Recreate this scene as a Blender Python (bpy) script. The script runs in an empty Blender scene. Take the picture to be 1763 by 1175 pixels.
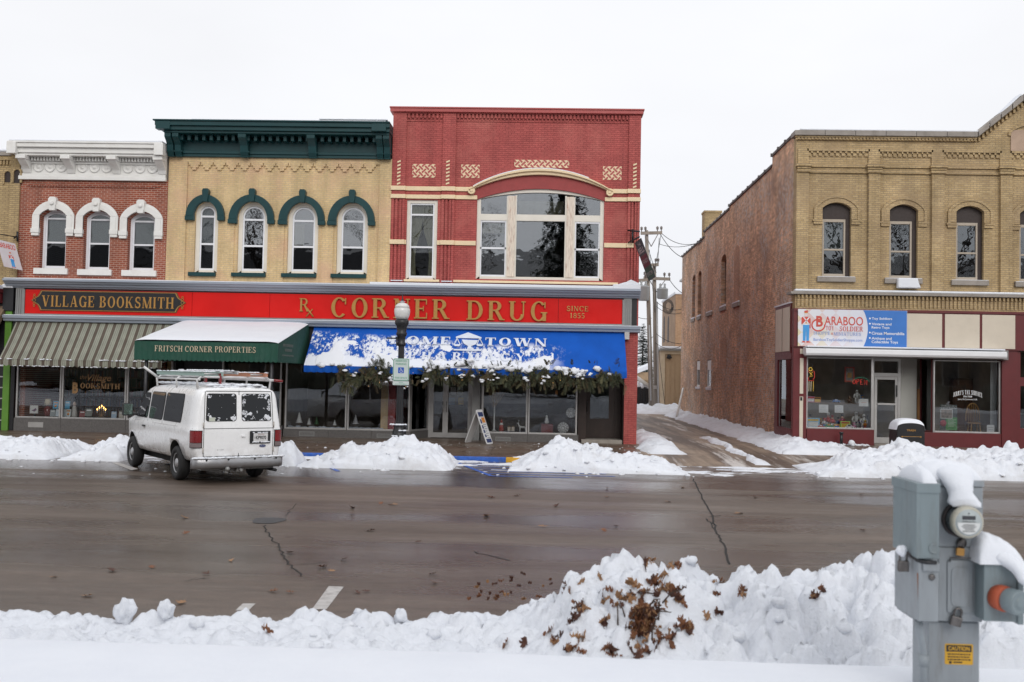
import bpy, bmesh, math, random
from mathutils import Vector, Matrix, noise
sc = bpy.context.scene
rad = math.radians
RNG = random.Random(7)
# ---------------------------------------------------------------- camera
IW, IH, FPX = 1763.0, 1175.0, 1714.0
YAW, PITCH, ROLL = 0.0348193, 0.0357568, 0.0200713
CAM = Vector((0, 0, 2.4))
_f = Vector((-math.sin(YAW)*math.cos(PITCH), math.cos(YAW)*math.cos(PITCH), math.sin(PITCH)))
_r = Vector((math.cos(YAW), math.sin(YAW), 0)); _u = _r.cross(_f)
CR = _r*math.cos(ROLL)+_u*math.sin(ROLL); CU = -_r*math.sin(ROLL)+_u*math.cos(ROLL)
cd = bpy.data.cameras.new('camera'); cam = bpy.data.objects.new('camera', cd)
sc.collection.objects.link(cam); sc.camera = cam
M = Matrix.Identity(4)
for i in range(3):
    M[i][0], M[i][1], M[i][2], M[i][3] = CR[i], CU[i], -_f[i], CAM[i]
cam.matrix_world = M
cd.sensor_width = 36.0; cd.lens = 36.0*FPX/IW
cd.clip_start = 0.1; cd.clip_end = 2000
cd.dof.use_dof = True; cd.dof.focus_distance = 27.0; cd.dof.aperture_fstop = 2.8
# ---------------------------------------------------------------- sky and sun (overcast)
W = bpy.data.worlds.new('World'); sc.world = W; W.use_nodes = True
nt = W.node_tree; nt.nodes.clear()
N = nt.nodes.new; L = nt.links.new
sky = N('ShaderNodeTexSky'); sky.sky_type = 'NISHITA'; sky.sun_disc = False
sky.sun_elevation = rad(31); sky.sun_rotation = rad(200); sky.air_density = 1.0; sky.dust_density = 3.0
tc = N('ShaderNodeTexCoord'); sx = N('ShaderNodeSeparateXYZ'); L(tc.outputs['Generated'], sx.inputs[0])
rp = N('ShaderNodeValToRGB'); L(sx.outputs['Z'], rp.inputs[0])
e = rp.color_ramp.elements
e[0].position = 0.0; e[0].color = (.84, .855, .90, 1); e[1].position = 1.0; e[1].color = (.90, .925, .985, 1)
q = e.new(.30); q.color = (.91, .917, .945, 1); q = e.new(.48); q.color = (.91, .92, .955, 1)
no = N('ShaderNodeTexNoise'); no.inputs['Scale'].default_value = 2.2; no.inputs['Detail'].default_value = 4
mp = N('ShaderNodeMapping'); mp.inputs['Scale'].default_value = (1, 1, 2.5)
L(tc.outputs['Generated'], mp.inputs[0]); L(mp.outputs[0], no.inputs['Vector'])
mr = N('ShaderNodeMapRange'); mr.inputs[1].default_value = .3; mr.inputs[2].default_value = .7
mr.inputs[3].default_value = .955; mr.inputs[4].default_value = 1.045; L(no.outputs[0], mr.inputs[0])
vm = N('ShaderNodeVectorMath'); vm.operation = 'SCALE'; L(rp.outputs[0], vm.inputs[0]); L(mr.outputs[0], vm.inputs['Scale'])
b1 = N('ShaderNodeBackground'); L(sky.outputs[0], b1.inputs[0]); b1.inputs[1].default_value = .10
b2 = N('ShaderNodeBackground'); L(vm.outputs[0], b2.inputs[0]); b2.inputs[1].default_value = 1.0
mx = N('ShaderNodeMixShader'); mx.inputs[0].default_value = .97
L(b1.outputs[0], mx.inputs[1]); L(b2.outputs[0], mx.inputs[2])
wo = N('ShaderNodeOutputWorld'); L(mx.outputs[0], wo.inputs[0])
sd = bpy.data.lights.new('sun', 'SUN'); sd.energy = 1.25; sd.angle = rad(35); sd.color = (1, .97, .93)
sun = bpy.data.objects.new('sun', sd); sc.collection.objects.link(sun)
sun.rotation_euler = Vector((-.22, .83, -.52)).to_track_quat('-Z', 'Y').to_euler()
sc.view_settings.view_transform = 'Standard'; sc.view_settings.look = 'None'
sc.view_settings.exposure = 0.10; sc.view_settings.gamma = 1.0
cy = sc.cycles
cy.max_bounces = 6; cy.diffuse_bounces = 3; cy.glossy_bounces = 3; cy.transparent_max_bounces = 12
cy.caustics_reflective = False; cy.caustics_refractive = False; cy.use_denoising = True
try: cy.denoiser = 'OPENIMAGEDENOISE'
except Exception: pass
# ---------------------------------------------------------------- placing helpers
def ray(px, py): return _f + CR*((px-IW/2)/FPX) - CU*((py-IH/2)/FPX)
def atY(px, py, Y):
    d = ray(px, py); return CAM + d*((Y-CAM.y)/d.y)
def atZ(px, py, Z):
    d = ray(px, py); return CAM + d*((Z-CAM.z)/d.z)
def atX(px, py, X):
    d = ray(px, py); return CAM + d*((X-CAM.x)/d.x)
def rect(px0, py0, px1, py1, Y):
    """x0, x1, z0, z1 on the plane at depth Y of the box seen at these photo pixels"""
    a = atY(px0, (py0+py1)/2, Y); b = atY(px1, (py0+py1)/2, Y)
    c = atY((px0+px1)/2, py0, Y); d = atY((px0+px1)/2, py1, Y)
    return a.x, b.x, d.z, c.z
# ---------------------------------------------------------------- mesh helpers
class MB:
    def __init__(s): s.v = []; s.f = []; s.m = []; s.sm = []
    def add(s, vs, fs, mi=0, smooth=False):
        o = len(s.v); s.v += [tuple(p) for p in vs]
        for f in fs: s.f.append([i+o for i in f]); s.m.append(mi); s.sm.append(smooth)
        return s
    def box(s, x0, x1, y0, y1, z0, z1, mi=0):
        if x0 > x1: x0, x1 = x1, x0
        if y0 > y1: y0, y1 = y1, y0
        if z0 > z1: z0, z1 = z1, z0
        return s.add([(x0,y0,z0),(x1,y0,z0),(x1,y1,z0),(x0,y1,z0),(x0,y0,z1),(x1,y0,z1),(x1,y1,z1),(x0,y1,z1)],
            [(0,3,2,1),(4,5,6,7),(0,1,5,4),(1,2,6,5),(2,3,7,6),(3,0,4,7)], mi)
    def prism(s, poly, y0, y1, mi=0, axes='xz'):
        """closed outline in the wall plane, pushed from y0 (front) to y1"""
        n = len(poly)
        if axes == 'xz': A = [(x,y0,z) for x,z in poly]; B = [(x,y1,z) for x,z in poly]
        elif axes == 'yz': A = [(y0,x,z) for x,z in poly]; B = [(y1,x,z) for x,z in poly]
        else: A = [(x,z,y0) for x,z in poly]; B = [(x,z,y1) for x,z in poly]
        fs = [tuple(range(n)), tuple(range(2*n-1, n-1, -1))]
        fs += [(i, n+i, n+(i+1) % n, (i+1) % n) for i in range(n)]
        return s.add(A+B, fs, mi)
    def extr(s, poly, fr, d0, d1, mi=0):
        """outline in a frame (origin, u, v, n) pushed from d0 to d1 along n"""
        O, u, v, n = fr; k = len(poly)
        A = [O+u*a+v*b+n*d1 for a, b in poly]; B = [O+u*a+v*b+n*d0 for a, b in poly]
        return s.add(A+B, [tuple(range(k)), tuple(range(2*k-1, k-1, -1))]+[(i, k+i, k+(i+1) % k, (i+1) % k) for i in range(k)], mi)
    def tube(s, pts, r, n=8, mi=0, cap=True, smooth=True):
        pts = [Vector(p) for p in pts]; R = r if isinstance(r, (list, tuple)) else [r]*len(pts)
        vs = []; fs = []; up = None
        for i, p in enumerate(pts):
            a = pts[max(i-1, 0)]; b = pts[min(i+1, len(pts)-1)]
            t = (b-a).normalized() if (b-a).length > 1e-9 else Vector((0,0,1))
            if up is None: up = t.orthogonal().normalized()
            up = (up - t*up.dot(t))
            up = up.normalized() if up.length > 1e-6 else t.orthogonal().normalized()
            w = t.cross(up)
            for k in range(n):
                an = 2*math.pi*k/n; vs.append(p+(up*math.cos(an)+w*math.sin(an))*R[i])
        for i in range(len(pts)-1):
            for k in range(n):
                fs.append((i*n+k, i*n+(k+1) % n, (i+1)*n+(k+1) % n, (i+1)*n+k))
        s.add(vs, fs, mi, smooth)
        if cap:
            o = len(s.v)-len(vs)
            s.f.append([o+k for k in range(n)][::-1]); s.m.append(mi); s.sm.append(False)
            s.f.append([o+(len(pts)-1)*n+k for k in range(n)]); s.m.append(mi); s.sm.append(False)
        return s
    def lathe(s, prof, c, n=20, axis=(0,0,1), mi=0, smooth=True):
        """prof: (radius, height) rings about an axis through c"""
        ax = Vector(axis).normalized(); u = ax.orthogonal().normalized(); w = ax.cross(u); c = Vector(c)
        vs = []; fs = []
        for r, h in prof:
            for k in range(n):
                a = 2*math.pi*k/n; vs.append(c+ax*h+(u*math.cos(a)+w*math.sin(a))*max(r, 1e-4))
        m = len(prof)
        for i in range(m-1):
            for k in range(n): fs.append((i*n+k, i*n+(k+1) % n, (i+1)*n+(k+1) % n, (i+1)*n+k))
        fs.append(tuple(range(n))[::-1]); fs.append(tuple((m-1)*n+k for k in range(n)))
        return s.add(vs, fs, mi, smooth)
    def blob(s, c, r, sub=2, seed=0, amt=.25, freq=1.6, squash=1.0, mi=0):
        bm = bmesh.new(); bmesh.ops.create_icosphere(bm, subdivisions=sub, radius=1.0)
        rr = r if isinstance(r, (tuple, list)) else (r, r, r*squash)
        vs = []
        for v in bm.verts:
            k = 1+amt*noise.noise(v.co*freq+Vector((seed*3.1, seed*1.7, seed)))+amt*.5*noise.noise(v.co*freq*2.7+Vector((seed, 5, 1)))
            vs.append((c[0]+v.co.x*rr[0]*k, c[1]+v.co.y*rr[1]*k, c[2]+v.co.z*rr[2]*k))
        fs = [[v.index for v in f.verts] for f in bm.faces]; bm.free()
        return s.add(vs, fs, mi, True)
    def build(s, name, mats, parent=None, bevel=0, segs=2, clean=False):
        me = bpy.data.meshes.new(name); me.from_pydata(s.v, [], s.f)
        if not isinstance(mats, (list, tuple)): mats = [mats]
        for m in mats: me.materials.append(m)
        me.polygons.foreach_set('material_index', s.m); me.polygons.foreach_set('use_smooth', s.sm)
        bm = bmesh.new(); bm.from_mesh(me); bmesh.ops.recalc_face_normals(bm, faces=bm.faces); bm.to_mesh(me); bm.free()
        me.update()
        o = bpy.data.objects.new(name, me); sc.collection.objects.link(o)
        if parent is not None: o.parent = parent; o.matrix_parent_inverse = parent_inv(parent)
        if bevel:
            bv = o.modifiers.new('bevel', 'BEVEL'); bv.width = bevel; bv.segments = segs; bv.limit_method = 'ANGLE'; bv.angle_limit = rad(40)
        return o
def parent_inv(p):
    m = Matrix.Identity(4); chain = []
    while p is not None: chain.append(p); p = p.parent
    for c in reversed(chain): m = m @ c.matrix_parent_inverse @ c.matrix_basis
    return m.inverted()
def tag(o, label=None, cat=None, group=None, kind=None):
    if label: o['label'] = label
    if cat: o['category'] = cat
    if group: o['group'] = group
    if kind: o['kind'] = kind
    return o
def thing(name, loc, label, cat, group=None, rz=0):
    o = bpy.data.objects.new(name, None); sc.collection.objects.link(o)
    o.location = loc; o.rotation_euler = (0, 0, rz); o.empty_display_size = .2
    return tag(o, label, cat, group)
def copy_tree(o, parent=None):
    c = o.copy(); sc.collection.objects.link(c)
    if parent is not None: c.parent = parent
    for ch in list(o.children): copy_tree(ch, c)
    return c
# ---------------------------------------------------------------- writing
def _arc(cx, cy, rx, ry, a0, a1, s, t, n=18):
    P = []; Q = []
    for i in range(n+1):
        a = rad(a0+(a1-a0)*i/n); c, d = math.cos(a), math.sin(a)
        P.append((cx+rx*c, cy+ry*d)); Q.append((cx+(rx-s)*c, cy+(ry-t)*d))
    return P+Q[::-1]
def _R(x0, z0, x1, z1): return [(x0,z0),(x1,z0),(x1,z1),(x0,z1)]
def _D(x0, z0, x1, z1, w): return [(x0-w/2,z0),(x0+w/2,z0),(x1+w/2,z1),(x1-w/2,z1)]
def serif_glyph(ch, s=.19, t=.075):
    sf = .085; st = .06
    def stem(x, z0=0, z1=1, a=True, b=True, w=s):
        g = [_R(x, z0, x+w, z1)]
        if a: g.append(_R(x-sf, z0, x+w+sf, z0+st))
        if b: g.append(_R(x-sf, z1-st, x+w+sf, z1))
        return g
    def ser(x, z, w): return _R(x-w/2-sf, z, x+w/2+sf, z+st)
    if ch == 'I': return s+2*sf+.06, stem(sf+.03)
    if ch == 'L': return .78, stem(sf)+[_R(sf, 0, .72, st+.01), _R(.66, 0, .72, .30)]
    if ch in 'EF':
        g = stem(sf, b=True)+[_R(sf, 1-st-.01, .72, 1), _R(.66, .72, .72, 1), _R(sf, .47, .55, .55), _R(.50, .38, .55, .64)]
        if ch == 'E': g += [_R(sf, 0, .74, st+.01), _R(.68, 0, .74, .30)]
        return .82, g
    if ch == 'H': return 1.0, stem(sf)+stem(1-sf-s-.02)+[_R(sf, .46, 1-sf-.02, .54)]
    if ch == 'T': return .92, stem(.46-s/2, b=False)+[_R(.06, 1-st-.01, .86, 1), _R(.06, .70, .12, 1), _R(.80, .70, .86, 1)]
    if ch == 'O': return .98, [_arc(.49, .5, .45, .52, 90, 270, s, t), _arc(.49, .5, .45, .52, -90, 90, s, t)]
    if ch in 'CG':
        g = [_arc(.49, .5, .45, .52, 42, 318, s, t, 26), _R(.80, .66, .87, .98)]
        if ch == 'G': g += [_R(.70, 0, .70+s, .44), _R(.60, .40, .98, .46)]
        return .95 if ch == 'C' else 1.0, g
    if ch == 'D': return .98, stem(sf)+[_arc(.42, .5, .50, .5, -90, 90, s, t), _R(sf, 1-t, .42, 1), _R(sf, 0, .42, t)]
    if ch in 'PR':
        g = stem(sf)+[_arc(.44, .735, .34, .265, -90, 90, s, t), _R(sf, 1-t, .44, 1), _R(sf, .47, .44, .47+t)]
        if ch == 'R': g += [_D(.80, 0, .50, .49, s), _R(.76, 0, .98, st)]
        return (.82 if ch == 'P' else .98), g
    if ch == 'B': return .86, stem(sf)+[_arc(.42, .755, .32, .245, -90, 90, s, t), _arc(.44, .265, .36, .265, -90, 90, s, t), _R(sf, 1-t, .42, 1), _R(sf, 0, .44, t), _R(sf, .49, .42, .53)]
    if ch == 'A': return 1.0, [_D(.80, 0, .50, 1, s), _D(.16, 0, .47, 1, t), _R(.26, .28, .72, .35), ser(.80, 0, s), ser(.16, 0, t)]
    if ch == 'V': return 1.0, [_D(.52, 0, .20, 1, s), _D(.54, 0, .84, 1, t), ser(.20, .94, s), ser(.84, .94, t)]
    if ch == 'W': return 1.4, [_D(.44, 0, .20, 1, s), _D(.46, 0, .68, 1, t), _D(.98, 0, .72, 1, s), _D(1.0, 0, 1.24, 1, t), ser(.20, .94, s), ser(.70, .94, s), ser(1.24, .94, t)]
    if ch == 'M': return 1.2, stem(.12, b=True, w=t)+stem(1.2-.08-s)+[_D(.60, 0, .20, 1, s), _D(.60, 0, 1.0, 1, t)]
    if ch == 'N': return 1.0, stem(.13, w=t)+stem(.80, a=False, w=t)+[_D(.80, 0, .20, 1, s)]
    if ch == 'K': return 1.0, stem(sf)+[_D(.36, .42, .74, 1, t), _D(.82, 0, .44, .58, s), ser(.80, .0, s), ser(.76, .94, t)]
    if ch == 'U': return 1.0, stem(sf, .3, 1, a=False)+stem(.80, .3, 1, a=False, w=t)+[_arc(.48, .33, .395, .35, 180, 360, s*.9, t)]
    if ch == 'Y': return 1.0, stem(.5-s/2, 0, .48, b=False)+[_D(.5, .45, .18, 1, s), _D(.52, .45, .82, 1, t), ser(.18, .94, s), ser(.82, .94, t)]
    if ch == 'X': return 1.0, [_D(.80, 0, .20, 1, s), _D(.18, 0, .80, 1, t), ser(.20, .94, s), ser(.80, .94, t), ser(.80, 0, s), ser(.18, 0, t)]
    if ch == 'J': return .7, [_R(.36, .2, .36+s, 1), _R(.26, 1-st, .65, 1), _arc(.30, .24, .25, .26, 180, 360, s*.8, t)]
    if ch == 'S': return .78, [_arc(.39, .745, .31, .27, 35, 270, s*.8, .11), _arc(.39, .265, .34, .285, -90, 90, s*.8, .11), _arc(.39, .265, .34, .285, 210, 270, s*.8, .11),
                              _D(.44, .42, .34, .58, s), _R(.61, .68, .67, .98), _R(.07, .02, .13, .34)]
    if ch == '1': return .6, stem(.22, b=False)+[_D(.14, .78, .26, .98, .09)]
    if ch == '8': return .8, [_arc(.4, .75, .29, .27, 0, 180, s*.7, t), _arc(.4, .75, .29, .27, 180, 360, s*.7, t), _arc(.4, .26, .34, .28, 0, 180, s*.7, t), _arc(.4, .26, .34, .28, 180, 360, s*.7, t)]
    if ch == '5': return .76, [_arc(.36, .31, .33, .33, -150, 120, s*.8, t), _R(.14, .88, .66, 1), _R(.14, .52, .21, 1)]
    if ch == "'": return .25, [_R(.08, .68, .2, 1)]
    return .5, []
def serif_polys(text, gap=.10, **k):
    x = 0; out = []
    for ch in text:
        w, g = serif_glyph(ch, **k)
        out += [[(a+x, b) for a, b in p] for p in g]; x += w+gap
    return out, x-gap
def serif(mb, text, fr, u0, u1, v0, v1, d0=0, d1=.03, gap=.10, mi=0, bend=0, **k):
    P, w = serif_polys(text, gap, **k)
    for i, p in enumerate(P):
        q = [(u0+(u1-u0)*a/w, v0+(v1-v0)*b) for a, b in p]
        if bend: q = [(a, b+bend*(1-((a-(u0+u1)/2)/((u1-u0)/2))**2)) for a, b in q]
        mb.extr(q, fr, d0, d1+(i % 7)*.0011, mi)
_fc = {}
def sans(mb, text, fr, u0, u1, v0, v1, d=.004, mi=0, shear=0, bold=0):
    """lettering in Blender's own built-in font, scaled into the box"""
    key = (text, shear, bold)
    if key not in _fc:
        cu = bpy.data.curves.new('text', 'FONT'); cu.body = text; cu.shear = shear; cu.offset = bold; cu.resolution_u = 3
        ob = bpy.data.objects.new('text', cu); sc.collection.objects.link(ob)
        dg = bpy.context.evaluated_depsgraph_get(); me = ob.evaluated_get(dg).to_mesh()
        vs = [(v.co.x, v.co.y) for v in me.vertices]; fs = [tuple(p.vertices) for p in me.polygons]
        ob.evaluated_get(dg).to_mesh_clear(); bpy.data.objects.remove(ob); bpy.data.curves.remove(cu)
        _fc[key] = (vs, fs)
    vs, fs = _fc[key]
    if not vs: return
    ax = min(v[0] for v in vs); bx = max(v[0] for v in vs); az = min(v[1] for v in vs); bz = max(v[1] for v in vs)
    O, u, v, n = fr
    mb.add([O+u*(u0+(u1-u0)*(a-ax)/(bx-ax))+v*(v0+(v1-v0)*(b-az)/(bz-az))+n*d for a, b in vs], fs, mi)
def wallframe(Y): return (Vector((0, Y, 0)), Vector((1, 0, 0)), Vector((0, 0, 1)), Vector((0, -1, 0)))
# ---------------------------------------------------------------- materials
def newmat(name):
    m = bpy.data.materials.new(name); m.use_nodes = True; t = m.node_tree
    b = t.nodes['Principled BSDF']; return m, t, b
def _n(t, kind, **k):
    n = t.nodes.new(kind)
    for a, v in k.items():
        if hasattr(n, a): setattr(n, a, v)
        else: n.inputs[a.replace('_', ' ')].default_value = v
    return n
def _pos(t, obj=False):
    if obj: return t.nodes.new('ShaderNodeTexCoord').outputs['Object']
    return t.nodes.new('ShaderNodeNewGeometry').outputs['Position']
def _noise(t, vec, scale, detail=4, rough=.55, stretch=None):
    if stretch:
        m = t.nodes.new('ShaderNodeMapping'); m.inputs['Scale'].default_value = stretch; t.links.new(vec, m.inputs[0]); vec = m.outputs[0]
    n = t.nodes.new('ShaderNodeTexNoise'); n.inputs['Scale'].default_value = scale; n.inputs['Detail'].default_value = detail
    n.inputs['Roughness'].default_value = rough; t.links.new(vec, n.inputs['Vector']); return n.outputs[0]
def _range(t, v, a, b, c, d):
    n = t.nodes.new('ShaderNodeMapRange'); t.links.new(v, n.inputs[0])
    for i, x in enumerate((a, b, c, d)): n.inputs[i+1].default_value = x
    return n.outputs[0]
def _mix(t, fac, a, b, mode='MIX'):
    n = t.nodes.new('ShaderNodeMix'); n.data_type = 'RGBA'; n.blend_type = mode
    for sock, v in ((n.inputs[0], fac), (n.inputs[6], a), (n.inputs[7], b)):
        if isinstance(v, (int, float)): sock.default_value = v
        elif isinstance(v, tuple): sock.default_value = (*v, 1)
        else: t.links.new(v, sock)
    return n.outputs[2]
def _bump(t, b, h, strength=.3, dist=.02):
    n = t.nodes.new('ShaderNodeBump'); n.inputs['Strength'].default_value = strength; n.inputs['Distance'].default_value = dist
    t.links.new(h, n.inputs['Height']); t.links.new(n.outputs[0], b.inputs['Normal'])
def paint(name, col, rough=.55, metal=0, vary=.12, scale=3, dirt=None, dirt_amt=.25, bump=0, obj=False, spec=.5, stretch=None, coat=0):
    m, t, b = newmat(name); p = _pos(t, obj)
    f = _range(t, _noise(t, p, scale, 5, stretch=stretch), .25, .75, 1-vary, 1+vary)
    c = _mix(t, 1.0, tuple(col), f, 'MULTIPLY')
    if dirt:
        g = _range(t, _noise(t, p, scale*.7+.3, 8, .7, stretch=stretch), .52, .72, 0, dirt_amt); c = _mix(t, g, c, tuple(dirt))
    t.links.new(c, b.inputs['Base Color']); b.inputs['Metallic'].default_value = metal
    b.inputs['Specular IOR Level'].default_value = spec
    if coat: b.inputs['Coat Weight'].default_value = coat; b.inputs['Coat Roughness'].default_value = .08
    t.links.new(_range(t, _noise(t, p, scale*4, 3), .3, .7, max(rough-.08, .02), min(rough+.08, 1)), b.inputs['Roughness'])
    if bump: _bump(t, b, _noise(t, p, scale*12, 4), .5, bump)
    return m
def brick(name, c1, c2, mortar, axis='xz', blotch=None, blotch_amt=.3, w=.21, h=.072, mw=.010, rough=.85, white=0, msmooth=.2, vary=.18, grit=.15):
    m, t, b = newmat(name); p = _pos(t)
    s = t.nodes.new('ShaderNodeSeparateXYZ'); t.links.new(p, s.inputs[0])
    c = t.nodes.new('ShaderNodeCombineXYZ'); t.links.new(s.outputs['X' if axis == 'xz' else 'Y'], c.inputs[0]); t.links.new(s.outputs['Z'], c.inputs[1])
    k = t.nodes.new('ShaderNodeTexBrick'); t.links.new(c.outputs[0], k.inputs['Vector'])
    k.inputs['Scale'].default_value = 1; k.inputs['Brick Width'].default_value = w; k.inputs['Row Height'].default_value = h
    k.inputs['Mortar Size'].default_value = mw; k.inputs['Mortar Smooth'].default_value = msmooth; k.inputs['Bias'].default_value = -.1
    k.inputs['Color1'].default_value = (*c1, 1); k.inputs['Color2'].default_value = (*c2, 1); k.inputs['Mortar'].default_value = (*mortar, 1)
    col = k.outputs['Color']
    big = _range(t, _noise(t, p, .9, 6, .65), .3, .7, 1-vary, 1+vary); col = _mix(t, 1.0, col, big, 'MULTIPLY')
    fine = _range(t, _noise(t, p, 14 if grit < .2 else 2.6, 6, .75, (1, 1, 1) if grit < .2 else (1, 1, 3.5)), .3, .7, 1-grit, 1+grit); col = _mix(t, 1.0, col, fine, 'MULTIPLY')
    st_ = _range(t, _noise(t, p, 1.4, 6, .65, (1.6, 1.6, .14)), .36, .62, .84, 1.06); col = _mix(t, 1.0, col, st_, 'MULTIPLY')
    if blotch:
        g = _range(t, _noise(t, p, .55, 9, .72), .48, .66, 0, blotch_amt); col = _mix(t, g, col, tuple(blotch))
    if white:
        g = _noise(t, p, 6, 6, .75); g2 = _noise(t, p, .35, 3, .5)
        mm = t.nodes.new('ShaderNodeMath'); mm.operation = 'MULTIPLY'
        t.links.new(_range(t, g, .48, .60, 0, 1), mm.inputs[0]); t.links.new(_range(t, g2, .42, .58, 0, white), mm.inputs[1])
        col = _mix(t, mm.outputs[0], col, (.50, .46, .42))
    t.links.new(col, b.inputs['Base Color']); b.inputs['Roughness'].default_value = rough; b.inputs['Specular IOR Level'].default_value = .25
    inv = t.nodes.new('ShaderNodeMath'); inv.operation = 'SUBTRACT'; inv.inputs[0].default_value = 1; t.links.new(k.outputs['Fac'], inv.inputs[1])
    ad = t.nodes.new('ShaderNodeMath'); ad.operation = 'MULTIPLY_ADD'; t.links.new(_noise(t, p, 25, 3), ad.inputs[0]); ad.inputs[1].default_value = .5; t.links.new(inv.outputs[0], ad.inputs[2])
    _bump(t, b, ad.outputs[0], .6, .008)
    return m
def glass(name, tint=(.75, .78, .78), wavy=0.0, scale=3.0, gain=1.9, tr=.85, base=.035):
    m, t, b = newmat(name); t.nodes.remove(b); out = t.nodes['Material Output']
    g = t.nodes.new('ShaderNodeBsdfGlossy'); g.inputs['Roughness'].default_value = .0; g.inputs['Color'].default_value = (.93, .96, 1, 1)
    tr_ = t.nodes.new('ShaderNodeBsdfTransparent'); tr_.inputs[0].default_value = (tint[0]*tr, tint[1]*tr, tint[2]*tr, 1)
    fr = t.nodes.new('ShaderNodeFresnel'); fr.inputs[0].default_value = 1.52
    mu = t.nodes.new('ShaderNodeMath'); mu.operation = 'MULTIPLY_ADD'; mu.use_clamp = True; mu.inputs[1].default_value = gain; mu.inputs[2].default_value = base
    t.links.new(fr.outputs[0], mu.inputs[0])
    mx = t.nodes.new('ShaderNodeMixShader'); t.links.new(mu.outputs[0], mx.inputs[0]); t.links.new(tr_.outputs[0], mx.inputs[1]); t.links.new(g.outputs[0], mx.inputs[2])
    if wavy:
        p = _pos(t); n = t.nodes.new('ShaderNodeBump'); n.inputs['Strength'].default_value = 1.0; n.inputs['Distance'].default_value = wavy
        t.links.new(_noise(t, p, scale, 1.5, .5), n.inputs['Height'])
        t.links.new(n.outputs[0], g.inputs['Normal'])
    t.links.new(mx.outputs[0], out.inputs[0]); return m
def glow(name, col, strength):
    m, t, b = newmat(name); b.inputs['Base Color'].default_value = (*col, 1); b.inputs['Emission Color'].default_value = (*col, 1); b.inputs['Emission Strength'].default_value = strength; return m
def snow_mat(name, dirt=0.0, col=(.775, .795, .835), grain=.020):
    m, t, b = newmat(name); p = _pos(t)
    c = _mix(t, _range(t, _noise(t, p, 2.2, 6, .6), .35, .7, 0, 1), tuple(col), (col[0]*.955, col[1]*.96, col[2]*.97))
    if dirt: c = _mix(t, _range(t, _noise(t, p, 1.3, 9, .75), .50, .72, 0, dirt), c, (.33, .27, .21))
    t.links.new(c, b.inputs['Base Color']); b.inputs['Roughness'].default_value = .75; b.inputs['Specular IOR Level'].default_value = .2
    ad = t.nodes.new('ShaderNodeMath'); ad.operation = 'MULTIPLY_ADD'; t.links.new(_noise(t, p, 11, 6, .65), ad.inputs[0]); ad.inputs[1].default_value = 2.4; t.links.new(_noise(t, p, 60, 3, .7), ad.inputs[2])
    _bump(t, b, ad.outputs[0], .55, grain); return m
snow = snow_mat('snow'); snow_smooth = snow_mat('soft_snow', grain=.004); snow_dirty = snow_mat('dirty_snow', .75); snow_bit = snow_mat('street_snow', .28)
m_red = brick('painted_red_brick', (.44, .098, .086), (.375, .078, .070), (.29, .058, .054), mw=.010, blotch=(.50, .16, .13), blotch_amt=.5, rough=.6, vary=.13)
m_redtrim = paint('red_coping_paint', (.39, .075, .068), .5, vary=.08)
m_cream = paint('cream_paint', (.78, .62, .40), .6, vary=.06, dirt=(.5, .42, .3), dirt_amt=.2)
m_white = paint('white_paint', (.74, .73, .70), .55, vary=.05, dirt=(.5, .45, .38), dirt_amt=.3)
m_frame = paint('offwhite_window_paint', (.72, .68, .60), .5, vary=.05)
m_sash = paint('white_vinyl_sash', (.76, .77, .80), .4, vary=.03)
m_rbrick = brick('red_brick', (.30, .075, .040), (.22, .048, .030), (.42, .27, .21), mw=.012, vary=.2, blotch=(.36, .16, .11), blotch_amt=.25)
m_ybrick = brick('yellow_brick', (.69, .515, .275), (.62, .45, .235), (.56, .43, .27), mw=.010, blotch=(.62, .38, .26), blotch_amt=.65, vary=.10)
m_tbrick = brick('tan_brick', (.52, .385, .205), (.41, .29, .145), (.33, .25, .16), mw=.011, blotch=(.33, .24, .15), blotch_amt=.55, vary=.2)
m_tbrick2 = brick('pale_tan_brick', (.50, .37, .19), (.40, .29, .15), (.27, .20, .12), mw=.011, blotch=(.26, .19, .11), blotch_amt=.4, vary=.15)
m_side = brick('weathered_side_brick', (.70, .36, .185), (.46, .235, .135), (.58, .47, .36), axis='yz', mw=.014, blotch=(.26, .17, .13), blotch_amt=.8, vary=.3, white=1.0, grit=.6)
m_side_r = brick('red_side_brick', (.36, .052, .048), (.30, .042, .040), (.27, .038, .036), axis='yz', mw=.008, rough=.55)
m_green = paint('dark_green_paint', (.006, .043, .047), .42, vary=.15, spec=.35)
m_tin = paint('grey_blue_metal', (.33, .37, .43), .42, metal=.25, vary=.12, scale=1.2, dirt=(.16, .13, .11), dirt_amt=.3, stretch=(.3, 1, 4))
m_tin_d = paint('grey_fluted_metal', (.25, .25, .245), .45, metal=.2, vary=.1)
m_signred = paint('red_sign_panel', (.60, .010, .008), .4, vary=.10, scale=.8, spec=.2)
m_gold = paint('gold_paint', (.42, .22, .055), .42, metal=.15, vary=.1, scale=8)
m_gold_d = paint('gold_edge', (.10, .055, .02), .5)
m_black = paint('black_paint', (.012, .012, .014), .4, vary=.2)
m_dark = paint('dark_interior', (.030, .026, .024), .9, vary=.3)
m_room = paint('room_plaster', (.15, .125, .105), .9, vary=.25)
m_granite = paint('grey_granite', (.115, .108, .104), .35, vary=.25, scale=22, bump=.001)
m_alu = paint('aluminium', (.46, .45, .44), .38, metal=.6, vary=.08)
m_wood = paint('dark_brown_wood', (.028, .014, .010), .42, vary=.25, scale=6)
m_maroon = paint('maroon_paint', (.115, .012, .014), .45, vary=.10, dirt=(.06, .02, .02), dirt_amt=.25)
m_panel = paint('cream_panel', (.60, .53, .43), .6, vary=.04, dirt=(.45, .38, .3), dirt_amt=.25)
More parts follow.
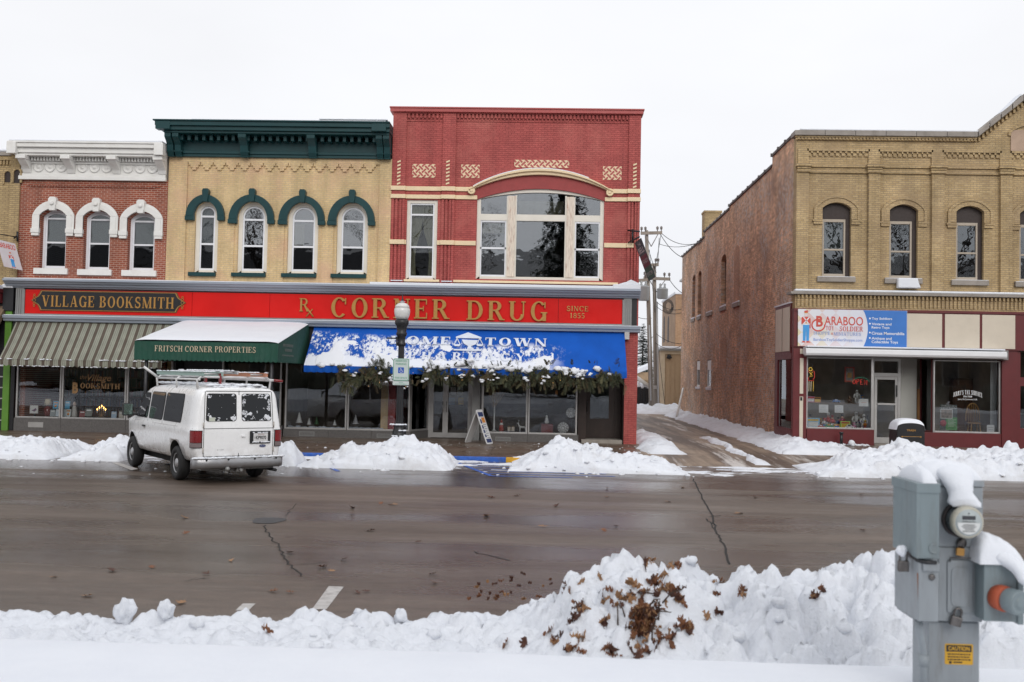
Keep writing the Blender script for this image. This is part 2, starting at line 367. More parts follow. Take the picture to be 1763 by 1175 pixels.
m_stone = paint('grey_stone', (.30, .27, .24), .85, vary=.2, scale=2.5, dirt=(.12, .10, .08), dirt_amt=.5, bump=.006)
m_conc = paint('concrete', (.30, .27, .235), .8, vary=.15, dirt=(.14, .11, .09), dirt_amt=.5, bump=.003)
m_brownp = paint('dark_brown_panel', (.030, .018, .015), .6, vary=.15)
m_beige = paint('beige_sash', (.40, .34, .27), .5, vary=.06)
g_wavy = glass('old_wavy_glass', wavy=.0035, scale=2.6, gain=4.2, base=.04)
g_low = glass('screened_glass', tint=(.45,.46,.48), wavy=.003, scale=2, gain=1.0, base=.01)
g_flat = glass('shop_glass', tint=(.96,.97,.97), wavy=.0012, scale=.9, gain=1.0, base=.0, tr=.98)
g_win = glass('window_glass', wavy=.002, scale=1.6, gain=1.5, base=.01)
g_tan = glass('tan_front_glass', wavy=.0025, scale=2, gain=2.6, base=.02)
m_blind = paint('pale_blind', (.60, .61, .62), .8, vary=.04)
m_curtain = paint('cream_curtain', (.78, .68, .47), .85, vary=.12, scale=9, stretch=(1, 1, .1))
m_rubber = paint('rubber', (.014, .014, .015), .75, vary=.2, obj=True)
# ================================================================ ground, road, pavements
YF = 34.3                                   # the street front of the row of shops
def sheet(name, pts, mat, kind='structure'):
    mb = MB(); mb.add(pts, [tuple(range(len(pts)))]); o = mb.build(name, mat); return tag(o, kind=kind)
def road_mat():
    m, t, b = newmat('wet_asphalt'); p = _pos(t)
    big = _noise(t, p, .35, 6, .6, (.35, 1, 1)); streak = _noise(t, p, .8, 6, .65, (.10, 1.6, 1)); fine = _noise(t, p, 55, 3, .7); grit = _noise(t, p, 160, 2, .6)
    c = _mix(t, _range(t, streak, .36, .66, 0, 1), (.066, .045, .032), (.122, .094, .075))
    c = _mix(t, 1.0, c, _range(t, big, .3, .7, .80, 1.2), 'MULTIPLY')
    wet = _range(t, _noise(t, p, .28, 6, .62, (.22, 1.0, 1)), .42, .55, 0, 1); c = _mix(t, 1.0, c, _range(t, wet, 0, 1, 1.18, .74), 'MULTIPLY')
    c = _mix(t, 1.0, c, _range(t, fine, .3, .7, .55, 1.45), 'MULTIPLY')
    c = _mix(t, 1.0, c, _range(t, _noise(t, p, 7, 6, .75, (.5, 1, 1)), .3, .7, .72, 1.25), 'MULTIPLY')
    c = _mix(t, _range(t, grit, .58, .70, 0, .6), c, (.27, .24, .21))
    dark = _range(t, _noise(t, p, .55, 7, .7, (.12, 2.2, 1)), .60, .68, 0, .65); c = _mix(t, dark, c, (.045, .030, .020))
    salt = _range(t, _noise(t, p, .5, 8, .75, (.16, 1.5, 1)), .66, .76, 0, .5); c = _mix(t, salt, c, (.40, .38, .37))
    s = t.nodes.new('ShaderNodeSeparateXYZ'); t.links.new(p, s.inputs[0])
    edge = t.nodes.new('ShaderNodeMath'); edge.operation = 'MULTIPLY'
    t.links.new(_range(t, s.outputs['Y'], 24.4, 26.8, 0, 1), edge.inputs[0]); t.links.new(_range(t, _noise(t, p, .9, 9, .75, (.25, 1.2, 1)), .46, .60, 0, .8), edge.inputs[1])
    c = _mix(t, edge.outputs[0], c, (.50, .48, .47))
    t.links.new(c, b.inputs['Base Color'])
    rr = t.nodes.new('ShaderNodeMath'); rr.operation = 'MULTIPLY_ADD'; rr.inputs[1].default_value = -.10
    t.links.new(_range(t, wet, 0, 1, .52, .17), rr.inputs[2]); t.links.new(dark, rr.inputs[0])
    t.links.new(rr.outputs[0], b.inputs['Roughness']); b.inputs['Specular IOR Level'].default_value = .5
    ad = t.nodes.new('ShaderNodeMath'); ad.operation = 'MULTIPLY_ADD'; ad.inputs[1].default_value = .5; t.links.new(fine, ad.inputs[2]); t.links.new(grit, ad.inputs[0])
    _bump(t, b, ad.outputs[0], .5, .006); return m
def slush_mat():
    m, t, b = newmat('slushy_alley'); p = _pos(t)
    tr_ = _noise(t, p, .9, 7, .65, (1.6, .10, 1)); bl = _noise(t, p, .8, 8, .7)
    c = _mix(t, _range(t, tr_, .42, .58, 0, 1), (.10, .064, .042), (.30, .22, .155)); c = _mix(t, _range(t, bl, .48, .62, 0, .6), c, (.085, .058, .042))
    c = _mix(t, _range(t, _noise(t, p, .7, 8, .7, (2.2, .16, 1)), .545, .64, 0, .9), c, (.66, .62, .58))
    t.links.new(c, b.inputs['Base Color']); b.inputs['Roughness'].default_value = .5
    _bump(t, b, _noise(t, p, 7, 6, .7, (1.5, .5, 1)), .8, .03); return m
def walk_mat():
    m, t, b = newmat('wet_pavement'); p = _pos(t)
    c = _mix(t, _range(t, _noise(t, p, .7, 6, .65, (.5, 1, 1)), .38, .62, 0, 1), (.115, .070, .048), (.165, .120, .088))
    s = t.nodes.new('ShaderNodeTexBrick'); mp_ = t.nodes.new('ShaderNodeMapping'); t.links.new(p, mp_.inputs[0]); t.links.new(mp_.outputs[0], s.inputs['Vector'])
    s.offset = 0; s.inputs['Scale'].default_value = 1; s.inputs['Brick Width'].default_value = 1.6; s.inputs['Row Height'].default_value = 1.6; s.inputs['Mortar Size'].default_value = .012
    s.inputs['Color1'].default_value = (1,1,1,1); s.inputs['Color2'].default_value = (.85,.85,.85,1); s.inputs['Mortar'].default_value = (.45,.45,.45,1)
    c = _mix(t, 1.0, c, s.outputs['Color'], 'MULTIPLY'); t.links.new(c, b.inputs['Base Color'])
    t.links.new(_range(t, _noise(t, p, .8, 5, .6), .35, .65, .22, .55), b.inputs['Roughness']); return m
m_road = road_mat(); m_slush = slush_mat(); m_walk = walk_mat()
m_kerb = paint('kerb_concrete', (.30, .28, .26), .6, vary=.2, dirt=(.1, .08, .06), dirt_amt=.5)
m_bluep = paint('blue_line_paint', (.020, .10, .42), .5, vary=.25, scale=8, dirt=(.2, .19, .2), dirt_amt=.5)
m_yelp = paint('yellow_kerb_paint', (.62, .33, .02), .5, vary=.15, scale=6)
m_linep = paint('worn_line_paint', (.46, .44, .42), .6, vary=.2, scale=9, dirt=(.15, .12, .1), dirt_amt=.7)
sheet('ground', [(-400,-300,-.06),(400,-300,-.06),(400,700,-.06),(-400,700,-.06)], snow_smooth)
sheet('road', [(-90,7.0,0),(90,7.0,0),(90,28.0,0),(-90,28.0,0)], m_road)
mb = MB(); mb.add([(2.9,28.0,.002),(9.6,28.0,.002),(9.6,34.0,.19),(2.9,34.0,.17)], [(0,1,2,3)])
mb.add([(2.9,34.0,.17),(9.6,34.0,.19),(9.6,80,.22),(2.9,80,.22)], [(0,1,2,3)]); mb.add([(-30,66,.212),(3.0,66,.212),(3.0,130,.212),(-30,130,.212)], [(0,1,2,3)])
tag(mb.build('alley', m_slush), kind='structure')
mb = MB(); mb.add([(-90,28.15,.13),(2.9,28.15,.13),(2.9,34.9,.175),(-90,34.9,.175)], [(0,1,2,3)])
mb.add([(9.6,28.15,.20),(90,28.15,.20),(90,34.9,.33),(9.6,34.9,.33)], [(0,1,2,3)]); mb.add([(9.6,28.15,.20),(9.6,34.9,.33),(9.6,34.9,-.02),(9.6,28.15,-.02)], [(0,1,2,3)]); mb.add([(2.9,28.15,.13),(2.9,34.2,.172),(2.9,34.2,-.02),(2.9,28.15,-.02)], [(3,2,1,0)])
mb.add([(8.44,32.6,.30),(9.597,32.6,.30),(9.597,34.9,.34),(8.44,34.9,.34)], [(0,1,2,3)])
tag(mb.build('sidewalk', m_walk), kind='structure')
mb = MB(); mb.box(-90, -7.1, 28.0, 28.148, -.02, .132); mb.box(-7.1, -1.08, 28.0, 28.148, -.02, .132, 1); mb.box(-1.08, -.55, 28.0, 28.148, -.02, .132, 2); mb.box(-.55, 2.88, 28.0, 28.148, -.02, .132); mb.box(9.62, 90, 28.0, 28.148, -.02, .20)
tag(mb.build('kerb', [m_kerb, m_bluep, m_yelp], bevel=.015), kind='structure')
# painted lines, cracks and a patch, each a thin sheet just above the road
def strip(mb, pts, w, z=.004, mi=0):
    P = [Vector((p[0], p[1], z)) for p in pts]
    for i in range(len(P)-1):
        d = (P[i+1]-P[i]); n = Vector((-d.y, d.x, 0)).normalized()*(w/2)
        mb.add([P[i]-n, P[i+1]-n, P[i+1]+n, P[i]+n], [(0,1,2,3)], mi)
def gz(px, py, z=0): return atZ(px, py, z)
mb = MB()
mb.add([gz(*p)+Vector((0,0,.004)) for p in ((537,1050),(562,1050),(592,1011),(566,1010))], [(0,1,2,3)])
mb.add([gz(*p)+Vector((0,0,.004)) for p in ((405,1052),(428,1052),(440,1040),(418,1040))], [(0,1,2,3)])
mb.add([gz(*p)+Vector((0,0,.004)) for p in ((226,810),(238,808),(205,797),(192,797))], [(0,1,2,3)])
tag(mb.build('parking_line', m_linep), kind='structure')
mb = MB()
a, b_ = gz(787, 797), gz(846, 820); strip(mb, [a, b_], .12, .005); c_ = gz(985, 823); strip(mb, [b_, c_], .12, .0055)
for k in range(1, 6):
    p = a.lerp(b_, k/6); q_ = Vector((c_.x-.2*k, p.y, 0)); strip(mb, [p+Vector((.1,0,0)), Vector((p.x+3.2, p.y, 0))], .10, .006)
strip(mb, [gz(563, 803), gz(583, 812)], .11, .005)
tag(mb.build('blue_parking_line', m_bluep), kind='structure')
m_crack = paint('road_crack', (.018, .015, .013), .9, vary=.3)
def crack(pts, w, seed):
    P = [gz(*p) for p in pts]; out = []; rg = random.Random(seed)
    for i in range(len(P)-1):
        for k in range(8):
            q = P[i].lerp(P[i+1], k/8); out.append(q+Vector((rg.uniform(-.025,.025), rg.uniform(-.06,.06), 0)))
    out.append(P[-1]); return out, w
mb = MB()
for i, (pts, w) in enumerate([([(455,905),(458,918),(482,945),(492,965),(518,993)], .024), ([(490,890),(510,868)], .012), ([(1193,825),(1206,852),(1225,885),(1231,912),(1243,935),(1256,972)], .032),
                              ([(1222,890),(1240,888)], .02), ([(1216,893),(1231,912)], .02), ([(505,975),(560,968)], .012), ([(815,951),(878,966)], .022), ([(320,1000),(360,996)], .01)]):
    p, w = crack(pts, w, i); strip(mb, p, w, .0045+.0003*i)
tag(mb.build('road_crack', m_crack), kind='structure')
mb = MB(); c0 = gz(462, 897); c1 = gz(490, 897); c2 = gz(462, 903.5); P = []
for k in range(20):
    an = 2*math.pi*k/20; P.append((c0.x+(c1.x-c0.x)*math.cos(an)*(1+.12*math.sin(3*an)), c0.y+(c0.y-c2.y)*math.sin(an)*(1+.15*math.cos(2*an)), .007))
mb.add(P, [tuple(range(20))]); tag(mb.build('road_patch', paint('tar_patch', (.045, .045, .048), .6, vary=.2)), kind='structure')
# ================================================================ snow
def smooth(a, b, x):
    t = min(1, max(0, (x-a)/(b-a))); return t*t*(3-2*t)
def clod(q, soft=.22):
    d, pt = noise.voronoi(q); c = pt[0]; r = noise.cell(c*7.3+Vector((.5,.5,.5)))*.5+.5; o = q-c
    tilt = o.x*noise.cell(c*5.1+Vector((3,1,2)))+o.y*noise.cell(c*3.7+Vector((1,8,4)))
    return (r*.6+.25+tilt*.55)*(.4+.6*min(1, (d[1]-d[0])/soft))-.30*d[0]
def lump(x, y, seed, k=1.0):
    p = Vector((x, y, seed)); w = Vector((noise.noise(p*2.3), noise.noise(p*2.3+Vector((9,4,2))), 0))*.18
    a = noise.fractal(p*.9, .7, 2.1, 4)*.12; m = .5+.5*noise.noise(p*.7+Vector((4,4,0)))
    return a+(clod((p+w)*2.6*k)-.25)*.20/k**.5+(clod((p+w*.6)*6.5*k)-.25)*(.085+.06*m)/k**.5+(clod(p*15*k)-.25)*.045/k**.5+noise.noise(p*34)*.008
def ground_z(x, y):
    if 2.9 <= x <= 9.6 and y >= 28: return .002+min(1, (y-28)/6)*.18 if y < 34 else .19
    if y >= 28.0: return (.20 if x > 9 else .13)+(y-28)/6.7*.06
    return 0
def heightfield(name, X0, X1, Y0, Y1, st, hf, z0, mat, sty=None, extra=None):
    sty = sty or st; nx = int((X1-X0)/st)+1; ny = int((Y1-Y0)/sty)+1
    H = [[hf(X0+i*st, Y0+j*sty) for i in range(nx)] for j in range(ny)]
    idx = {}; vs = []; fs = []
    for j in range(ny-1):
        for i in range(nx-1):
            if max(H[j][i], H[j][i+1], H[j+1][i], H[j+1][i+1]) > 0:
                f = []
                for a, b in ((i,j),(i+1,j),(i+1,j+1),(i,j+1)):
                    if (a,b) not in idx:
                        idx[a,b] = len(vs); gx, gy_ = X0+a*st, Y0+b*sty; vs.append((gx, gy_, (ground_z(gx, gy_) if z0 is None else z0)+max(H[b][a], -.10)))
                    f.append(idx[a,b])
                fs.append(f)
    mb = MB(); mb.add(vs, fs, 0, True)
    if extra: extra(mb)
    return mb.build(name, mat)
def interp(tab, x):
    if x <= tab[0][0]: return tab[0][1]
    for (a, u), (b, v) in zip(tab, tab[1:]):
        if x <= b: return u+(v-u)*smooth(a, b, x)
    return tab[-1][1]
# the smooth snowy lawn the photographer stands on, and its rounded edge above the street
mb = MB(); nx = 120; ys = [-40, -10, 0, 2, 3.5, 4.5, 5.2, 5.7, 6.0, 6.10, 6.15, 6.17]; zs = [.75]*8+[.745, .72, .66, -.05]
vs = []
for y, z in zip(ys, zs):
    for i in range(nx+1):
        x = -30+60*i/nx; q = noise.noise(Vector((x*.35, y*.5, 3)))*.02+noise.noise(Vector((x*1.3, y, 8)))*.006
        vs.append((x, y+(noise.noise(Vector((x*.8, 0, 1)))*.04 if y > 5.9 else 0), z+(q if y > 2 and z > .5 else 0)))
mb.add(vs, [(j*(nx+1)+i, j*(nx+1)+i+1, (j+1)*(nx+1)+i+1, (j+1)*(nx+1)+i) for j in range(len(ys)-1) for i in range(nx)], 0, True)
tag(mb.build('snowy_lawn', snow_smooth), kind='structure')
YC = 8.0
CREST = [(atY(px, py, YC).x, atY(px, py, YC).z) for px, py in ((0,1042),(90,1044),(150,1043),(300,1046),(430,1042),(620,1047),(760,1055),(850,1048),(905,1025),(955,1000),(985,966),(1015,957),(1060,957),(1090,963),(1110,972),(1150,972),(1200,970),(1235,988),(1265,965),(1300,957),(1350,966),(1400,962),(1450,948),(1520,956),(1600,968),(1763,985))]
def near_h(x, y):
    zc = interp(CREST, x)-.06; big = smooth(.55, .95, zc); zc += .05*big*smooth(1.1, 1.6, x)
    yc = YC-.25*big+.12*noise.noise(Vector((x*.8, 3, 7))); zf = .36+.22*big
    ye = yc+.45+zc*.95+.3*noise.noise(Vector((x*1.1, 0, 5)))
    if y < yc: h = zf+(zc-zf)*smooth(5.95, yc-.1, y)**.8
    else: h = zc*(1-smooth(yc, ye, y)**.85) if y < ye else -.05
    if h <= 0: return h
    am = .60+.45*big
    fl = smooth(2.9, 3.3, x)*(1-smooth(4.6, 5.2, x))*smooth(6.4, 6.5, y)*(1-smooth(7.0, 7.3, y))   # a block cut flat by a shovel
    h = h+lump(x, y, 2.0)*am*(1-.85*fl)*min(1, h*4)-.02+fl*.06
    if y < 6.4: h = min(h, .55)
    return max(h, .2+.25*big) if y < 6.8 else h
def near_extra(mb):
    rg = random.Random(3)
    for px, py, r in ((215,1046,.085),(287,1044,.062),(690,1056,.05)):
        p = atY(px, py, YC-.05); mb.blob((p.x, p.y, p.z-.45*r), (r*.95, r*.9, r*1.25), 3, px, .5, 1.5)
    for k in range(260):
        x = rg.uniform(-7.5, 8.5); y = rg.uniform(6.2, 9.2); h = near_h(x, y)
        if h > .02 or rg.random() < .10:
            r = rg.choice((.014, .02, .03, .045)); mb.blob((x, y, max(h, 0)+r*.05), (r*1.2, r, r*.8), 2, k, .6, 1.6)
tag(heightfield('snow_bank', -8.2, 9.2, 5.98, 10.1, .026, near_h, 0, snow, extra=near_extra), 'long lumpy snow bank on the near side of the road, highest beside the meter pedestal', 'snow bank')
def oval_pile(x0, x1, y0, y1, tab, seed, am=.75):
    T = [(x, z) for x, z in tab]
    def h(x, y):
        zc = interp(T, x); yc = y0+(y1-y0)*.42
        e = 1-abs(2*(x-(x0+x1)/2)/(x1-x0))**6; yy = (y-yc)/((yc-y0) if y < yc else (y1-yc)); s = 1-abs(yy)**2.0
        q = zc*e**.6*s**.62 if (e > 0 and s > 0) else -.1
        q += .08*noise.noise(Vector((x*1.3, y*1.3, seed)))
        return q+lump(x, y, seed, .8)*am*min(1, max(q, 0)*3) if q > 0 else q
    return h
def pile(px0, px1, pyb, tops, seed, label, depth=3.0, z0=0, am=.85, mat=None):
    a = gz(px0, pyb); b = gz(px1, pyb); y0 = min(a.y, b.y); y1 = y0+depth; yc = y0+depth*.42
    x0 = atY(px0, 700, yc).x-.1; x1 = atY(px1, 700, yc).x+.1
    tab = [(atY(px, py, yc).x, max(.12, atY(px, py, yc).z-z0-.10)) for px, py in tops]
    def ex(mb):
        rg = random.Random(seed)
        for k in range(int((x1-x0)*9)):
            x = rg.uniform(x0-.2, x1+.2); y = rg.uniform(y0-.35, y0+1.2); hh = hf(x, y)
            r = rg.choice((.02, .03, .04, .06)); mb.blob((x, y, ground_z(x, y)+max(hh, 0)+r*.1), (r*1.2, r, r*.75), 2, k, .6, 1.6)
    hf = oval_pile(x0, x1, y0, y1, tab, seed, am)
    return tag(heightfield('snow_pile', x0-.3, x1+.3, y0-.3, y1+.3, .05, hf, None, mat or snow_bit, extra=ex), label, 'snow pile', 'piles of cleared snow along the far kerb')
pile(-60, 118, 789, ((-60,752),(10,756),(50,752),(95,750),(118,765)), 11, 'lumpy snow pile before the bookshop display window, nearest the green pier')
pile(138, 232, 794, ((138,775),(165,760),(200,754),(232,757)), 12, 'snow pile between the white van and the gap in front of the bookshop window', 2.6)
pile(476, 514, 803, ((476,762),(500,757),(514,770)), 13, 'small upright snow heap just behind the right tail light of the van', 1.5)
pile(536, 782, 806, ((536,785),(560,770),(600,766),(650,760),(680,757),(705,746),(740,757),(770,775),(782,792)), 14, 'long snow pile around the foot of the black lamp post')
pile(886, 1172, 812, ((886,785),(915,770),(965,753),(1000,760),(1040,772),(1090,780),(1130,784),(1172,798)), 15, 'wide snow pile in front of the brown corner door and red pier')
pile(1395, 1850, 821, ((1380,800),(1420,792),(1470,776),(1545,765),(1620,771),(1700,775),(1763,772),(1850,775)), 16, 'long snow pile in front of the toy shop and black litter bin')
# thinner snow along the alley
def strip_h(xa, xb, ya, yb, hmax, seed, wob=.25, tall='right'):
    def h(x, y):
        if y < ya or y > yb: return -.05
        l = xa+wob*noise.noise(Vector((y*.6, 0, seed)))+wob*.5*noise.noise(Vector((y*1.9, 2, seed)))
        r = xb+wob*noise.noise(Vector((y*.5, 7, seed))) if tall != 'right' else xb
        if x < l or x > r: return -.05
        u = (x-l)/max(r-l, .05); s = u**.6 if tall == 'right' else (1-abs(2*u-1)**2.4)
        q = hmax*s*smooth(ya, ya+.8, y)*smooth(yb, yb-.8, y); return q+lump(x, y, seed, .9)*.55*min(1, q*4) if q > 0 else -.02
    return h
AL = 'snow left along the alley'
tag(heightfield('snow_strip', 6.2, 8.47, 31.5, 63, .08, strip_h(7.35, 8.46, 31.8, 63, .34, 21), None, snow_bit, .14), 'long strip of snow shovelled against the foot of the brown brick side wall', 'snow strip', AL)
tag(heightfield('snow_strip', 7.4, 10.6, 31.6, 34.0, .07, oval_pile(7.5, 9.9, 31.8, 34.1, [(7.5,.2),(8.3,.38),(9.0,.30),(9.9,.12)], 22), None, snow_bit), 'small snow drift at the red corner post of the toy shop', 'snow strip', AL)
tag(heightfield('snow_strip', 2.6, 6.0, 30.6, 40, .07, strip_h(3.16, 4.35, 31.0, 40, .22, 23, .4, 'mid'), None, snow_bit, .10), 'low snow patch at the foot of the red brick corner', 'snow strip', AL)
tag(heightfield('snow_strip', 5.2, 7.5, 28.2, 40, .06, strip_h(6.0, 6.35, 28.6, 39, .10, 24, .25, 'mid'), None, snow_dirty, .12), 'thin dirty ridge of snow between the wheel tracks of the alley', 'snow strip', AL)
tag(heightfield('snow_strip', 7.0, 11.8, 26.9, 29.2, .07, oval_pile(7.2, 11.4, 27.0, 29.0, [(7.2,.10),(9,.16),(11.4,.3)], 25), None, snow_dirty), 'dirty slush spread at the mouth of the alley by the right kerb', 'snow strip', AL)
tag(heightfield('snow_strip', 3.3, 9.2, 63.5, 71, .16, oval_pile(3.4, 9.4, 63.6, 70.8, [(3.4,.75),(6,.5),(9.4,.55)], 26), None, snow_bit), 'snow heaped at the far end of the alley under the poles', 'snow strip', AL)
def slush_h(x, y):
    p = Vector((x*.55, y*1.5, 31)); q = noise.fractal(p, .8, 2.2, 6)-.12-.35*smooth(26.6, 25.2, y)+.25*smooth(27.3, 27.9, y)
    return min(q*.06, .05) if q > 0 else -.05
tag(heightfield('gutter_slush', -19, 15, 25.0, 27.96, .07, slush_h, 0, snow_dirty, .05), 'thin patches of dirty slush in the gutter along the far kerb', 'slush', kind='stuff')
mb = MB(); rg = random.Random(6)
for k in range(16):
    p = gz(rg.gauss(1110, 16), rg.gauss(1060, 16)); h0 = near_h(0, 7); b0 = None; d = ray(rg.gauss(1112, 22), rg.gauss(1062, 22)); t_ = 6.0
    while t_ < 10 and (CAM+d*t_).z > near_h((CAM+d*t_).x, (CAM+d*t_).y): t_ += .02
    b0 = CAM+d*t_; e_ = b0+Vector((rg.gauss(0,.16), rg.gauss(-.03,.06), rg.uniform(-.05,.16))); mb.tube([b0, b0.lerp(e_, .5)+Vector((0,0,.03)), e_], [.006,.005,.003], 5)
o = mb.build('twigs', paint('twig_bark', (.06,.035,.022), .8)); tag(o, 'tangle of thin brown twigs among the leaves in the near snow bank', 'twigs', kind='stuff')
# ================================================================ fallen leaves
def leaf_mesh(name, mat, seed):
    rg = random.Random(seed); prof = [(0,-.62),(.015,-.45),(.04,-.36),(.24,-.30),(.27,-.22),(.10,-.14),(.12,-.06),(.36,.03),(.34,.10),(.13,.14),(.12,.22),(.28,.34),(.22,.38),(.07,.38),(.03,.5),(0,.56)]
    k1 = rg.uniform(.5, 1.4); k2 = rg.uniform(-.6, .9); vs = []; fs = []
    for i, (x, y) in enumerate(prof):
        for sgn in (-1, 0, 1):
            X = sgn*x*rg.uniform(.8, 1.2); vs.append((X, y, k1*X*X+k2*y*y*.5+rg.uniform(0, .03)))
    for i in range(len(prof)-1):
        for s in (0, 1): fs.append((i*3+s, i*3+s+1, i*3+s+4, i*3+s+3))
    me = bpy.data.meshes.new(name); me.from_pydata(vs, [], fs); me.materials.append(mat); me.polygons.foreach_set('use_smooth', [True]*len(fs)); return me
def leafmat(n, c): return paint(n, c, .65, vary=.3, scale=30)
LM = [leafmat('oak_leaf_brown', (.17, .065, .026)), leafmat('oak_leaf_tan', (.30, .16, .075)), leafmat('oak_leaf_dark', (.075, .027, .015))]
leaves = [leaf_mesh('oak_leaf', LM[i % 3], i) for i in range(6)]
rg = random.Random(5)
road_spots = [(320,920),(318,893),(192,985),(262,978),(92,995),(500,953),(554,978),(570,985),(592,965),(656,868),(677,870),(615,1022),(500,1022),(312,1040),(606,876),(638,915),(398,966),(745,990),(845,858),(890,855),(958,873),(1045,857),(1150,865),(720,935),(1040,915),(935,908),(1060,908),(748,1005),(1175,840),(1300,858),(1045,842),(838,890),(1485,915),(1483,852),(1272,885),(630,1020),(470,1020),(150,1028),(355,990),(1115,1005)]
for i, (px, py) in enumerate(road_spots):
    o = bpy.data.objects.new('fallen_leaf', leaves[i % 6]); sc.collection.objects.link(o); p = gz(px, py)
    s = rg.uniform(.10, .17)*(1.25 if py < 900 else 1); o.location = (p.x, p.y, .012); o.scale = (s, s, s); o.rotation_euler = (rg.uniform(-.25, .25), rg.uniform(-.3, .3), rg.uniform(0, 6.3))
    tag(o, 'single dry brown oak leaf lying on the wet road', 'leaf', 'oak leaves scattered over the road')
def on_bank(px, py):
    d = ray(px, py); t = 5.9/d.y
    while t*d.y < 10.5:
        p = CAM+d*t
        if p.z < near_h(p.x, p.y): return p
        t += .02/d.y
    return CAM+d*t
def leaf_stuff(name, spots, label, sc_=1.0, up=1.0):
    vs = []; fs = []; ms = []
    for (px, py, n, sp) in spots:
        for k in range(n):
            p = on_bank(px+rg.gauss(0, sp), py+rg.gauss(0, sp*.6)); me = rg.choice(leaves); s = rg.uniform(.055, .105)*sc_
            R = Matrix.Rotation(rg.uniform(0, 6.3), 3, 'Z') @ Matrix.Rotation((rg.gauss(0, .7)+.5)*up, 3, 'X') @ Matrix.Rotation(rg.gauss(0, .6)*up, 3, 'Y')
            o = len(vs); vs += [p+Vector((0, -.01, rg.uniform(-.012, .03)))+(R @ v.co)*s for v in me.vertices]; fs += [[i+o for i in f.vertices] for f in me.polygons]; ms += [leaves.index(me) % 3]*len(me.polygons)
    me = bpy.data.meshes.new(name); me.from_pydata(vs, [], fs)
    for m in LM: me.materials.append(m)
    me.polygons.foreach_set('material_index', ms)
    o = bpy.data.objects.new(name, me); sc.collection.objects.link(o); return tag(o, label, 'leaves', kind='stuff')
leaf_stuff('leaf_litter', [(1105,1060,70,13),(1110,1085,34,12),(1090,1030,14,18),(1130,1000,10,12),(1120,975,6,8),(1165,980,6,12),(1180,1080,12,12),(1150,1100,9,14),(1060,1040,10,14),(1000,1050,7,9),(985,1065,4,6),(1040,1075,5,8),(1145,1020,12,14),(1170,1035,6,10),(1230,1010,6,18),(975,1018,2,2),(905,1112,1,2),(955,1110,2,3),(985,1120,5,8),(1055,1122,5,8),(1100,1125,8,12),(960,1095,3,8),(1000,1100,3,8),(460,1085,1,1),(870,1110,1,2),(1280,1020,3,8),(1405,1025,3,6),(1415,1020,2,4),(1230,1060,3,8),(1010,1010,3,12)],
           'heap of brown oak leaves caught in the near snow bank')
leaf_stuff('leaf_litter', [(860,1022,13,26),(900,1012,9,22),(830,1035,6,16),(940,1003,3,10)], 'band of wet brown leaves along the road edge left of the big snow mound', .6, .15)
# ================================================================ buildings: helpers
def wall(mb, x0, x1, z0, z1, yf, yb, ops, mi=0):
    """a wall slab with openings; ops = (xa, xb, za, zspring, rise) left to right, arched when rise > 0"""
    x = x0
    for xa, xb, za, zs, rise in sorted(ops):
        if xa > x: mb.box(x, xa, yf, yb, z0, z1, mi)
        if za > z0: mb.box(xa, xb, yf, yb, z0, za, mi)
        arc = archpts(xa, xb, zs, rise)
        mb.prism([(xa, z1)]+arc+[(xb, z1)], yf, yb, mi)
        x = xb
    if x < x1: mb.box(x, x1, yf, yb, z0, z1, mi)
def archpts(xa, xb, zs, rise, n=18):
    """left spring to right spring over the top (segmental or fuller)"""
    if rise <= 1e-4: return [(xa, zs), (xb, zs)]
    hw = (xb-xa)/2; cx = (xa+xb)/2
    if rise < hw*.98:
        R = (hw*hw+rise*rise)/(2*rise); a = math.asin(hw/R); cz = zs+rise-R
        return [(cx+R*math.sin(-a+2*a*i/n), cz+R*math.cos(-a+2*a*i/n)) for i in range(n+1)]
    return [(cx-hw*math.cos(math.pi*i/n), zs+rise*math.sin(math.pi*i/n)) for i in range(n+1)]
def ring(mb, xa, xb, zs, rise, t, yf, yb, mi=0, legs=0, t2=None, n=18):
    """a band of thickness t outside an arch, with legs going down"""
    i_ = archpts(xa, xb, zs, rise, n); o_ = archpts(xa-t, xb+t, zs, rise+(t2 or t), n)
    mb.prism(o_+i_[::-1], yf, yb, mi)
    if legs:
        mb.box(xa-t, xa, yf, yb, zs-legs, zs-.0005, mi); mb.box(xb, xb+t, yf, yb, zs-legs, zs-.0005, mi)
def shell(parent, x0, x1, z0, z1, y0, y1, m, m_roof=None, left=True, right=True, name='side_wall'):
    mb = MB(); 
    if left: mb.box(x0+.004, x0+.25, y0, y1, z0, z1)
    if right: mb.box(x1-.25, x1-.004, y0, y1, z0, z1)
    mb.box(x0+.25, x1-.25, y1-.25, y1, z0, z1)
    mb.build(name, m, parent)
    mb = MB(); mb.box(x0+.25, x1-.25, y0, y1-.25, z1-.55, z1-.35); mb.build('roof', snow_smooth, parent)
    mb = MB(); mb.box(x0+.26, x1-.26, y0+.02, y1-.27, 4.9, 5.05); mb.box(x0+.26, x1-.26, y0+3.2, y0+3.35, 5.06, z1-.56); mb.build('floor_slab', m_room, parent)
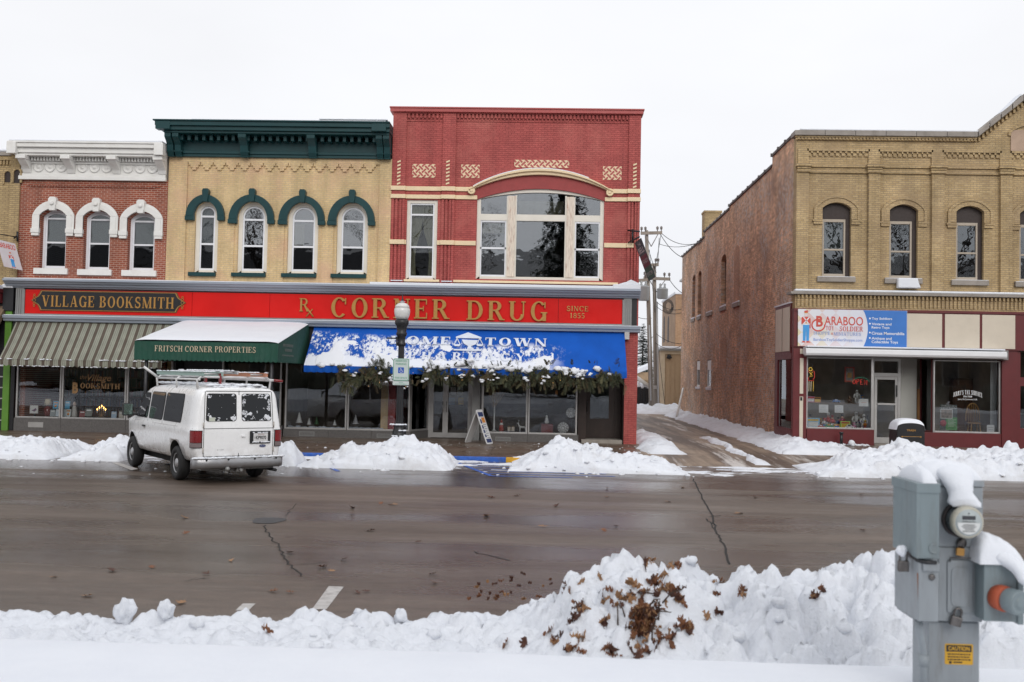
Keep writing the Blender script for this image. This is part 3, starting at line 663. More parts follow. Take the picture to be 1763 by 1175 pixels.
def sash_window(parent, xa, xb, za, zs, rise, y, splits, m_out, m_in, g, fw=.07, pw=.045, name='window', low=False):
    """outer casing with arched head, inner sash bars and glass; splits = z of the rails"""
    mb = MB()
    a = archpts(xa, xb, zs, rise); i_ = archpts(xa+fw, xb-fw, zs, max(rise-fw*.9, 0) if rise else 0)
    if not rise: i_ = [(xa+fw, zs-fw), (xb-fw, zs-fw)]
    mb.prism([(xa, za)]+a+[(xb, za), (xb-fw, za+fw*.6)]+i_[::-1]+[(xa+fw, za+fw*.6)], y, y+.12)
    # a concave outline: drop the bottom face and add the bottom rail
    mb.box(xa+fw+.001, xb-fw-.001, y+.002, y+.118, za+.001, za+fw*.6)
    w = mb.build(name, m_out, parent)
    mb = MB(); top = (zs+rise-fw) if rise else zs-fw
    X0, X1 = xa+fw+.002, xb-fw-.002
    mb.box(X0, X0+pw, y+.03, y+.085, za+fw*.6, zs-(0 if rise else fw)); mb.box(X1-pw, X1, y+.03, y+.085, za+fw*.6, zs-(0 if rise else fw))
    mb.box(X0+pw, X1-pw, y+.03, y+.085, za+fw*.6+.001, za+fw*.6+pw*1.3)
    for z in splits: mb.box(X0+pw, X1-pw, y+.025, y+.09, z-pw*.6, z+pw*.6)
    if rise:
        o2 = archpts(X0, X1, zs, max(rise-fw, .01)); i2 = archpts(X0+pw, X1-pw, zs, max(rise-fw-pw, .005)); mb.prism(o2+i2[::-1], y+.03, y+.085)
    else: mb.box(X0+pw, X1-pw, y+.03, y+.085, zs-fw-pw, zs-fw-.001)
    mb.build('sash', m_in, w)
    mb = MB(); pa = archpts(X0+.01, X1-.01, zs-(0 if rise else fw), max(rise-fw-.01, 0) if rise else 0)
    zl0 = min(splits) if low else za+fw*.6; mb.prism([(X0+.01, zl0)]+pa+[(X1-.01, zl0)], y+.06, y+.066); mb.build('pane', g, w)
    if low: mb = MB(); mb.box(X0+.01, X1-.01, y+.045, y+.051, za+fw*.6, zl0-.002); mb.build('lower_pane', g_low, w)
    return w
def blind(parent, xa, xb, z0, z1, y, m=None):
    mb = MB(); mb.box(xa+.1, xb-.1, y+.14, y+.15, z0, z1); return mb.build('blind', m or m_blind, parent)
def Z(px, py, Y=YF): return atY(px, py, Y).z
def X(px, py, Y=YF): return atY(px, py, Y).x
# ================================================================ red brick shop with the white cornice
XA, XB, XC, XD = -18.65, -13.38, -5.50, 3.13      # party lines of the three joined shops
bld = thing('brick_building', (-16, YF, 0), 'narrow red brick building with white bracketed cornice and three arched windows', 'building')
zc0, zc1 = Z(170, 310.5, YF-.14), Z(160, 244, YF-.64)
ops = []; wins = []
for (l, r, top, bot) in ((69,113.5,361,462.5),(144,189,363,464.5),(220,266,366,466)):
    xa, xb = X(l, 420), X(r, 420); zt, zb = Z((l+r)/2, top), Z((l+r)/2, bot)
    ops.append((xa, xb, zb, zt-.24, .24)); wins.append((xa, xb, zb, zt-.24, .24))
mb = MB(); wall(mb, XA, XB-.004, 5.3, zc0+.05, YF, YF+.34, ops)
mb.box(XA+.25, XB-.25, YF-.035, YF-.001, 8.80, 8.87); mb.box(XA+.35, XB-.35, YF-.05, YF-.002, 8.872, 8.93)
for k in range(46): mb.box(XA+.36+k*.098, XA+.405+k*.098, YF-.055, YF-.003, 8.75, 8.798)
mb.build('front_wall', m_rbrick, bld)
shell(bld, XA, XB, -.1, 10.0, YF+.345, 54, m_rbrick)
for i, (xa, xb, zb, zs, ri) in enumerate(wins):
    w = sash_window(bld, xa+.002, xb-.002, zb+.002, zs, ri-.002, YF+.20, [zs-.05, (zb+zs)/2+.02], m_sash, m_sash, g_win, .075, .05, low=True)
    mb = MB(); mb.box(xa-.16, xb+.12, YF-.10, YF+.19, zb-.21, zb-.002); mb.build('sill', m_white, w, .012)
    blind(w, xa, xb, (zb+zs)/2+.05, zs-.08, YF+.20)
    # moulded hood: three stepped bands, stop blocks and a keystone
    mb = MB(); lg = .50
    for t, d in ((.115, .06), (.20, .10), (.27, .075)): ring(mb, xa-.02, xb+.02, zs+.02, ri, t, YF-d, YF-.002-d*.1, 0, lg, t+.02)
    for sx_ in (-1, 1):
        cx = (xa-.155) if sx_ < 0 else (xb+.155)
        mb.box(cx-.15, cx+.15, YF-.13, YF-.003, zs-lg-.10, zs-lg+.06); mb.box(cx-.13, cx+.13, YF-.11, YF-.004, zs-lg-.2, zs-lg-.101)
    c = (xa+xb)/2; mb.prism([(c-.10, zs+ri-.06), (c+.10, zs+ri-.06), (c+.15, zs+ri+.34), (c+.09, zs+ri+.42), (c-.09, zs+ri+.42), (c-.15, zs+ri+.34)], YF-.19, YF-.005)
    mb.lathe([(.01,0),(.075,.02),(.07,.05),(.02,.06)], (c, YF-.19, zs+ri+.2), 10, (0,-1,0)); mb.build('hood', m_white, w, .012)
cor = MB(); xl, xr = XA-.03, XB-.05
cor.box(xl, xr, YF-.14, YF-.002, zc0, zc0+.13); cor.box(xl+.02, xr-.02, YF-.10, YF-.003, zc0+.131, zc0+.22); cor.box(xl+.04, xr-.04, YF-.05, YF-.004, zc0+.221, zc0+.74)
cor.box(xl, xr, YF-.46, YF-.005, zc1-.46, zc1-.38); cor.box(xl-.03, xr+.03, YF-.52, YF-.006, zc1-.379, zc1-.20); cor.box(xl-.10, xr+.04, YF-.62, YF-.007, zc1-.199, zc1-.06); cor.box(xl-.14, xr+.045, YF-.66, YF-.008, zc1-.059, zc1)
cor.box(xl+.04, xr-.04, YF-.005, YF+.3, zc0+.05, zc1-.01)
for k in range(44):
    x = xl+.30+k*(xr-xl-.6)/43; cor.box(x-.032, x+.032, YF-.24, YF-.051, zc1-.60, zc1-.461)
cor.box(xl+.2, xr-.2, YF-.12, YF-.052, zc1-.68, zc1-.601)
cor = cor.build('cornice', m_white, bld, .012)
for bx in (49.5, 125, 203, 282):
    mb = MB(); x = X(bx, 280); mb.prism([(YF-.55, zc1-.46), (YF-.55, zc1-.58), (YF-.44, zc1-.68), (YF-.36, zc1-.74), (YF-.26, zc1-.80), (YF-.16, zc0+.36), (YF-.10, zc0+.23), (YF-.055, zc0+.23), (YF-.055, zc1-.461)], x-.14, x+.14, axes='yz')
    mb.box(x-.17, x+.17, YF-.60, YF-.30, zc1-.60, zc1-.465); mb.build('bracket', m_white, cor, .015)
for bx in (37, 286):
    mb = MB(); x = X(bx, 255); mb.box(x-.16, x+.16, YF-.70, YF-.50, zc1-.45, zc1-.03); mb.build('end_block', m_white, cor, .015)
for a, b_ in ((58,117),(133,195),(211,274)):
    for k in range(3):
        x = X(a+(b_-a)*(k+.5)/3, 292); mb = MB(); mb.lathe([(.185,0),(.19,.02),(.15,.035),(.14,.012),(.06,.012),(.05,.03),(.01,.035)], (x, YF-.05, zc0+.46), 22, (0,-1,0)); mb.build('rosette', m_white, cor)
mb = MB(); mb.box(xl-.12, xr+.04, YF-.64, YF+.3, zc1+.001, zc1+.06); mb.build('roof_snow', snow_smooth, bld, .03)
# ================================================================ yellow brick building with the green cornice
bld = thing('brick_building', (-9.5, YF, 0), 'yellow brick building with deep dark green cornice and four round topped windows', 'building')
zy0, zy1 = Z(480, 271.5, YF-.12), Z(480, 207.5, YF-.80)
px0, px1 = X(320, 380), X(652, 380); zp = Z(486, 281.5)
ops = []
for (l, r, top, bot) in ((332,374,347.5,469),(406,460,347.5,470),(492,547,349,471),(577,633,349.5,472)):
    ops.append((X(l+2, 410), X(r, 410), Z((l+r)/2, bot), Z((l+r)/2, top)-(X(r,410)-X(l+2,410))*.48, (X(r,410)-X(l+2,410))*.48))
mb = MB(); wall(mb, px0-.005, px1+.005, 5.3, zp, YF+.06, YF+.40, ops)
mb.box(XB+.004, px0, YF, YF+.40, 5.3, zy0+.02); mb.box(px1, XC-.004, YF, YF+.40, 5.3, zy0+.02); mb.box(px0, px1, YF+.001, YF+.40, zp, zy0+.02)
mb.build('front_wall', m_ybrick, bld)
mb = MB()
for k in range(15):
    x = X(334.5+21.6*k, 285)
    for j, (hw, d) in enumerate(((.205, .09), (.14, .18), (.07, .27))): mb.box(x-hw, x+hw, YF+.002+.001*j, YF+.0595, zp-d, zp-d+.0895)
mb.build('corbel', m_ybrick, bld)
for l, r in ((374,406),(460,492),(547,577)):      # shallow piers between the windows
    mb = MB(); a, b_ = X(l+6, 430), X(r-4, 430); mb.box(a, b_, YF+.025, YF+.0595, 5.3, Z(l, 374)); mb.build('pier', m_ybrick, bld)
shell(bld, XB, XC, -.1, 10.9, YF+.405, 56, m_ybrick)
for i, (xa, xb, zb, zs, ri) in enumerate(ops):
    zm = zs-.05 if i else zs-.02
    w = sash_window(bld, xa+.002, xb-.002, zb+.002, zs, ri-.002, YF+.16, [zs-.10, zs-.10-(zs-.1-zb)*.49], m_frame, m_sash, g_wavy if i else g_win, .14, .055, low=True)
    c = (xa+xb)/2; hw = (xb-xa)/2
    mb = MB(); mb.box(xa-.16, xb-.02, YF-.06, YF+.158, zb-.14, zb-.004); mb.build('sill', m_green, w, .01)
    mb = MB(); T = .30
    o_ = archpts(xa-T, xb+T-.06, zs-.12, ri+.36); i_ = archpts(xa-.01, xb-.0, zs-.12, ri+.12)
    mb.prism(o_+i_[::-1], YF-.10, YF+.058); mb.box(xa-T-.02, xa+.0, YF-.11, YF+.057, zs-.27, zs-.121); mb.box(xb+.005, xb+T-.04, YF-.11, YF+.057, zs-.27, zs-.121)
    zt = zs+ri; mb.prism([(c-.09, zt-.02), (c+.07, zt-.02), (c+.11, zt+.36), (c+.07, zt+.44), (c-.09, zt+.44), (c-.13, zt+.36)], YF-.17, YF+.05); mb.build('hood', m_green, w, .01)
    if i == 0: blind(w, xa, xb, zb+.1, zs+ri-.1, YF+.16, paint('grey_blind', (.42,.44,.47), .8))
    if i == 2: blind(w, xa, xa+.62, (zb+zs)/2-.1, zs-.2, YF+.2, m_curtain)
xl, xr = XB+.02, XC-.03
cor = MB(); cor.box(xl, xr, YF-.10, YF-.002, zy0, zy0+.10); cor.box(xl, xr, YF-.14, YF-.003, zy0+.101, zy0+.20); cor.box(xl, xr, YF-.06, YF-.004, zy0+.201, zy1-.50)
cor.box(xl, xr, YF-.10, YF-.005, zy0+.52, zy0+.58); cor.box(xl, xr, YF-.62, YF-.005, zy1-.42, zy1-.34); cor.box(xl-.12, xr+.03, YF-.70, YF-.006, zy1-.339, zy1-.20); cor.box(xl-.26, xr+.04, YF-.78, YF-.007, zy1-.199, zy1-.05); cor.box(xl-.32, xr+.045, YF-.83, YF-.008, zy1-.049, zy1)
cor.box(xl+.02, xr-.02, YF-.0045, YF+.38, zy0+.03, zy1-.01)
for k in range(27):
    x = xl+.55+k*(xr-xl-1.1)/26; cor.box(x-.055, x+.055, YF-.40, YF-.061, zy1-.62, zy1-.421)
cor = cor.build('cornice', m_green, bld, .012)
for bx in (299, 312, 425, 541.5, 657, 669):
    mb = MB(); x = X(bx, 245); w_ = .11 if bx in (299,312,657,669) else .14
    mb.prism([(YF-.60, zy1-.42), (YF-.60, zy1-.55), (YF-.46, zy1-.66), (YF-.34, zy1-.78), (YF-.30, zy1-1.0), (YF-.22, zy1-1.12), (YF-.20, zy0+.24), (YF-.24, zy0+.12), (YF-.20, zy0-.03), (YF-.06, zy0-.03), (YF-.06, zy1-.421)], x-w_, x+w_, axes='yz')
    mb.box(x-w_-.03, x+w_+.03, YF-.27, YF-.05, zy0+.12, zy0+.18); mb.build('bracket', m_green, cor, .012)
for bx in (295, 659): mb = MB(); mb.box(X(bx, 214)-.25, X(bx, 214)+.25, YF-.80, YF-.5, zy1-.33, zy1-.055); mb.build('end_block', m_green, cor, .012)
mb = MB(); mb.box(xl+1.0, xr-.1, YF-.75, YF+.38, zy1+.001, zy1+.05); mb.box(xr-2.4, xr-.05, YF-.78, YF+.3, zy1+.05, zy1+.10); mb.build('roof_snow', snow_smooth, bld, .025)
# ================================================================ red painted building
bld = thing('brick_building', (-1.2, YF, 0), 'tall red painted brick corner building with wide arched window and cream bands', 'building')
zr0, zr1 = 5.3, Z(890, 185.5, YF-.11)-.02
# openings
sa, sb, sz0, sz1 = X(699, 410), X(752, 410), Z(725, 481), Z(725, 344)
ba, bb = X(820, 410), X(1039.5, 410); bz0 = Z(930, 482); bzs = Z(930, 344.5); bri = Z(930, 325)-bzs
mb = MB()
pil = [(XC+.004, X(700, 230)), (X(763, 230), X(785, 230)), (X(1083, 230), XD)]
wall(mb, XC+.004, XD-.28, zr0, zr1-.02, YF+.07, YF+.42, [(sa, sb, sz0, sz1, 0), (ba, bb, bz0, bzs, bri)])
mb.box(XD-.28, XD, YF+.0695, YF+.42, 5.3, zr1-.02); mb.box(XD-.44, XD, YF-.02, YF+.42, -.1, 5.299)
zl = Z(790, 342)-.35        # foot of the upper plain pilasters
for a, b_ in pil: mb.box(a, b_, YF, YF+.0695, zl+.30, zr1-.03)
mb.box(pil[0][1], pil[1][0], YF+.002, YF+.0695, Z(730, 196), zr1-.03); mb.box(pil[1][1], pil[2][0], YF+.002, YF+.0695, Z(930, 197.5), zr1-.03)
for a, b_ in pil:            # fluted lower pilasters
    mb.box(a, a+.09, YF, YF+.0695, zr0, zl+.299); mb.box(b_-.09, b_, YF, YF+.0695, zr0, zl+.299)
    n = 2; W_ = (b_-a-.18)
    for k in range(n): mb.box(a+.09+W_*(k+.30)/n, a+.09+W_*(k+.85)/n, YF+.008, YF+.0695, zr0, zl+.299)
front = mb.build('front_wall', m_red, bld)
mb = MB()
for a, b_, zt in ((pil[0][1], pil[1][0], Z(730, 196)), (pil[1][1], pil[2][0], Z(930, 197.5))):
    n = int((b_-a)/.13)
    for k in range(n):
        x = a+(b_-a)*(k+.5)/n; mb.box(x-.036, x+.036, YF+.012, YF+.0693, zt-.15, zt-.0005); 
        mb.box(x+.036, x+.07, YF+.03, YF+.0692, zt-.22, zt-.151)
    mb.box(a, b_, YF+.045, YF+.0691, zt-.26, zt-.221)
mb.build('corbel_table', m_red, bld)
shell(bld, XC, XD, -.1, 11.2, YF+.425, 58, m_side_r)
mb = MB(); mb.box(XC-.10, XD+.07, YF-.09, YF+.5, zr1-.15, zr1-.03); mb.box(XC-.12, XD+.10, YF-.12, YF+.52, zr1-.029, zr1+.02); mb.build('coping', m_redtrim, bld, .008)
# cream bands: each strip stops at the windows and steps out round the pilasters
mb = MB()
def band(zm0, zm1, segs, d=.05):
    for a, b_ in segs:
        cuts = sorted({a, b_} | {q for pa, pb in pil for q in (pa-.02, pb+.02) if a < q < b_})
        for u, v in zip(cuts, cuts[1:]):
            on = any(pa-.03 <= (u+v)/2 <= pb+.03 for pa, pb in pil); mb.box(u, v, (YF-d) if on else (YF+.07-d), YF+.068+.03, zm0, zm1)
B1 = (Z(740, 328.5), Z(740, 321.2)); B2 = (Z(740, 342.3), Z(740, 335.5)); B3 = (Z(740, 421.5), Z(740, 413.8))
hoodL, hoodR = X(812, 326), X(1050, 330)
band(*B1, [(XC-.03, hoodL-.08), (hoodR+.1, XD+.02)]); band(*B2, [(XC-.03, ba), (bb+.02, XD+.02)])
band(*B3, [(XC-.03, sa-.0), (sb, ba-.02), (bb+.02, XD-.2)]); band(Z(740, 485.5), Z(740, 481.6), [(pil[0][1]+.02, pil[1][0]-.02), (pil[1][1]+.02, pil[2][0]-.3)], .09)
mb.build('cream_band', m_cream, bld, .006)
# woven brick panels and twisted strips: cream bars standing on red ground
mb = MB()
def weave(l, t, r, b_):
    x0, x1, z0, z1 = rect(l, t, r, b_, YF+.07); s = .15; slots = MB()
    def clip(poly):
        for ax, lim, sg in ((0, x0, 1), (0, x1, -1), (1, z0, 1), (1, z1, -1)):
            out = []
            for i in range(len(poly)):
                p, q = poly[i], poly[(i+1) % len(poly)]; dp, dq = sg*(p[ax]-lim), sg*(q[ax]-lim)
                if dp >= 0: out.append(p)
                if dp*dq < 0:
                    k = dp/(dp-dq); out.append((p[0]+(q[0]-p[0])*k, p[1]+(q[1]-p[1])*k))
            poly = out
            if len(poly) < 3: return None
        return poly
    c45 = math.cos(math.pi/4); n = int((x1-x0)/s)+8; j = 0
    for i in range(-n, n):
        for k in range(-n, n):
            hor = (i+k) % 2 == 0; u, v = i*s, k*s; lw, th = s*.62, s*.20
            q = [(u-lw, v-th), (u+lw, v-th), (u+lw, v+th), (u-lw, v+th)] if hor else [(u-th, v-lw), (u+th, v-lw), (u+th, v+lw), (u-th, v+lw)]
            q = [((a-b2)*c45+(x0+x1)/2, (a+b2)*c45+(z0+z1)/2) for a, b2 in q]; q = clip(q)
            if q: slots.prism(q, YF+.0475, YF+.0555); j += 1
    mb = MB(); mb.box(x0, x1, YF+.0556, YF+.0685, z0, z1); return mb, slots
for a in ((710,283,750,306),(794,284,825.5,306.5),(885.6,276,980,289),(1038,287,1070,310)):
    mb, sl_ = weave(*a); lt = mb.build('lattice', m_cream, bld); sl_.build('lattice_slots', m_redtrim, lt)
for l, r, t, b_ in ((684,689.6,276,320),(768,774,276,320),(1090,1096,281,326)):
    x0, x1, z0, z1 = rect(l, t, r, b_, YF); mb = MB()
    for k in range(7):
        z = z0+(z1-z0)*(k+.2)/7; h = (z1-z0)/7*.5; mb.prism([(x0, z), (x1, z+h*.7), (x1, z+h*1.6), (x0, z+h*.9)], YF-.02, YF-.002)
    mb.build('twisted_strip', m_cream, bld)
# curved hood mould with scroll ends over the arch
mb = MB(); i_ = archpts(hoodL, hoodR, Z(930, 329), Z(930, 301.5)-Z(930, 329), 28); o_ = archpts(hoodL-.10, hoodR+.10, Z(930, 329), Z(930, 292)-Z(930, 329), 28); mid = archpts(hoodL-.05, hoodR+.05, Z(930, 329), Z(930, 296)-Z(930, 329), 28)
mb.prism(mid+i_[::-1], YF-.07, YF+.068); mb.prism(o_+mid[::-1], YF-.15, YF+.067)
for x in (hoodL, hoodR):
    z = Z(930, 329)-.03; mb.lathe([(.13,0),(.13,.16),(.11,.17),(.10,.155),(.06,.155),(.055,.18),(.01,.185)], (x, YF+.06, z), 20, (0,-1,0))
mb.build('hood_mould', m_cream, bld, .01)
mb = MB(); so = [(a, b_+.03) for a, b_ in o_][1:24]; si = [(a, b_+.002) for a, b_ in o_][1:24]; mb.prism(so+si[::-1], YF-.14, YF+.06); mb.build('ledge_snow', snow_smooth, bld)
mb = MB(); ring(mb, ba, bb, bzs+.001, bri, .62, YF+.048, YF+.0687, t2=.44, n=28); mb.build('brick_arch', paint('red_arch_brick', (.30,.042,.040), .6, vary=.12, scale=7), bld)
# the narrow window
w = sash_window(bld, sa+.002, sb-.002, sz0+.002, sz1-.002, 0, YF+.12, [Z(725, 369), Z(725, 425)], m_frame, m_sash, g_win, .11, .05)
mb = MB()
for sgn in (-1, 1):          # tied back curtains
    c = (sa+sb)/2; e_ = sa+.13 if sgn < 0 else sb-.13; nf = 12
    for lv, zz in enumerate((sz1-.55, sz1-1.1, sz0+.95, sz0+.55, sz0+.1)): pass
    L_ = [(sz1-.52, .42), (sz1-1.1, .36), (sz0+1.25, .22), (sz0+.8, .16), (sz0+.1, .20)]
    vs = []; 
    for zz, wd in L_:
        for k in range(nf+1): vs.append((e_-sgn*wd*k/nf, YF+.30+.035*math.sin(k*2.1)*(wd/.42), zz))
    mb.add(vs, [(j*(nf+1)+k, j*(nf+1)+k+1, (j+1)*(nf+1)+k+1, (j+1)*(nf+1)+k) for j in range(4) for k in range(nf)], 0, True)
vs = []; nf = 30
for j, zz in enumerate((sz1-.12, sz1-.55)):
    for k in range(nf+1): vs.append((sa+.12+(sb-sa-.24)*k/nf, YF+.27+.02*math.sin(k*1.7), zz))
mb.add(vs, [(k, k+1, nf+1+k+1, nf+1+k) for k in range(nf)], 0, True); mb.build('curtain', m_curtain, w)
# the wide three part arched window
fw = .13
mb = MB(); y0, y1 = YF+.12, YF+.26
O = archpts(ba+.002, bb-.002, bzs, bri-.002, 28); I = archpts(ba+fw, bb-fw, bzs+.03, bri-fw-.02, 28)
mb.prism([(ba+.002, bz0+.002)]+O+[(ba+.002, bz0+.002)][:0]+[(bb-.002, bz0+.002), (bb-fw, bz0+.10)]+I[::-1]+[(ba+fw, bz0+.10)], y0, y1); mb.box(ba+fw+.001, bb-fw-.001, y0+.002, y1-.002, bz0+.003, bz0+.10)
m1a, m1b, m2a, m2b = X(873.5, 420), X(886, 420), X(974.5, 420), X(987, 420); tz0, tz1 = Z(930, 380), Z(930, 369)
def arch_z(x): 
    R = (((bb-ba)/2)**2+bri**2)/(2*bri); c = (ba+bb)/2; return bzs+bri-R+math.sqrt(R*R-(x-c)**2)
for a, b_ in ((m1a, m1b), (m2a, m2b)):
    mb.box(a-.05, a-.001, y0+.004, y1-.003, bz0+.101, arch_z(a)-fw-.03); mb.box(b_+.001, b_+.05, y0+.004, y1-.003, bz0+.101, arch_z(b_)-fw-.03)
for a, b_ in ((ba+fw, m1a-.05), (m1b+.05, m2a-.05), (m2b+.05, bb-fw)): mb.box(a+.001, b_-.001, y0+.006, y1-.003, tz0, tz1)
bw = mb.build('arched_window', m_frame, bld)
m_post = paint('peeling_window_post', (.70,.61,.51), .7, vary=.2, scale=5, dirt=(.30,.10,.05), dirt_amt=1.0, stretch=(5,1,.7))
for a, b_ in ((m1a, m1b), (m2a, m2b)): mb = MB(); mb.box(a, b_, y0-.03, y1-.02, bz0+.101, min(arch_z(a), arch_z(b_))-fw-.02); mb.build('mullion', m_post, bw)
for a, b_ in ((ba+fw, m1a-.05), (m2b+.05, bb-fw)):
    mb = MB(); zr = Z(930, 428); mb.box(a+.002, b_-.002, y0+.03, y1-.04, zr-.03, zr+.035); mb.box(a+.002, a+.045, y0+.03, y1-.04, bz0+.101, tz0-.001); mb.box(b_-.045, b_-.002, y0+.03, y1-.04, bz0+.101, tz0-.001)
    mb.box(a+.046, b_-.046, y0+.03, y1-.04, bz0+.101, bz0+.16); mb.box(a+.046, b_-.046, y0+.03, y1-.04, tz0-.06, tz0-.001); mb.build('sash', m_sash, bw)
mb = MB(); mb.prism([(ba+fw-.02, bz0+.09)]+archpts(ba+fw-.02, bb-fw+.02, bzs+.03, bri-fw, 28)+[(bb-fw+.02, bz0+.09)], y0+.085, y0+.091); mb.build('pane', g_wavy, bw)
mb = MB(); mb.box(ba+.2, m1a-.1, y1+.05, y1+.06, tz0-.42, tz0-.05); mb.box(m1b+.1, m2a-.1, y1+.05, y1+.06, tz1+.01, tz1+.5); mb.build('blind', m_curtain, bw)
mb = MB()
for a, b_ in pil[:2]: mb.box(a+.05, b_-.02, YF-.06, YF+.0, Z(740, 485), Z(740, 483.6))
mb.build('ledge_snow', snow_smooth, bld)
# ================================================================ tan brick neighbour at the left edge
bld = thing('brick_building', (-21, YF, 0), 'tan brick building with small arched niches, lime green pier and maroon shop fascia', 'building')
mb = MB(); mb.box(-30, X(17, 350), YF+.06, YF+.4, 5.25, Z(9, 268)); mb.box(X(18, 350), XA-.005, YF-.06, YF+.4, 5.25, Z(24, 262))
mb.box(-30, X(17, 350), YF-.02, YF+.059, Z(9, 276), Z(9, 271)); mb.box(X(18, 350)-.06, XA-.02, YF-.14, YF-.061, Z(24, 267), Z(24, 258))
for k in range(24): mb.box(-21.6+k*.115, -21.54+k*.115, YF-.03, YF+.058, Z(9, 283.5), Z(9, 277))
mb.build('front_wall', m_tbrick2, bld)
mb = MB()
for l, r, t, b_, d in ((7,18,295,314,.06),(26,37,293,316,-.06)):
    x0, x1, z0, z1 = rect(l, t, r, b_, YF); hw = (x1-x0)/2; mb = MB()
    mb.prism([(x0, z0)]+archpts(x0, x1, z1-hw, hw, 10)+[(x1, z0)], YF+d-.004, YF+d-.001); nc = mb.build('niche', m_brownp, bld)
    mb = MB(); ring(mb, x0, x1, z1-hw, hw, .07, YF+d-.05, YF+d-.0005, 0, .35, n=10); mb.build('niche_moulding', m_tbrick2, nc)
mb = MB(); mb.box(-30, X(17, 350), YF+.0, YF+.5, Z(9, 268)+.005, Z(9, 268)+.13); mb.box(X(18, 350)-.06, XA-.02, YF-.14, YF+.4, Z(24, 262)+.005, Z(24, 262)+.07); mb.build('coping', m_stone, bld)
mb = MB(); mb.box(-30, X(17, 350)-.1, YF-.02, YF+.5, Z(9, 268)+.131, Z(9, 268)+.25); mb.build('roof_snow', snow_smooth, bld, .05)
shell(bld, -30, XA-.01, -.1, 9.2, YF+.405, 50, m_tbrick2)
mb = MB(); mb.box(-30, X(8,510), YF-.3, YF+.3, Z(4,523), Z(4,506)); mb.box(-30, X(10,500), YF-.42, YF+.2, Z(4,505.5), Z(4,499)); mb.build('shop_fascia', m_maroon, bld, .01)
mb = MB(); mb.box(-30, X(10,500), YF-.45, YF+.2, Z(4,498.9), Z(4,492)); mb.build('ledge_snow', snow_smooth, bld, .03)
mb = MB(); mb.box(X(9,620), X(20,620), YF-.10, YF+.3, .05, Z(15,536)); mb.build('green_pier', paint('lime_green_paint', (.10,.24,.03), .5, vary=.12), bld)
mb = MB(); mb.box(X(9,515), X(27,515), YF-.16, YF+.3, Z(15,535.5), Z(15,497)); mb.box(X(20.5,640), X(27,640), YF-.06, YF+.3, .05, Z(15,536)); mb.build('black_pier', m_black, bld)
mb = MB(); mb.box(X(9,490), X(27,490), YF-.2, YF+.2, Z(15,496.8), Z(15,490)); mb.build('pier_snow', snow_smooth, bld, .03)
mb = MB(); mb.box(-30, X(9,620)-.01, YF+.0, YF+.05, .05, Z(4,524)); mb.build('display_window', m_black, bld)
mb = MB()
for k in range(6): mb.box(-24, X(8,650), YF-.03, YF-.001, .5+k*.38, .54+k*.38)
mb.build('glazing_bar', m_alu, bld)
mb = MB(); a = X(10.5, 545); mb.prism([(YF-.05, Z(4,527)), (YF-1.1, Z(4,527)-1.2), (YF-1.1, Z(4,527)-1.45), (YF-.05, Z(4,527)-.3)], -24, a, axes='yz')
o = mb.build('awning', paint('brown_striped_awning', (.16,.11,.07), .85, vary=.3, scale=5, stretch=(3,.1,.1)), None); tag(o, 'brown striped awning beside the lime green pier', 'awning')
# ================================================================ the long shop front shared by the three joined buildings
sf = thing('shopfront', (-8, YF, 0), 'long ground floor shopfront with red sign band under the three joined buildings', 'shopfront')
XL, XR = -18.93, XD+.04
zq = [Z(560, 489), Z(560, 504)]     # top and foot of the upper metal cornice
def moulding(name, xl, xr, z0, z1, prof, mat, par, **k):
    """prof: (out, height share) steps seen from the side"""
    mb = MB(); pts = [(YF-o, z0+(z1-z0)*h) for o, h in prof]; mb.prism([(YF+.05, z0)]+pts+[(YF+.05, z1)], xl, xr, axes='yz'); return mb.build(name, mat, par, **k)
zb0, zb1 = Z(560, 506.5), Z(560, 555)
zc_t, zc_b = Z(560, 489, YF-.46), Z(560, 505, YF-.2)
moulding('cornice', XL, XR, zc_b, zc_t, [(.12,0),(.16,.05),(.18,.22),(.26,.25),(.28,.48),(.36,.52),(.40,.74),(.46,.78),(.46,1.0)], m_tin, sf)
mb = MB(); x = X(640, 480)
mb.box(x, XD-.25, YF-.40, YF-.01, zc_t+.001, zc_t+.10); mb.box(XD-.9, XD+.03, YF-.42, YF-.01, zc_t+.001, zc_t+.16); mb.box(XL+.02, x, YF-.42, YF-.02, zc_t+.001, zc_t+.035)
mb.prism([(XD-.75, zc_t+.161), (XD+.02, zc_t+.161), (XD-.05, zc_t+.22), (XD-.30, zc_t+.33), (XD-.45, zc_t+.25)], YF-.38, YF-.02)
mb.build('cornice_snow', snow_smooth, sf, .04)
lw_t, lw_b = Z(560, 552.5, YF-.3), Z(560, 563.5, YF-.2)
moulding('lower_cornice', XL-.05, XR+.02, lw_b, lw_t, [(.10,0),(.20,.1),(.22,.45),(.28,.55),(.30,1.0)], m_tin, sf)
mb = MB(); mb.box(XL, XR, YF-.28, YF-.02, lw_t+.001, lw_t+.018); mb.build('cornice_snow', snow_smooth, sf)
mb = MB(); mb.box(XL+.3, XD-.05, YF-.06, YF+.05, lw_t+.02, zc_b-.002); mb.build('sign_backing', m_black, sf)
sx0, sx1 = X(46, 520), X(1071, 540); sz0_, sz1_ = Z(560, 549.5), Z(560, 508)
cuts = [sx0, X(333, 520), X(466, 525), X(961, 540), sx1]
band_o = None
for a, b_ in zip(cuts, cuts[1:]):
    mb = MB(); mb.box(a+.006, b_-.006, YF-.12, YF-.061, sz0_, sz1_); o = mb.build('sign_panel', m_signred, sf); band_o = o
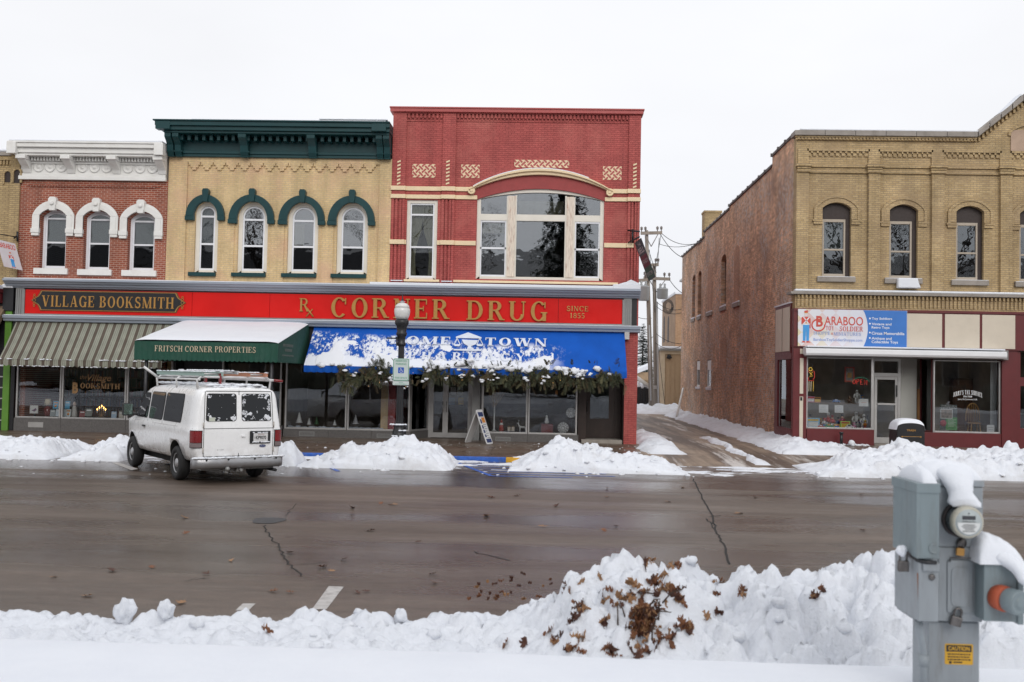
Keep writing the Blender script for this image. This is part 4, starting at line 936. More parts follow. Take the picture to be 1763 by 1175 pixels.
mb = MB(); mb.box(sx0-.06, sx1+.06, YF-.15, YF-.062, sz0_-.05, sz0_-.005); mb.box(sx0-.06, sx0-.002, YF-.15, YF-.062, sz0_-.004, sz1_); mb.box(sx1+.002, sx1+.06, YF-.15, YF-.062, sz0_-.004, sz1_); mb.build('sign_frame', m_tin_d, sf)
for a, b_ in ((X(30,520), X(44,520)), (X(1073.5,540), X(1087,540))):
    mb = MB(); mb.box(a, b_, YF-.12, YF-.0, lw_t+.01, zc_b-.002)
    for k in range(4): mb.box(a+(b_-a)*(k+.2)/4, a+(b_-a)*(k+.7)/4, YF-.145, YF-.121, lw_t+.05, zc_b-.05)
    mb.build('fluted_pilaster', m_tin_d, sf)
m_goldl = paint('light_gold', (.50,.29,.08), .4)
FR = wallframe(YF-.122)
def letters(par, text, l, r, t, b_, **k):
    mb = MB(); serif(mb, text, FR, X((l), (t+b_)/2), X(r, (t+b_)/2), Z((l+r)/2, b_), Z((l+r)/2, t), **k); return mb
mb = letters(sf, 'CORNER', 571, 775, 515, 548.5, d0=-.001, d1=.07, gap=.20, s=.21); mb.build('lettering', [m_gold], sf, .006)
mb = letters(sf, 'DRUG', 804, 943, 519.5, 552.5, d0=-.001, d1=.07, gap=.22, s=.21); mb.build('lettering', [m_gold], sf, .006)
mb = letters(sf, 'R', 517.5, 535, 514.5, 537, d0=-.001, d1=.05, s=.17)
a0 = Vector((X(530,535), YF-.15, Z(530,531))); mb.tube([a0, Vector((X(541,546), YF-.15, Z(541,546)))], .028, 6); mb.tube([Vector((X(540,533), YF-.153, Z(540,533))), Vector((X(529,546), YF-.153, Z(529,546)))], .02, 6); mb.build('lettering', m_gold, sf)
mb = letters(sf, 'SINCE', 975.5, 1013, 528, 536.6, d0=-.001, d1=.025, gap=.14, s=.15); mb.build('lettering', m_goldl, sf)
mb = letters(sf, '1855', 981, 1006.5, 540, 548.5, d0=-.001, d1=.025, gap=.12, s=.17); mb.build('lettering', m_goldl, sf)
# black name board of the bookshop
vb = thing('sign_board', (X(190,520), YF-.13, Z(190,520)), 'black pointed name board with gold letters on the red band, left end', 'sign')
def board(i, d0, d1, mat, nm):
    zc = Z(190, 520); h = .355-i; a, b_ = X(57,520)+i*1.6, X(323,520)-i*1.6; q = .23
    P = [(a, zc), (a+q, zc+h*.45), (a+q+.06, zc+h*.72), (a+q+.10, zc+h), (b_-q-.10, zc+h), (b_-q-.06, zc+h*.72), (b_-q, zc+h*.45), (b_, zc), (b_-q, zc-h*.45), (b_-q-.06, zc-h*.72), (b_-q-.10, zc-h), (a+q+.10, zc-h), (a+q+.06, zc-h*.72), (a+q, zc-h*.45)]
    mb = MB(); mb.prism(P, YF-d1, YF-d0); return mb
board(0, .1225, .150, m_gold_d, 'b').build('board_edge', m_gold_d, vb, .006)
board(.018, .1505, .158, m_gold, 'b').build('gold_border', m_gold, vb)
board(.036, .1585, .163, m_black, 'b').build('board_face', m_black, vb)
mb = MB(); FR2 = wallframe(YF-.163); serif(mb, 'VILLAGE', FR2, X(76,520), X(167,520), Z(190,530.5), Z(190,511.5), .001, .016, .13, s=.20); serif(mb, 'BOOKSMITH', FR2, X(175,522), X(303,522), Z(190,530.5), Z(190,511.5), .001, .016, .13, s=.20); mb.build('lettering', m_gold, vb)
for px in (63, 317):
    mb = MB(); c = Vector((X(px,520), YF-.165, Z(190,520)))
    for dx, dz, r in ((0,0,.05),(0,.11,.04),(0,-.11,.04),(.0,.19,.03),(0,-.19,.03)):
        mb.tube([c+Vector((dx+r*math.cos(t*.5236), 0, dz+r*math.sin(t*.5236))) for t in range(13)], .009, 5, cap=False)
    mb.build('scroll_work', m_gold, vb)
# dark fascia behind the awnings, rooms behind the glass
mb = MB(); mb.box(XL+.35, XD-.45, YF+.0, YF+.30, 3.30, lw_b-.001); mb.build('fascia', m_black, sf)
mb = MB(); x0, x1 = XA+.26, XD-.46
mb.box(x0, x1, YF+3.4, YF+3.5, .18, 3.5); mb.box(x0, x1, YF+.32, YF+3.39, 3.3, 3.4); mb.box(x0, x1, YF+.32, YF+3.39, .165, .178)
for px in (266, 486): mb.box(X(px,700)-.05, X(px,700)+.05, YF+.35, YF+3.39, .18, 3.29)
mb.build('shop_room', m_room, sf)
ZS = Z(560, 735)
def bay(l, r, zs, zt, y=YF, gl=g_flat, sill=True, bulk=True, vent=None, mull=.055):
    a, b_ = X(l, 690), X(r, 690); mb = MB(); w = mull
    mb.box(a, a+w, y-.02, y+.08, zs, zt); mb.box(b_-w, b_, y-.02, y+.08, zs, zt); mb.box(a+w, b_-w, y-.03, y+.08, zs, zs+.055); mb.box(a+w, b_-w, y-.02, y+.08, zt-.05, zt)
    f = mb.build('display_window', m_alu, sf, .006)
    mb = MB(); mb.box(a+w-.01, b_-w+.01, y+.03, y+.036, zs+.04, zt-.03); mb.build('pane', gl, f)
    return f
zt = 3.299
for l, r in ((27.5, 105), (106, 217), (218, 296)): bay(l, r, .62, zt)
for l, r in ((381, 484),): bay(l, r, .55, zt)
for l, r in ((491, 597.5), (598.5, 706)): bay(l, r, .44, zt)
for l, r in ((830, 908.5), (909.5, 994)): bay(l, r, .44, zt)
def bulk(segs, z1, y=YF):
    for l, r in segs:
        mb = MB(); mb.box(X(l,740)+.003, X(r,740)-.003, y-.05, y+.25, .13, z1-.002); mb.box(X(l,740)+.003, X(r,740)-.003, y-.04, y+.25, .05, .129); o = mb.build('bulkhead', m_granite, sf, .004)
bulk([(24, 105), (105, 217), (217, 297)], .62); bulk([(379, 486)], .55); bulk([(488, 566), (566, 640), (640, 707)], .44); bulk([(828, 909), (909, 996)], .44)
mb = MB()
for l, t, r, b_ in ((50, 727, 76, 736),): x0, x1, z0, z1 = rect(l, t, r, b_, YF); mb.box(x0, x1, YF-.066, YF-.051, z0, z1)
mb.build('vent_grille', paint('light_grey_plate', (.34,.33,.32), .5), sf)
for l, t, r, b_ in ((515.5, 743, 542, 751), (649, 747, 676, 754), (853, 752.5, 879, 760)):
    x0, x1, z0, z1 = rect(l, t, r, b_, YF); mb = MB(); mb.box(x0, x1, YF-.064, YF-.051, z0, z0+.02); mb.box(x0, x1, YF-.064, YF-.051, z1-.02, z1); mb.box(x0, x0+.02, YF-.064, YF-.051, z0+.021, z1-.021); mb.box(x1-.02, x1, YF-.064, YF-.051, z0+.021, z1-.021)
    for k in range(4): mb.box(x0+.021, x1-.021, YF-.058, YF-.0515, z0+.03+k*.03, z0+.042+k*.03)
    mb.build('vent_grille', m_tin_d, sf)
# display platforms behind the windows
m_plat = paint('display_floor', (.16, .14, .13), .8, vary=.2); m_cot = paint('cotton_batting', (.62, .66, .74), .95, vary=.1, scale=6)
mb = MB(); mb.box(X(29,700), X(294,700), YF+.26, YF+1.1, .55, .60); mb.box(X(492,700), X(704,700), YF+.26, YF+1.0, .38, .42); mb.box(X(832,700), X(992,700), YF+.26, YF+1.0, .38, .42); mb.build('display_floor', m_plat, sf)
# recessed office door hidden mostly by the van
def door(l, r, y, z0, z1, mat, gl, glass_box, name='door', handle='r', m2=None):
    a, b_ = l, r; mb = MB(); x0, x1, g0, g1 = glass_box
    mb.box(a, x0, y, y+.06, z0, z1); mb.box(x1, b_, y, y+.06, z0, z1); mb.box(x0, x1, y, y+.06, z0, g0); mb.box(x0, x1, y, y+.06, g1, z1)
    d = mb.build(name, mat, sf); mb = MB(); mb.box(x0-.01, x1+.01, y+.025, y+.031, g0-.01, g1+.01); mb.build('pane', gl, d)
    hx = b_-.06 if handle == 'r' else a+.06
    mb = MB(); mb.tube([(hx, y-.005, z0+.9), (hx, y-.06, z0+.92), (hx, y-.06, z0+1.25), (hx, y-.005, z0+1.27)], .014, 8); mb.build('handle', m2 or m_alu, d); return d
a, b_ = X(299, 690), X(376, 690); m_ = (a+b_)/2
for p, q in ((a, m_-.01), (m_+.01, b_)): door(p, q, YF+.9, .17, 2.35, m_wood, g_flat, (p+.14, q-.14, .6, 2.2))
mb = MB(); mb.box(a, b_, YF+.9, YF+.96, 2.4, 3.29); mb.box(a-.12, a-.002, YF+.1, YF+.96, .13, 3.29); mb.box(b_+.002, b_+.12, YF+.1, YF+.96, .13, 3.29); mb.build('door_surround', m_black, sf)
# drug store entrance: angled side lights and a pair of aluminium doors
yd = YF+1.15
dl, dr = X(737, 690, yd), X(816, 690, yd); dz0, dz1 = .17, 3.0
mb = MB()
fx = [dl, dl+.14, X(767,690,yd)-.06, X(767,690,yd)+.06, dr-.14, dr]
mb.box(fx[0], fx[1]-.03, yd, yd+.09, dz0, 3.29); mb.box(fx[4]+.03, fx[5], yd, yd+.09, dz0, 3.29); mb.box(fx[1]-.03, fx[4]+.03, yd, yd+.09, 2.55, 2.67); mb.box(fx[1]-.03, fx[4]+.03, yd+.01, yd+.08, 3.2, 3.29)
mb.build('door_surround', m_alu, sf, .006)
mb = MB(); mb.box(fx[1]-.03, fx[4]+.03, yd+.04, yd+.046, 2.66, 3.21); mb.build('transom_pane', g_flat, sf)
door(fx[1]-.028, fx[2]+.03, yd, dz0+.02, 2.549, m_alu, g_flat, (fx[1]+.06, fx[2]-.03, .36, 2.46), handle='r')
door(fx[2]+.034, fx[4]+.028, yd, dz0+.02, 2.549, m_alu, g_flat, (fx[3]+.04, fx[4]-.07, .36, 2.46), handle='l')
for (xa, ya), (xb, yb) in (((X(706.5,690), YF+.09), (dl-.01, yd)), ((X(829.5,690), YF+.09), (dr+.01, yd))):
    A = Vector((xa, ya, 0)); B = Vector((xb, yb, 0)); d = (B-A).normalized(); n = Vector((-d.y, d.x, 0)); L_ = (B-A).length; fr = (A, d, Vector((0,0,1)), n)
    mb = MB()
    for u0, u1, v0, v1 in ((0,.05,.44,3.29), (L_-.05,L_,.44,3.29), (.051,L_-.051,.44,.50), (.051,L_-.051,3.2,3.29)): mb.extr([(u0,v0),(u1,v0),(u1,v1),(u0,v1)], fr, -.03, .03)
    f = mb.build('side_light', m_alu, sf); mb = MB(); mb.extr([(.04,.49),(L_-.04,.49),(L_-.04,3.21),(.04,3.21)], fr, -.003, .003); mb.build('pane', g_flat, f)
    mb = MB(); mb.extr([(0,.13),(L_,.13),(L_,.438),(0,.438)], fr, -.04, .04); mb.build('bulkhead', m_granite, sf)
mb = MB(); mb.box(X(816,690,yd)+.02, X(829,690)-.06, YF+.10, YF+.25, .13, 3.29); mb.build('door_post', m_tin_d, sf)
# brown corner door in its recess
yd = YF+.95; a, b_ = X(1008, 690, yd), X(1058, 690, yd); gx0, gz0_, = X(1014, 690, yd), .95
door(a, b_, yd, .30, 3.1, m_wood, g_win, (a+.17, b_-.20, .98, 2.42), handle='l', m2=m_black)
mb = MB(); mb.box(X(996,690)+.0, a-.003, YF+.2, yd+.05, .13, 3.29); mb.box(b_+.003, XD-.45, yd-.02, yd+.06, .13, 3.29); mb.box(a, b_, yd, yd+.06, 3.11, 3.29); mb.box(XD-.47, XD-.441, YF+.1, yd-.021, .13, 3.29); mb.build('door_surround', m_wood, sf)
mb = MB(); mb.box(X(997,690)+.1, XD-.48, YF+.02, yd-.03, .13, .295); mb.build('door_step', m_conc, sf, .01)
# wavy gold lettering on the bookshop glass
FG = wallframe(YF+.026)
def glassbox(l, t, r, b_): return X(l, (t+b_)/2), X(r, (t+b_)/2), Z((l+r)/2, b_), Z((l+r)/2, t)
m_gold2 = paint('faded_gold_leaf', (.30, .17, .07), .5, vary=.15, scale=8)
wl = MB(); sans(wl, 'the', FG, *glassbox(137,646,149,653), d=.001, shear=.2); sans(wl, 'Village', FG, *glassbox(150,645,191,660), d=.001, shear=.35, bold=.015)
serif(wl, 'OOKSMITH', FG, *glassbox(137.5,660.5,206,669.5), d0=.0005, d1=.002, gap=.10, s=.22); sans(wl, 'B', FG, *glassbox(124,658.5,134,678), d=.001, bold=.05); 
for k in range(9): px = 140+6.5*k; wl.lathe([(.012,0),(.012,.002)], (X(px,674), YF+.025, Z(px, 673+3*(k%2))), 6, (0,-1,0))
wl.build('window_lettering', m_gold2, sf)
# ================================================================ awnings
def stripes():
    m, t, b = newmat('striped_canvas'); p = _pos(t); s = t.nodes.new('ShaderNodeSeparateXYZ'); t.links.new(p, s.inputs[0])
    w = t.nodes.new('ShaderNodeMath'); w.operation = 'MULTIPLY'; w.inputs[1].default_value = 1/.285; t.links.new(s.outputs['X'], w.inputs[0])
    fr = t.nodes.new('ShaderNodeMath'); fr.operation = 'FRACT'; t.links.new(w.outputs[0], fr.inputs[0])
    r = t.nodes.new('ShaderNodeValToRGB'); r.color_ramp.interpolation = 'CONSTANT'; t.links.new(fr.outputs[0], r.inputs[0]); e = r.color_ramp.elements
    e[0].position = 0; e[0].color = (.105,.085,.068,1); e[1].position = .40; e[1].color = (.27,.28,.23,1)
    for pos, c in ((.56,(.17,.15,.125)), (.62,(.27,.28,.23)), (.80,(.20,.19,.155)), (.86,(.29,.30,.245))): q = e.new(pos); q.color = (*c,1)
    c = _mix(t, 1.0, r.outputs[0], _range(t, _noise(t, p, 2.2, 5), .3, .7, .85, 1.12), 'MULTIPLY')
    c = _mix(t, _range(t, _noise(t, p, 1.1, 7, .7, (1.6,1,.5)), .66, .70, 0, .75), c, (.70,.71,.74))
    t.links.new(c, b.inputs['Base Color']); b.inputs['Roughness'].default_value = .85; b.inputs['Specular IOR Level'].default_value = .2; return m
m_str = stripes()
aw = thing('awning', (-16, YF, 3.3), 'sloping awning of grey green and brown striped canvas over the bookshop window', 'awning')
def slope(mb, x0, x1, top, bot, nx=40, ny=10, sag=.03, mi=0):
    vs = []
    for j in range(ny+1):
        v = j/ny
        for i in range(nx+1):
            u = i/nx; s_ = sag*math.sin(math.pi*v)*(.6+.4*math.sin(u*9+1))
            vs.append((x0+(x1-x0)*u, top[0]+(bot[0]-top[0])*v+s_*.7, top[1]+(bot[1]-top[1])*v-s_))
    mb.add(vs, [(j*(nx+1)+i, j*(nx+1)+i+1, (j+1)*(nx+1)+i+1, (j+1)*(nx+1)+i) for j in range(ny) for i in range(nx)], mi, True)
def scallop(mb, x0, x1, y, z0, z1, n, dip=.05, mi=0, k=6):
    N_ = n*k; vs = []
    for i in range(N_+1):
        x = x0+(x1-x0)*i/N_; d = dip*abs(math.sin(math.pi*i/k)); wv = .012*math.sin(i*.9)
        vs += [(x, y, z1), (x, y+wv-.01, (z0+z1)/2), (x, y+wv, z0+dip-d)]
    mb.add(vs, [(i*3+j, (i+1)*3+j, (i+1)*3+j+1, i*3+j+1) for i in range(N_) for j in range(2)], mi, True)
x0, x1 = -18.58, X(302, 556); bt = (33.2, 2.66)
mb = MB(); slope(mb, x0, x1, (YF-.02, 4.10), bt); mb.build('canopy', m_str, aw)
mb = MB(); scallop(mb, x0, x1, 33.19, 2.42, 2.655, 32); mb.build('valance', m_str, aw)
mb = MB(); rg = random.Random(9)
for l, r in ((0,.03),(.05,.09),(.16,.20),(.26,.33),(.42,.46),(.62,.80),(.83,.99)):
    n = int((r-l)*90)
    for k in range(n):
        x = x0+(x1-x0)*(l+(r-l)*rg.random()); mb.blob((x, 33.17, 2.665+rg.uniform(-.01,.012)), (rg.uniform(.03,.07), .03, rg.uniform(.012,.03)), 1, k)
for k in range(46):
    x = x0+(x1-x0)*rg.random(); mb.blob((x, 33.18, 2.43+rg.uniform(-.01,.015)), (rg.uniform(.03,.08), .02, .014), 1, k)
mb.build('snow_crust', snow_smooth, aw)
mb = MB()
for x in (x0+.02, x1-.02): mb.tube([(x, YF, 2.75), bt and (x, 33.22, 2.64)], .018, 6)
mb.tube([(x0, 33.22, 2.64), (x1, 33.22, 2.64)], .018, 6); mb.build('awning_frame', m_alu, aw)
# green entrance canopy on two posts
m_gcan = paint('dark_green_canvas', (.008, .062, .040), .75, vary=.15, scale=2, dirt=(.05,.10,.08), dirt_amt=.25)
gx0, gx1 = -12.71, -8.23; gy = 30.3; gzt, gzf, gzb = 4.09, 3.27, 2.70
ca = thing('entrance_canopy', (-10.5, 32, 2.7), 'dark green entrance canopy on black posts under a thick sheet of snow', 'awning')
mb = MB(); mb.prism([(YF-.02, gzt), (gy, gzf), (gy, gzf-.02), (YF-.02, gzt-.02)], gx0, gx1, axes='yz'); mb.build('canopy', m_gcan, ca)
mb = MB(); scallop(mb, gx0, gx1, gy-.003, gzb-.02, gzf, 30, .035); mb.build('valance', m_gcan, ca)
for x in (gx0+.003, gx1-.003):
    mb = MB(); n = 26; vs = []
    for i in range(n*4+1):
        y = gy+(YF-.02-gy)*i/(n*4); zt_ = gzf+(gzt-gzf)*i/(n*4); vs += [(x, y, zt_-.021), (x, y, gzb+.01-.03*abs(math.sin(math.pi*i/4)))]
    mb.add(vs, [(i*2, i*2+2, i*2+3, i*2+1) for i in range(n*4)], 0, True); mb.build('side_panel', m_gcan, ca)
mb = MB(); nx_, ny_ = 60, 30; vs = []
for j in range(ny_+1):
    for i in range(nx_+1):
        u, v = i/nx_, j/ny_; e_ = min(1, min(u, 1-u)*14)**.5*min(1, (v)*9+.35)**.5
        vs.append((gx0+(gx1-gx0)*u, gy-.03+(YF-.05-gy)*v, gzf+(gzt-gzf)*v+.005+e_*(.075+.02*noise.noise(Vector((u*6, v*5, 2))))))
mb.add(vs, [(j*(nx_+1)+i, j*(nx_+1)+i+1, (j+1)*(nx_+1)+i+1, (j+1)*(nx_+1)+i) for j in range(ny_) for i in range(nx_)], 0, True); mb.build('snow_cover', snow_smooth, ca)
for px in (250.5, 466.5):
    mb = MB(); x = X(px, 660, 30.4); mb.tube([(x, 30.42, .14), (x, 30.42, gzf)], .055, 12); mb.build('post', m_black, ca)
FC = wallframe(gy-.03); mb = MB(); q = lambda l, t, r, b_: (X(l,(t+b_)/2,gy), X(r,(t+b_)/2,gy), Z((l+r)/2,b_,gy), Z((l+r)/2,t,gy))
m_ivory = paint('ivory_lettering', (.50,.42,.30), .7)
for w_, l, r in (('FRITSCH', 267, 315), ('CORNER', 319, 366.5), ('PROPERTIES', 370.5, 441)):
    serif(mb, w_, FC, *q(l, 595.5+(l-267)*.018, r, 605.5+(l-267)*.018), d0=.0, d1=.004, gap=.10, s=.19)
mb.build('lettering', m_ivory, ca)
mb = MB(); fr = (Vector((gx1+.004, gy, 0)), Vector((0,1,0)), Vector((0,0,1)), Vector((1,0,0)))
rg = random.Random(2)
for row, (z, u0, u1, h) in enumerate(((3.20,.55,1.75,.09),(3.05,.75,1.6,.09),(2.90,.45,1.8,.05))):
    u = u0
    while u < u1: w_ = rg.uniform(.05,.10); mb.extr([(u,z),(u+w_,z),(u+w_,z+h),(u,z+h)], fr, 0, .002); u += w_+.035
mb.build('small_lettering', paint('worn_grey_lettering', (.12,.15,.13), .8), ca)
# blue awning with frozen snow
def bluecanvas():
    m, t, b = newmat('blue_canvas_with_snow'); p = _pos(t); s = t.nodes.new('ShaderNodeSeparateXYZ'); t.links.new(p, s.inputs[0])
    def math_(op, a, c):
        n = t.nodes.new('ShaderNodeMath'); n.operation = op
        for i, v in enumerate((a, c)):
            if isinstance(v, (int, float)): n.inputs[i].default_value = v
            else: t.links.new(v, n.inputs[i])
        return n.outputs[0]
    wob = _noise(t, p, .8, 4, .6)
    u = math_('ADD', _range(t, s.outputs['Z'], 4.03, 2.64, 0, 1), math_('MULTIPLY', math_('SUBTRACT', wob, .5), .35))
    top = _range(t, s.outputs['X'], -7.8, -.2, .15, .40)
    cov = _range(t, math_('SUBTRACT', u, top), -.02, .10, 0, 1)
    cov2 = _range(t, u, .70, 1.02, 0, .30)
    x1_ = math_('ADD', s.outputs['X'], math_('MULTIPLY', math_('SUBTRACT', wob, .5), 1.6))
    xr = _range(t, x1_, -.2, .75, 1, 0)
    streak = _noise(t, p, 6.5, 6, .72, (1.0, .6, .55)); fine = _noise(t, p, 24, 4, .75, (1.2, .5, .5)); big = _noise(t, p, 1.1, 4, .55)
    n = math_('ADD', math_('MULTIPLY', streak, .62), math_('ADD', math_('MULTIPLY', fine, .20), math_('MULTIPLY', big, .40)))
    th = math_('SUBTRACT', n, math_('SUBTRACT', .61, cov2))
    sn = math_('MULTIPLY', _range(t, th, -.012, .035, 0, 1), math_('MULTIPLY', cov, xr))
    c = _mix(t, 1.0, (.006, .085, .42), _range(t, _noise(t, p, 1.5, 4), .3, .7, .88, 1.12), 'MULTIPLY')
    c = _mix(t, sn, c, (.74, .77, .84)); t.links.new(c, b.inputs['Base Color']); b.inputs['Roughness'].default_value = .75; b.inputs['Specular IOR Level'].default_value = .2
    _bump(t, b, sn, .5, .02); return m
m_blue = paint('blue_canvas', (.006, .085, .42), .75, vary=.1, scale=1.5, spec=.2); m_bsn = bluecanvas()
ba_ = thing('awning', (-2.7, YF, 3.3), 'wide blue awning streaked with frozen snow and hung with a fir garland', 'awning')
bx0, bx1 = -8.06, 2.66; T_, B_ = (YF-.03, 4.03), (32.9, 2.64)
mb = MB(); slope(mb, bx0, bx1, T_, B_, 60, 12, .02); mb.build('canopy', m_bsn, ba_)
mb = MB(); scallop(mb, bx0, bx1, 32.885, 2.41, 2.64, 46, .02); mb.build('valance', m_blue, ba_)
for x in (bx0, bx1): mb = MB(); mb.add([(x, *T_), (x, *B_), (x, B_[0], 2.43), (x, T_[0], 3.2)], [(0,1,2,3)]); mb.build('end_panel', m_blue, ba_)
mb = MB()
for x in (bx0+.03, bx1-.03): mb.tube([(x, YF, 2.9), (x, 32.92, 2.62)], .018, 6)
mb.tube([(bx0, 32.92, 2.62), (bx1, 32.92, 2.62)], .02, 6); mb.box(bx1+.0, bx1+.16, YF-.2, YF, 3.75, 4.0); mb.build('awning_frame', m_alu, ba_)
sv = Vector((0, T_[0]-B_[0], T_[1]-B_[1])); SL = sv.length; sv.normalize(); sn_ = Vector((0, -sv.z, sv.y))
FS = (Vector((0, B_[0], B_[1])), Vector((1,0,0)), sv, sn_)
def onslope(px, py):
    d = ray(px, py); P0 = FS[0]; t_ = (P0-CAM).dot(sn_)/d.dot(sn_); p = CAM+d*t_; return p.x, (p-P0).dot(sv)
def sbox(l, t, r, b_):
    a = onslope(l, (t+b_)/2); c = onslope(r, (t+b_)/2); d = onslope((l+r)/2, b_); e_ = onslope((l+r)/2, t); return a[0], c[0], d[1], e_[1]
def sheet_h(x, v):
    q = noise.fractal(Vector((x*1.05, v*2.2, 4)), .75, 2.1, 6)+.35*noise.noise(Vector((x*.45, v, 9)))
    xr = smooth(-7.95, -7.5, x)*smooth(.9, -.4, x); up = smooth(.78-.25*smooth(-7, 0, x), .45, v)
    q += -.47+.30*(1-v)+.42*(1-v)**6; return (min(.024, .12*q) if q*xr*up > .0 and xr > .5 and up > .35 else -1)
mb = MB(); nx_, ny_ = 330, 54; idx = {}; vs = []; fs = []; Hh = [[sheet_h(bx0+(bx1-bx0)*i/nx_, j/ny_) for i in range(nx_+1)] for j in range(ny_+1)]
for j in range(ny_):
    for i in range(nx_):
        if max(Hh[j][i], Hh[j][i+1], Hh[j+1][i], Hh[j+1][i+1]) > 0:
            f = []
            for a, b_ in ((i,j),(i+1,j),(i+1,j+1),(i,j+1)):
                if (a,b_) not in idx: idx[a,b_] = len(vs); vs.append(FS[0]+Vector((1,0,0))*(bx0+(bx1-bx0)*a/nx_)+sv*(SL*b_/ny_)+sn_*(max(Hh[b_][a], -.03)-.012))
                f.append(idx[a,b_])
            fs.append(f)
mb.add(vs, fs, 0, True); mb.build('snow_sheet', snow_smooth, ba_)
m_wl = paint('white_lettering', (.66,.70,.78), .8, vary=.1)
mb = MB()
for w_, l, r, dy in (('HOME', 672, 777, 0), ('TOWN', 834, 942, 3)): serif(mb, w_, FS, *sbox(l, 580.5+dy, r, 594+dy), d0=.01, d1=.026, gap=.16, s=.24)
serif(mb, 'PHARMACY', FS, *sbox(702, 608, 905, 621), d0=.005, d1=.012, gap=.5, s=.24)
# scales and mortar emblem under a roof line
def sp(px, py): return onslope(px, py)
def pl(pts, d=.027): mb.extr([sp(*p) for p in pts], FS, .01, d)
pl([(785,581),(806,573.5),(829,582),(829,584),(785,583)]); pl([(795,586),(823,587),(819,594),(811,597),(806,597),(799,593)], .0275); pl([(806,597),(811,597),(813,602),(804,602)], .028); pl([(781,602),(829,603),(829,605.5),(781,604.5)], .0285)
for cx_ in (787, 826):
    for a0_, b0_ in ((-5,0),(5,0)): pl([(cx_+a0_-.6,594),(cx_+a0_+.8,594),(cx_+.7,583.5),(cx_-.7,583.5)], .0265)
    pl([(cx_-6,594),(cx_+6,594),(cx_+4,597),(cx_-4,597)], .0268)
mb.build('lettering', m_wl, ba_)
mb = MB(); rg = random.Random(4)
for px, py, rx, rz, n in ((655,634,14,3,8),(690,632,16,3,9),(755,632,22,5,14),(790,626,20,8,16),(845,634,25,6,18),(880,636,16,4,8),(905,640,14,3,6),(965,636,10,5,8),(985,637,14,6,14),(1003,643,10,5,8),(1027,635,5,5,5),(1048,643,6,3,3),(735,640,10,3,4),(600,630,25,2,6),(560,628,20,1.5,6)):
    for k in range(int(n*.65)):
        p = atY(px+rg.gauss(0, rx*.5), py+rg.gauss(0, rz*.4), 32.86); r = rg.uniform(.05,.11); mb.blob((p.x, 32.87+rg.uniform(-.05,.06), p.z), (r*1.3, r*.9, r*.8), 2, k+px, .65, 1.7)
mb.build('snow_ridge', snow_smooth, ba_)
# fir garland along its lower edge
def garland():
    rg = random.Random(8); nd = MB(); sn = MB()
    def sprig(p, d, L_):
        up = Vector((rg.uniform(-.5,.5), rg.uniform(-1,0), rg.uniform(-.5,.5))).normalized(); side = d.cross(up).normalized() if d.cross(up).length > .01 else Vector((1,0,0)); n = 13
        mi = 0 if rg.random() < .6 else (1 if rg.random() < .6 else 2)
        for k in range(n):
            t_ = k/n; c = p+d*(L_*t_)+Vector((0,0,-.10*L_*t_*t_)); ln = L_*.34*(1-.55*t_)
            for sg in (-1, 1):
                e_ = c+(side*sg*.9+d*.75+Vector((rg.uniform(-.3,.3), rg.uniform(-.3,.3), rg.uniform(-.35,.15)))).normalized()*ln; w_ = (d*.008+up*.004)
                nd.add([c-w_, c+w_, e_+w_*.6, e_-w_*.6], [(0,1,2,3)], mi)
    path = [(588,648),(600,640),(615,652),(640,645),(655,637),(672,648),(690,655),(720,650),(735,640),(752,634),(770,640),(790,655),(808,640),(828,640),(845,648),(862,650),(885,643),(912,645),(935,650),(955,645),(980,652),(1005,655),(1030,652),(1050,650),(1068,648)]
    bunch = [(595,668,16),(608,658,14),(627,650,8),(650,655,14),(662,640,10),(688,660,6),(737,650,10),(755,652,10),(775,655,10),(797,660,12),(812,650,12),(838,656,14),(850,655,12),(868,660,10),(886,652,12),(902,660,10),(930,655,16),(945,662,16),(962,656,14),(980,660,12),(1005,662,16),(1015,668,14),(1035,662,12),(1050,655,10),(1064,662,12),(590,650,14),(640,640,12),(655,630,10),(745,640,10),(918,648,14),(938,645,12),(975,650,12),(1040,650,10)]
    for (a, b_) in zip(path, path[1:]):
        for k in range(9):
            t_ = rg.random(); p = atY(a[0]+(b_[0]-a[0])*t_, a[1]+(b_[1]-a[1])*t_+rg.gauss(0,3), 32.84); d = Vector((rg.gauss(0,1), rg.uniform(-.9,.1), rg.gauss(-.4,.8))).normalized(); sprig(p, d, rg.uniform(.14,.28))
    for px, py, n in bunch:
        for k in range(n+4):
            p = atY(px+rg.gauss(0,5), py-8+rg.gauss(0,6), 32.82); d = Vector((rg.gauss(0,.55), rg.uniform(-.6,.1), -1+rg.gauss(0,.55))).normalized(); sprig(p, d, rg.uniform(.18,.36))
    for k in range(26):
        p = atY(rg.uniform(590,1068), 628+rg.uniform(-3,6), 32.8); sprig(p, Vector((rg.gauss(0,.5), -.4, 1)).normalized(), rg.uniform(.12,.28))
    for px, py, n, s_ in ((683,650,14,7),(672,655,8,5),(612,648,5,4),(725,656,4,4),(790,645,8,6),(768,652,5,5),(830,656,6,5),(846,654,7,5),(940,650,7,6),(932,658,5,4),(975,643,10,6),(995,648,8,6),(700,668,4,3),(1010,646,6,5),(598,640,3,4),(655,645,4,4),(905,652,5,5),(815,648,4,4)):
        for k in range(int(n*.7)):
            p = atY(px+rg.gauss(0,s_), py+rg.gauss(0,s_*.5), 32.72); r = rg.uniform(.02,.055); sn.blob((p.x, p.y+rg.uniform(-.05,.05), p.z), (r*1.4, r, r*.8), 2, k+px, .7, 1.6)
    return nd, sn
ga = thing('garland', (-2.5, 32.85, 2.5), 'drooping fir garland with snow clumps along the lower edge of the blue awning', 'garland')
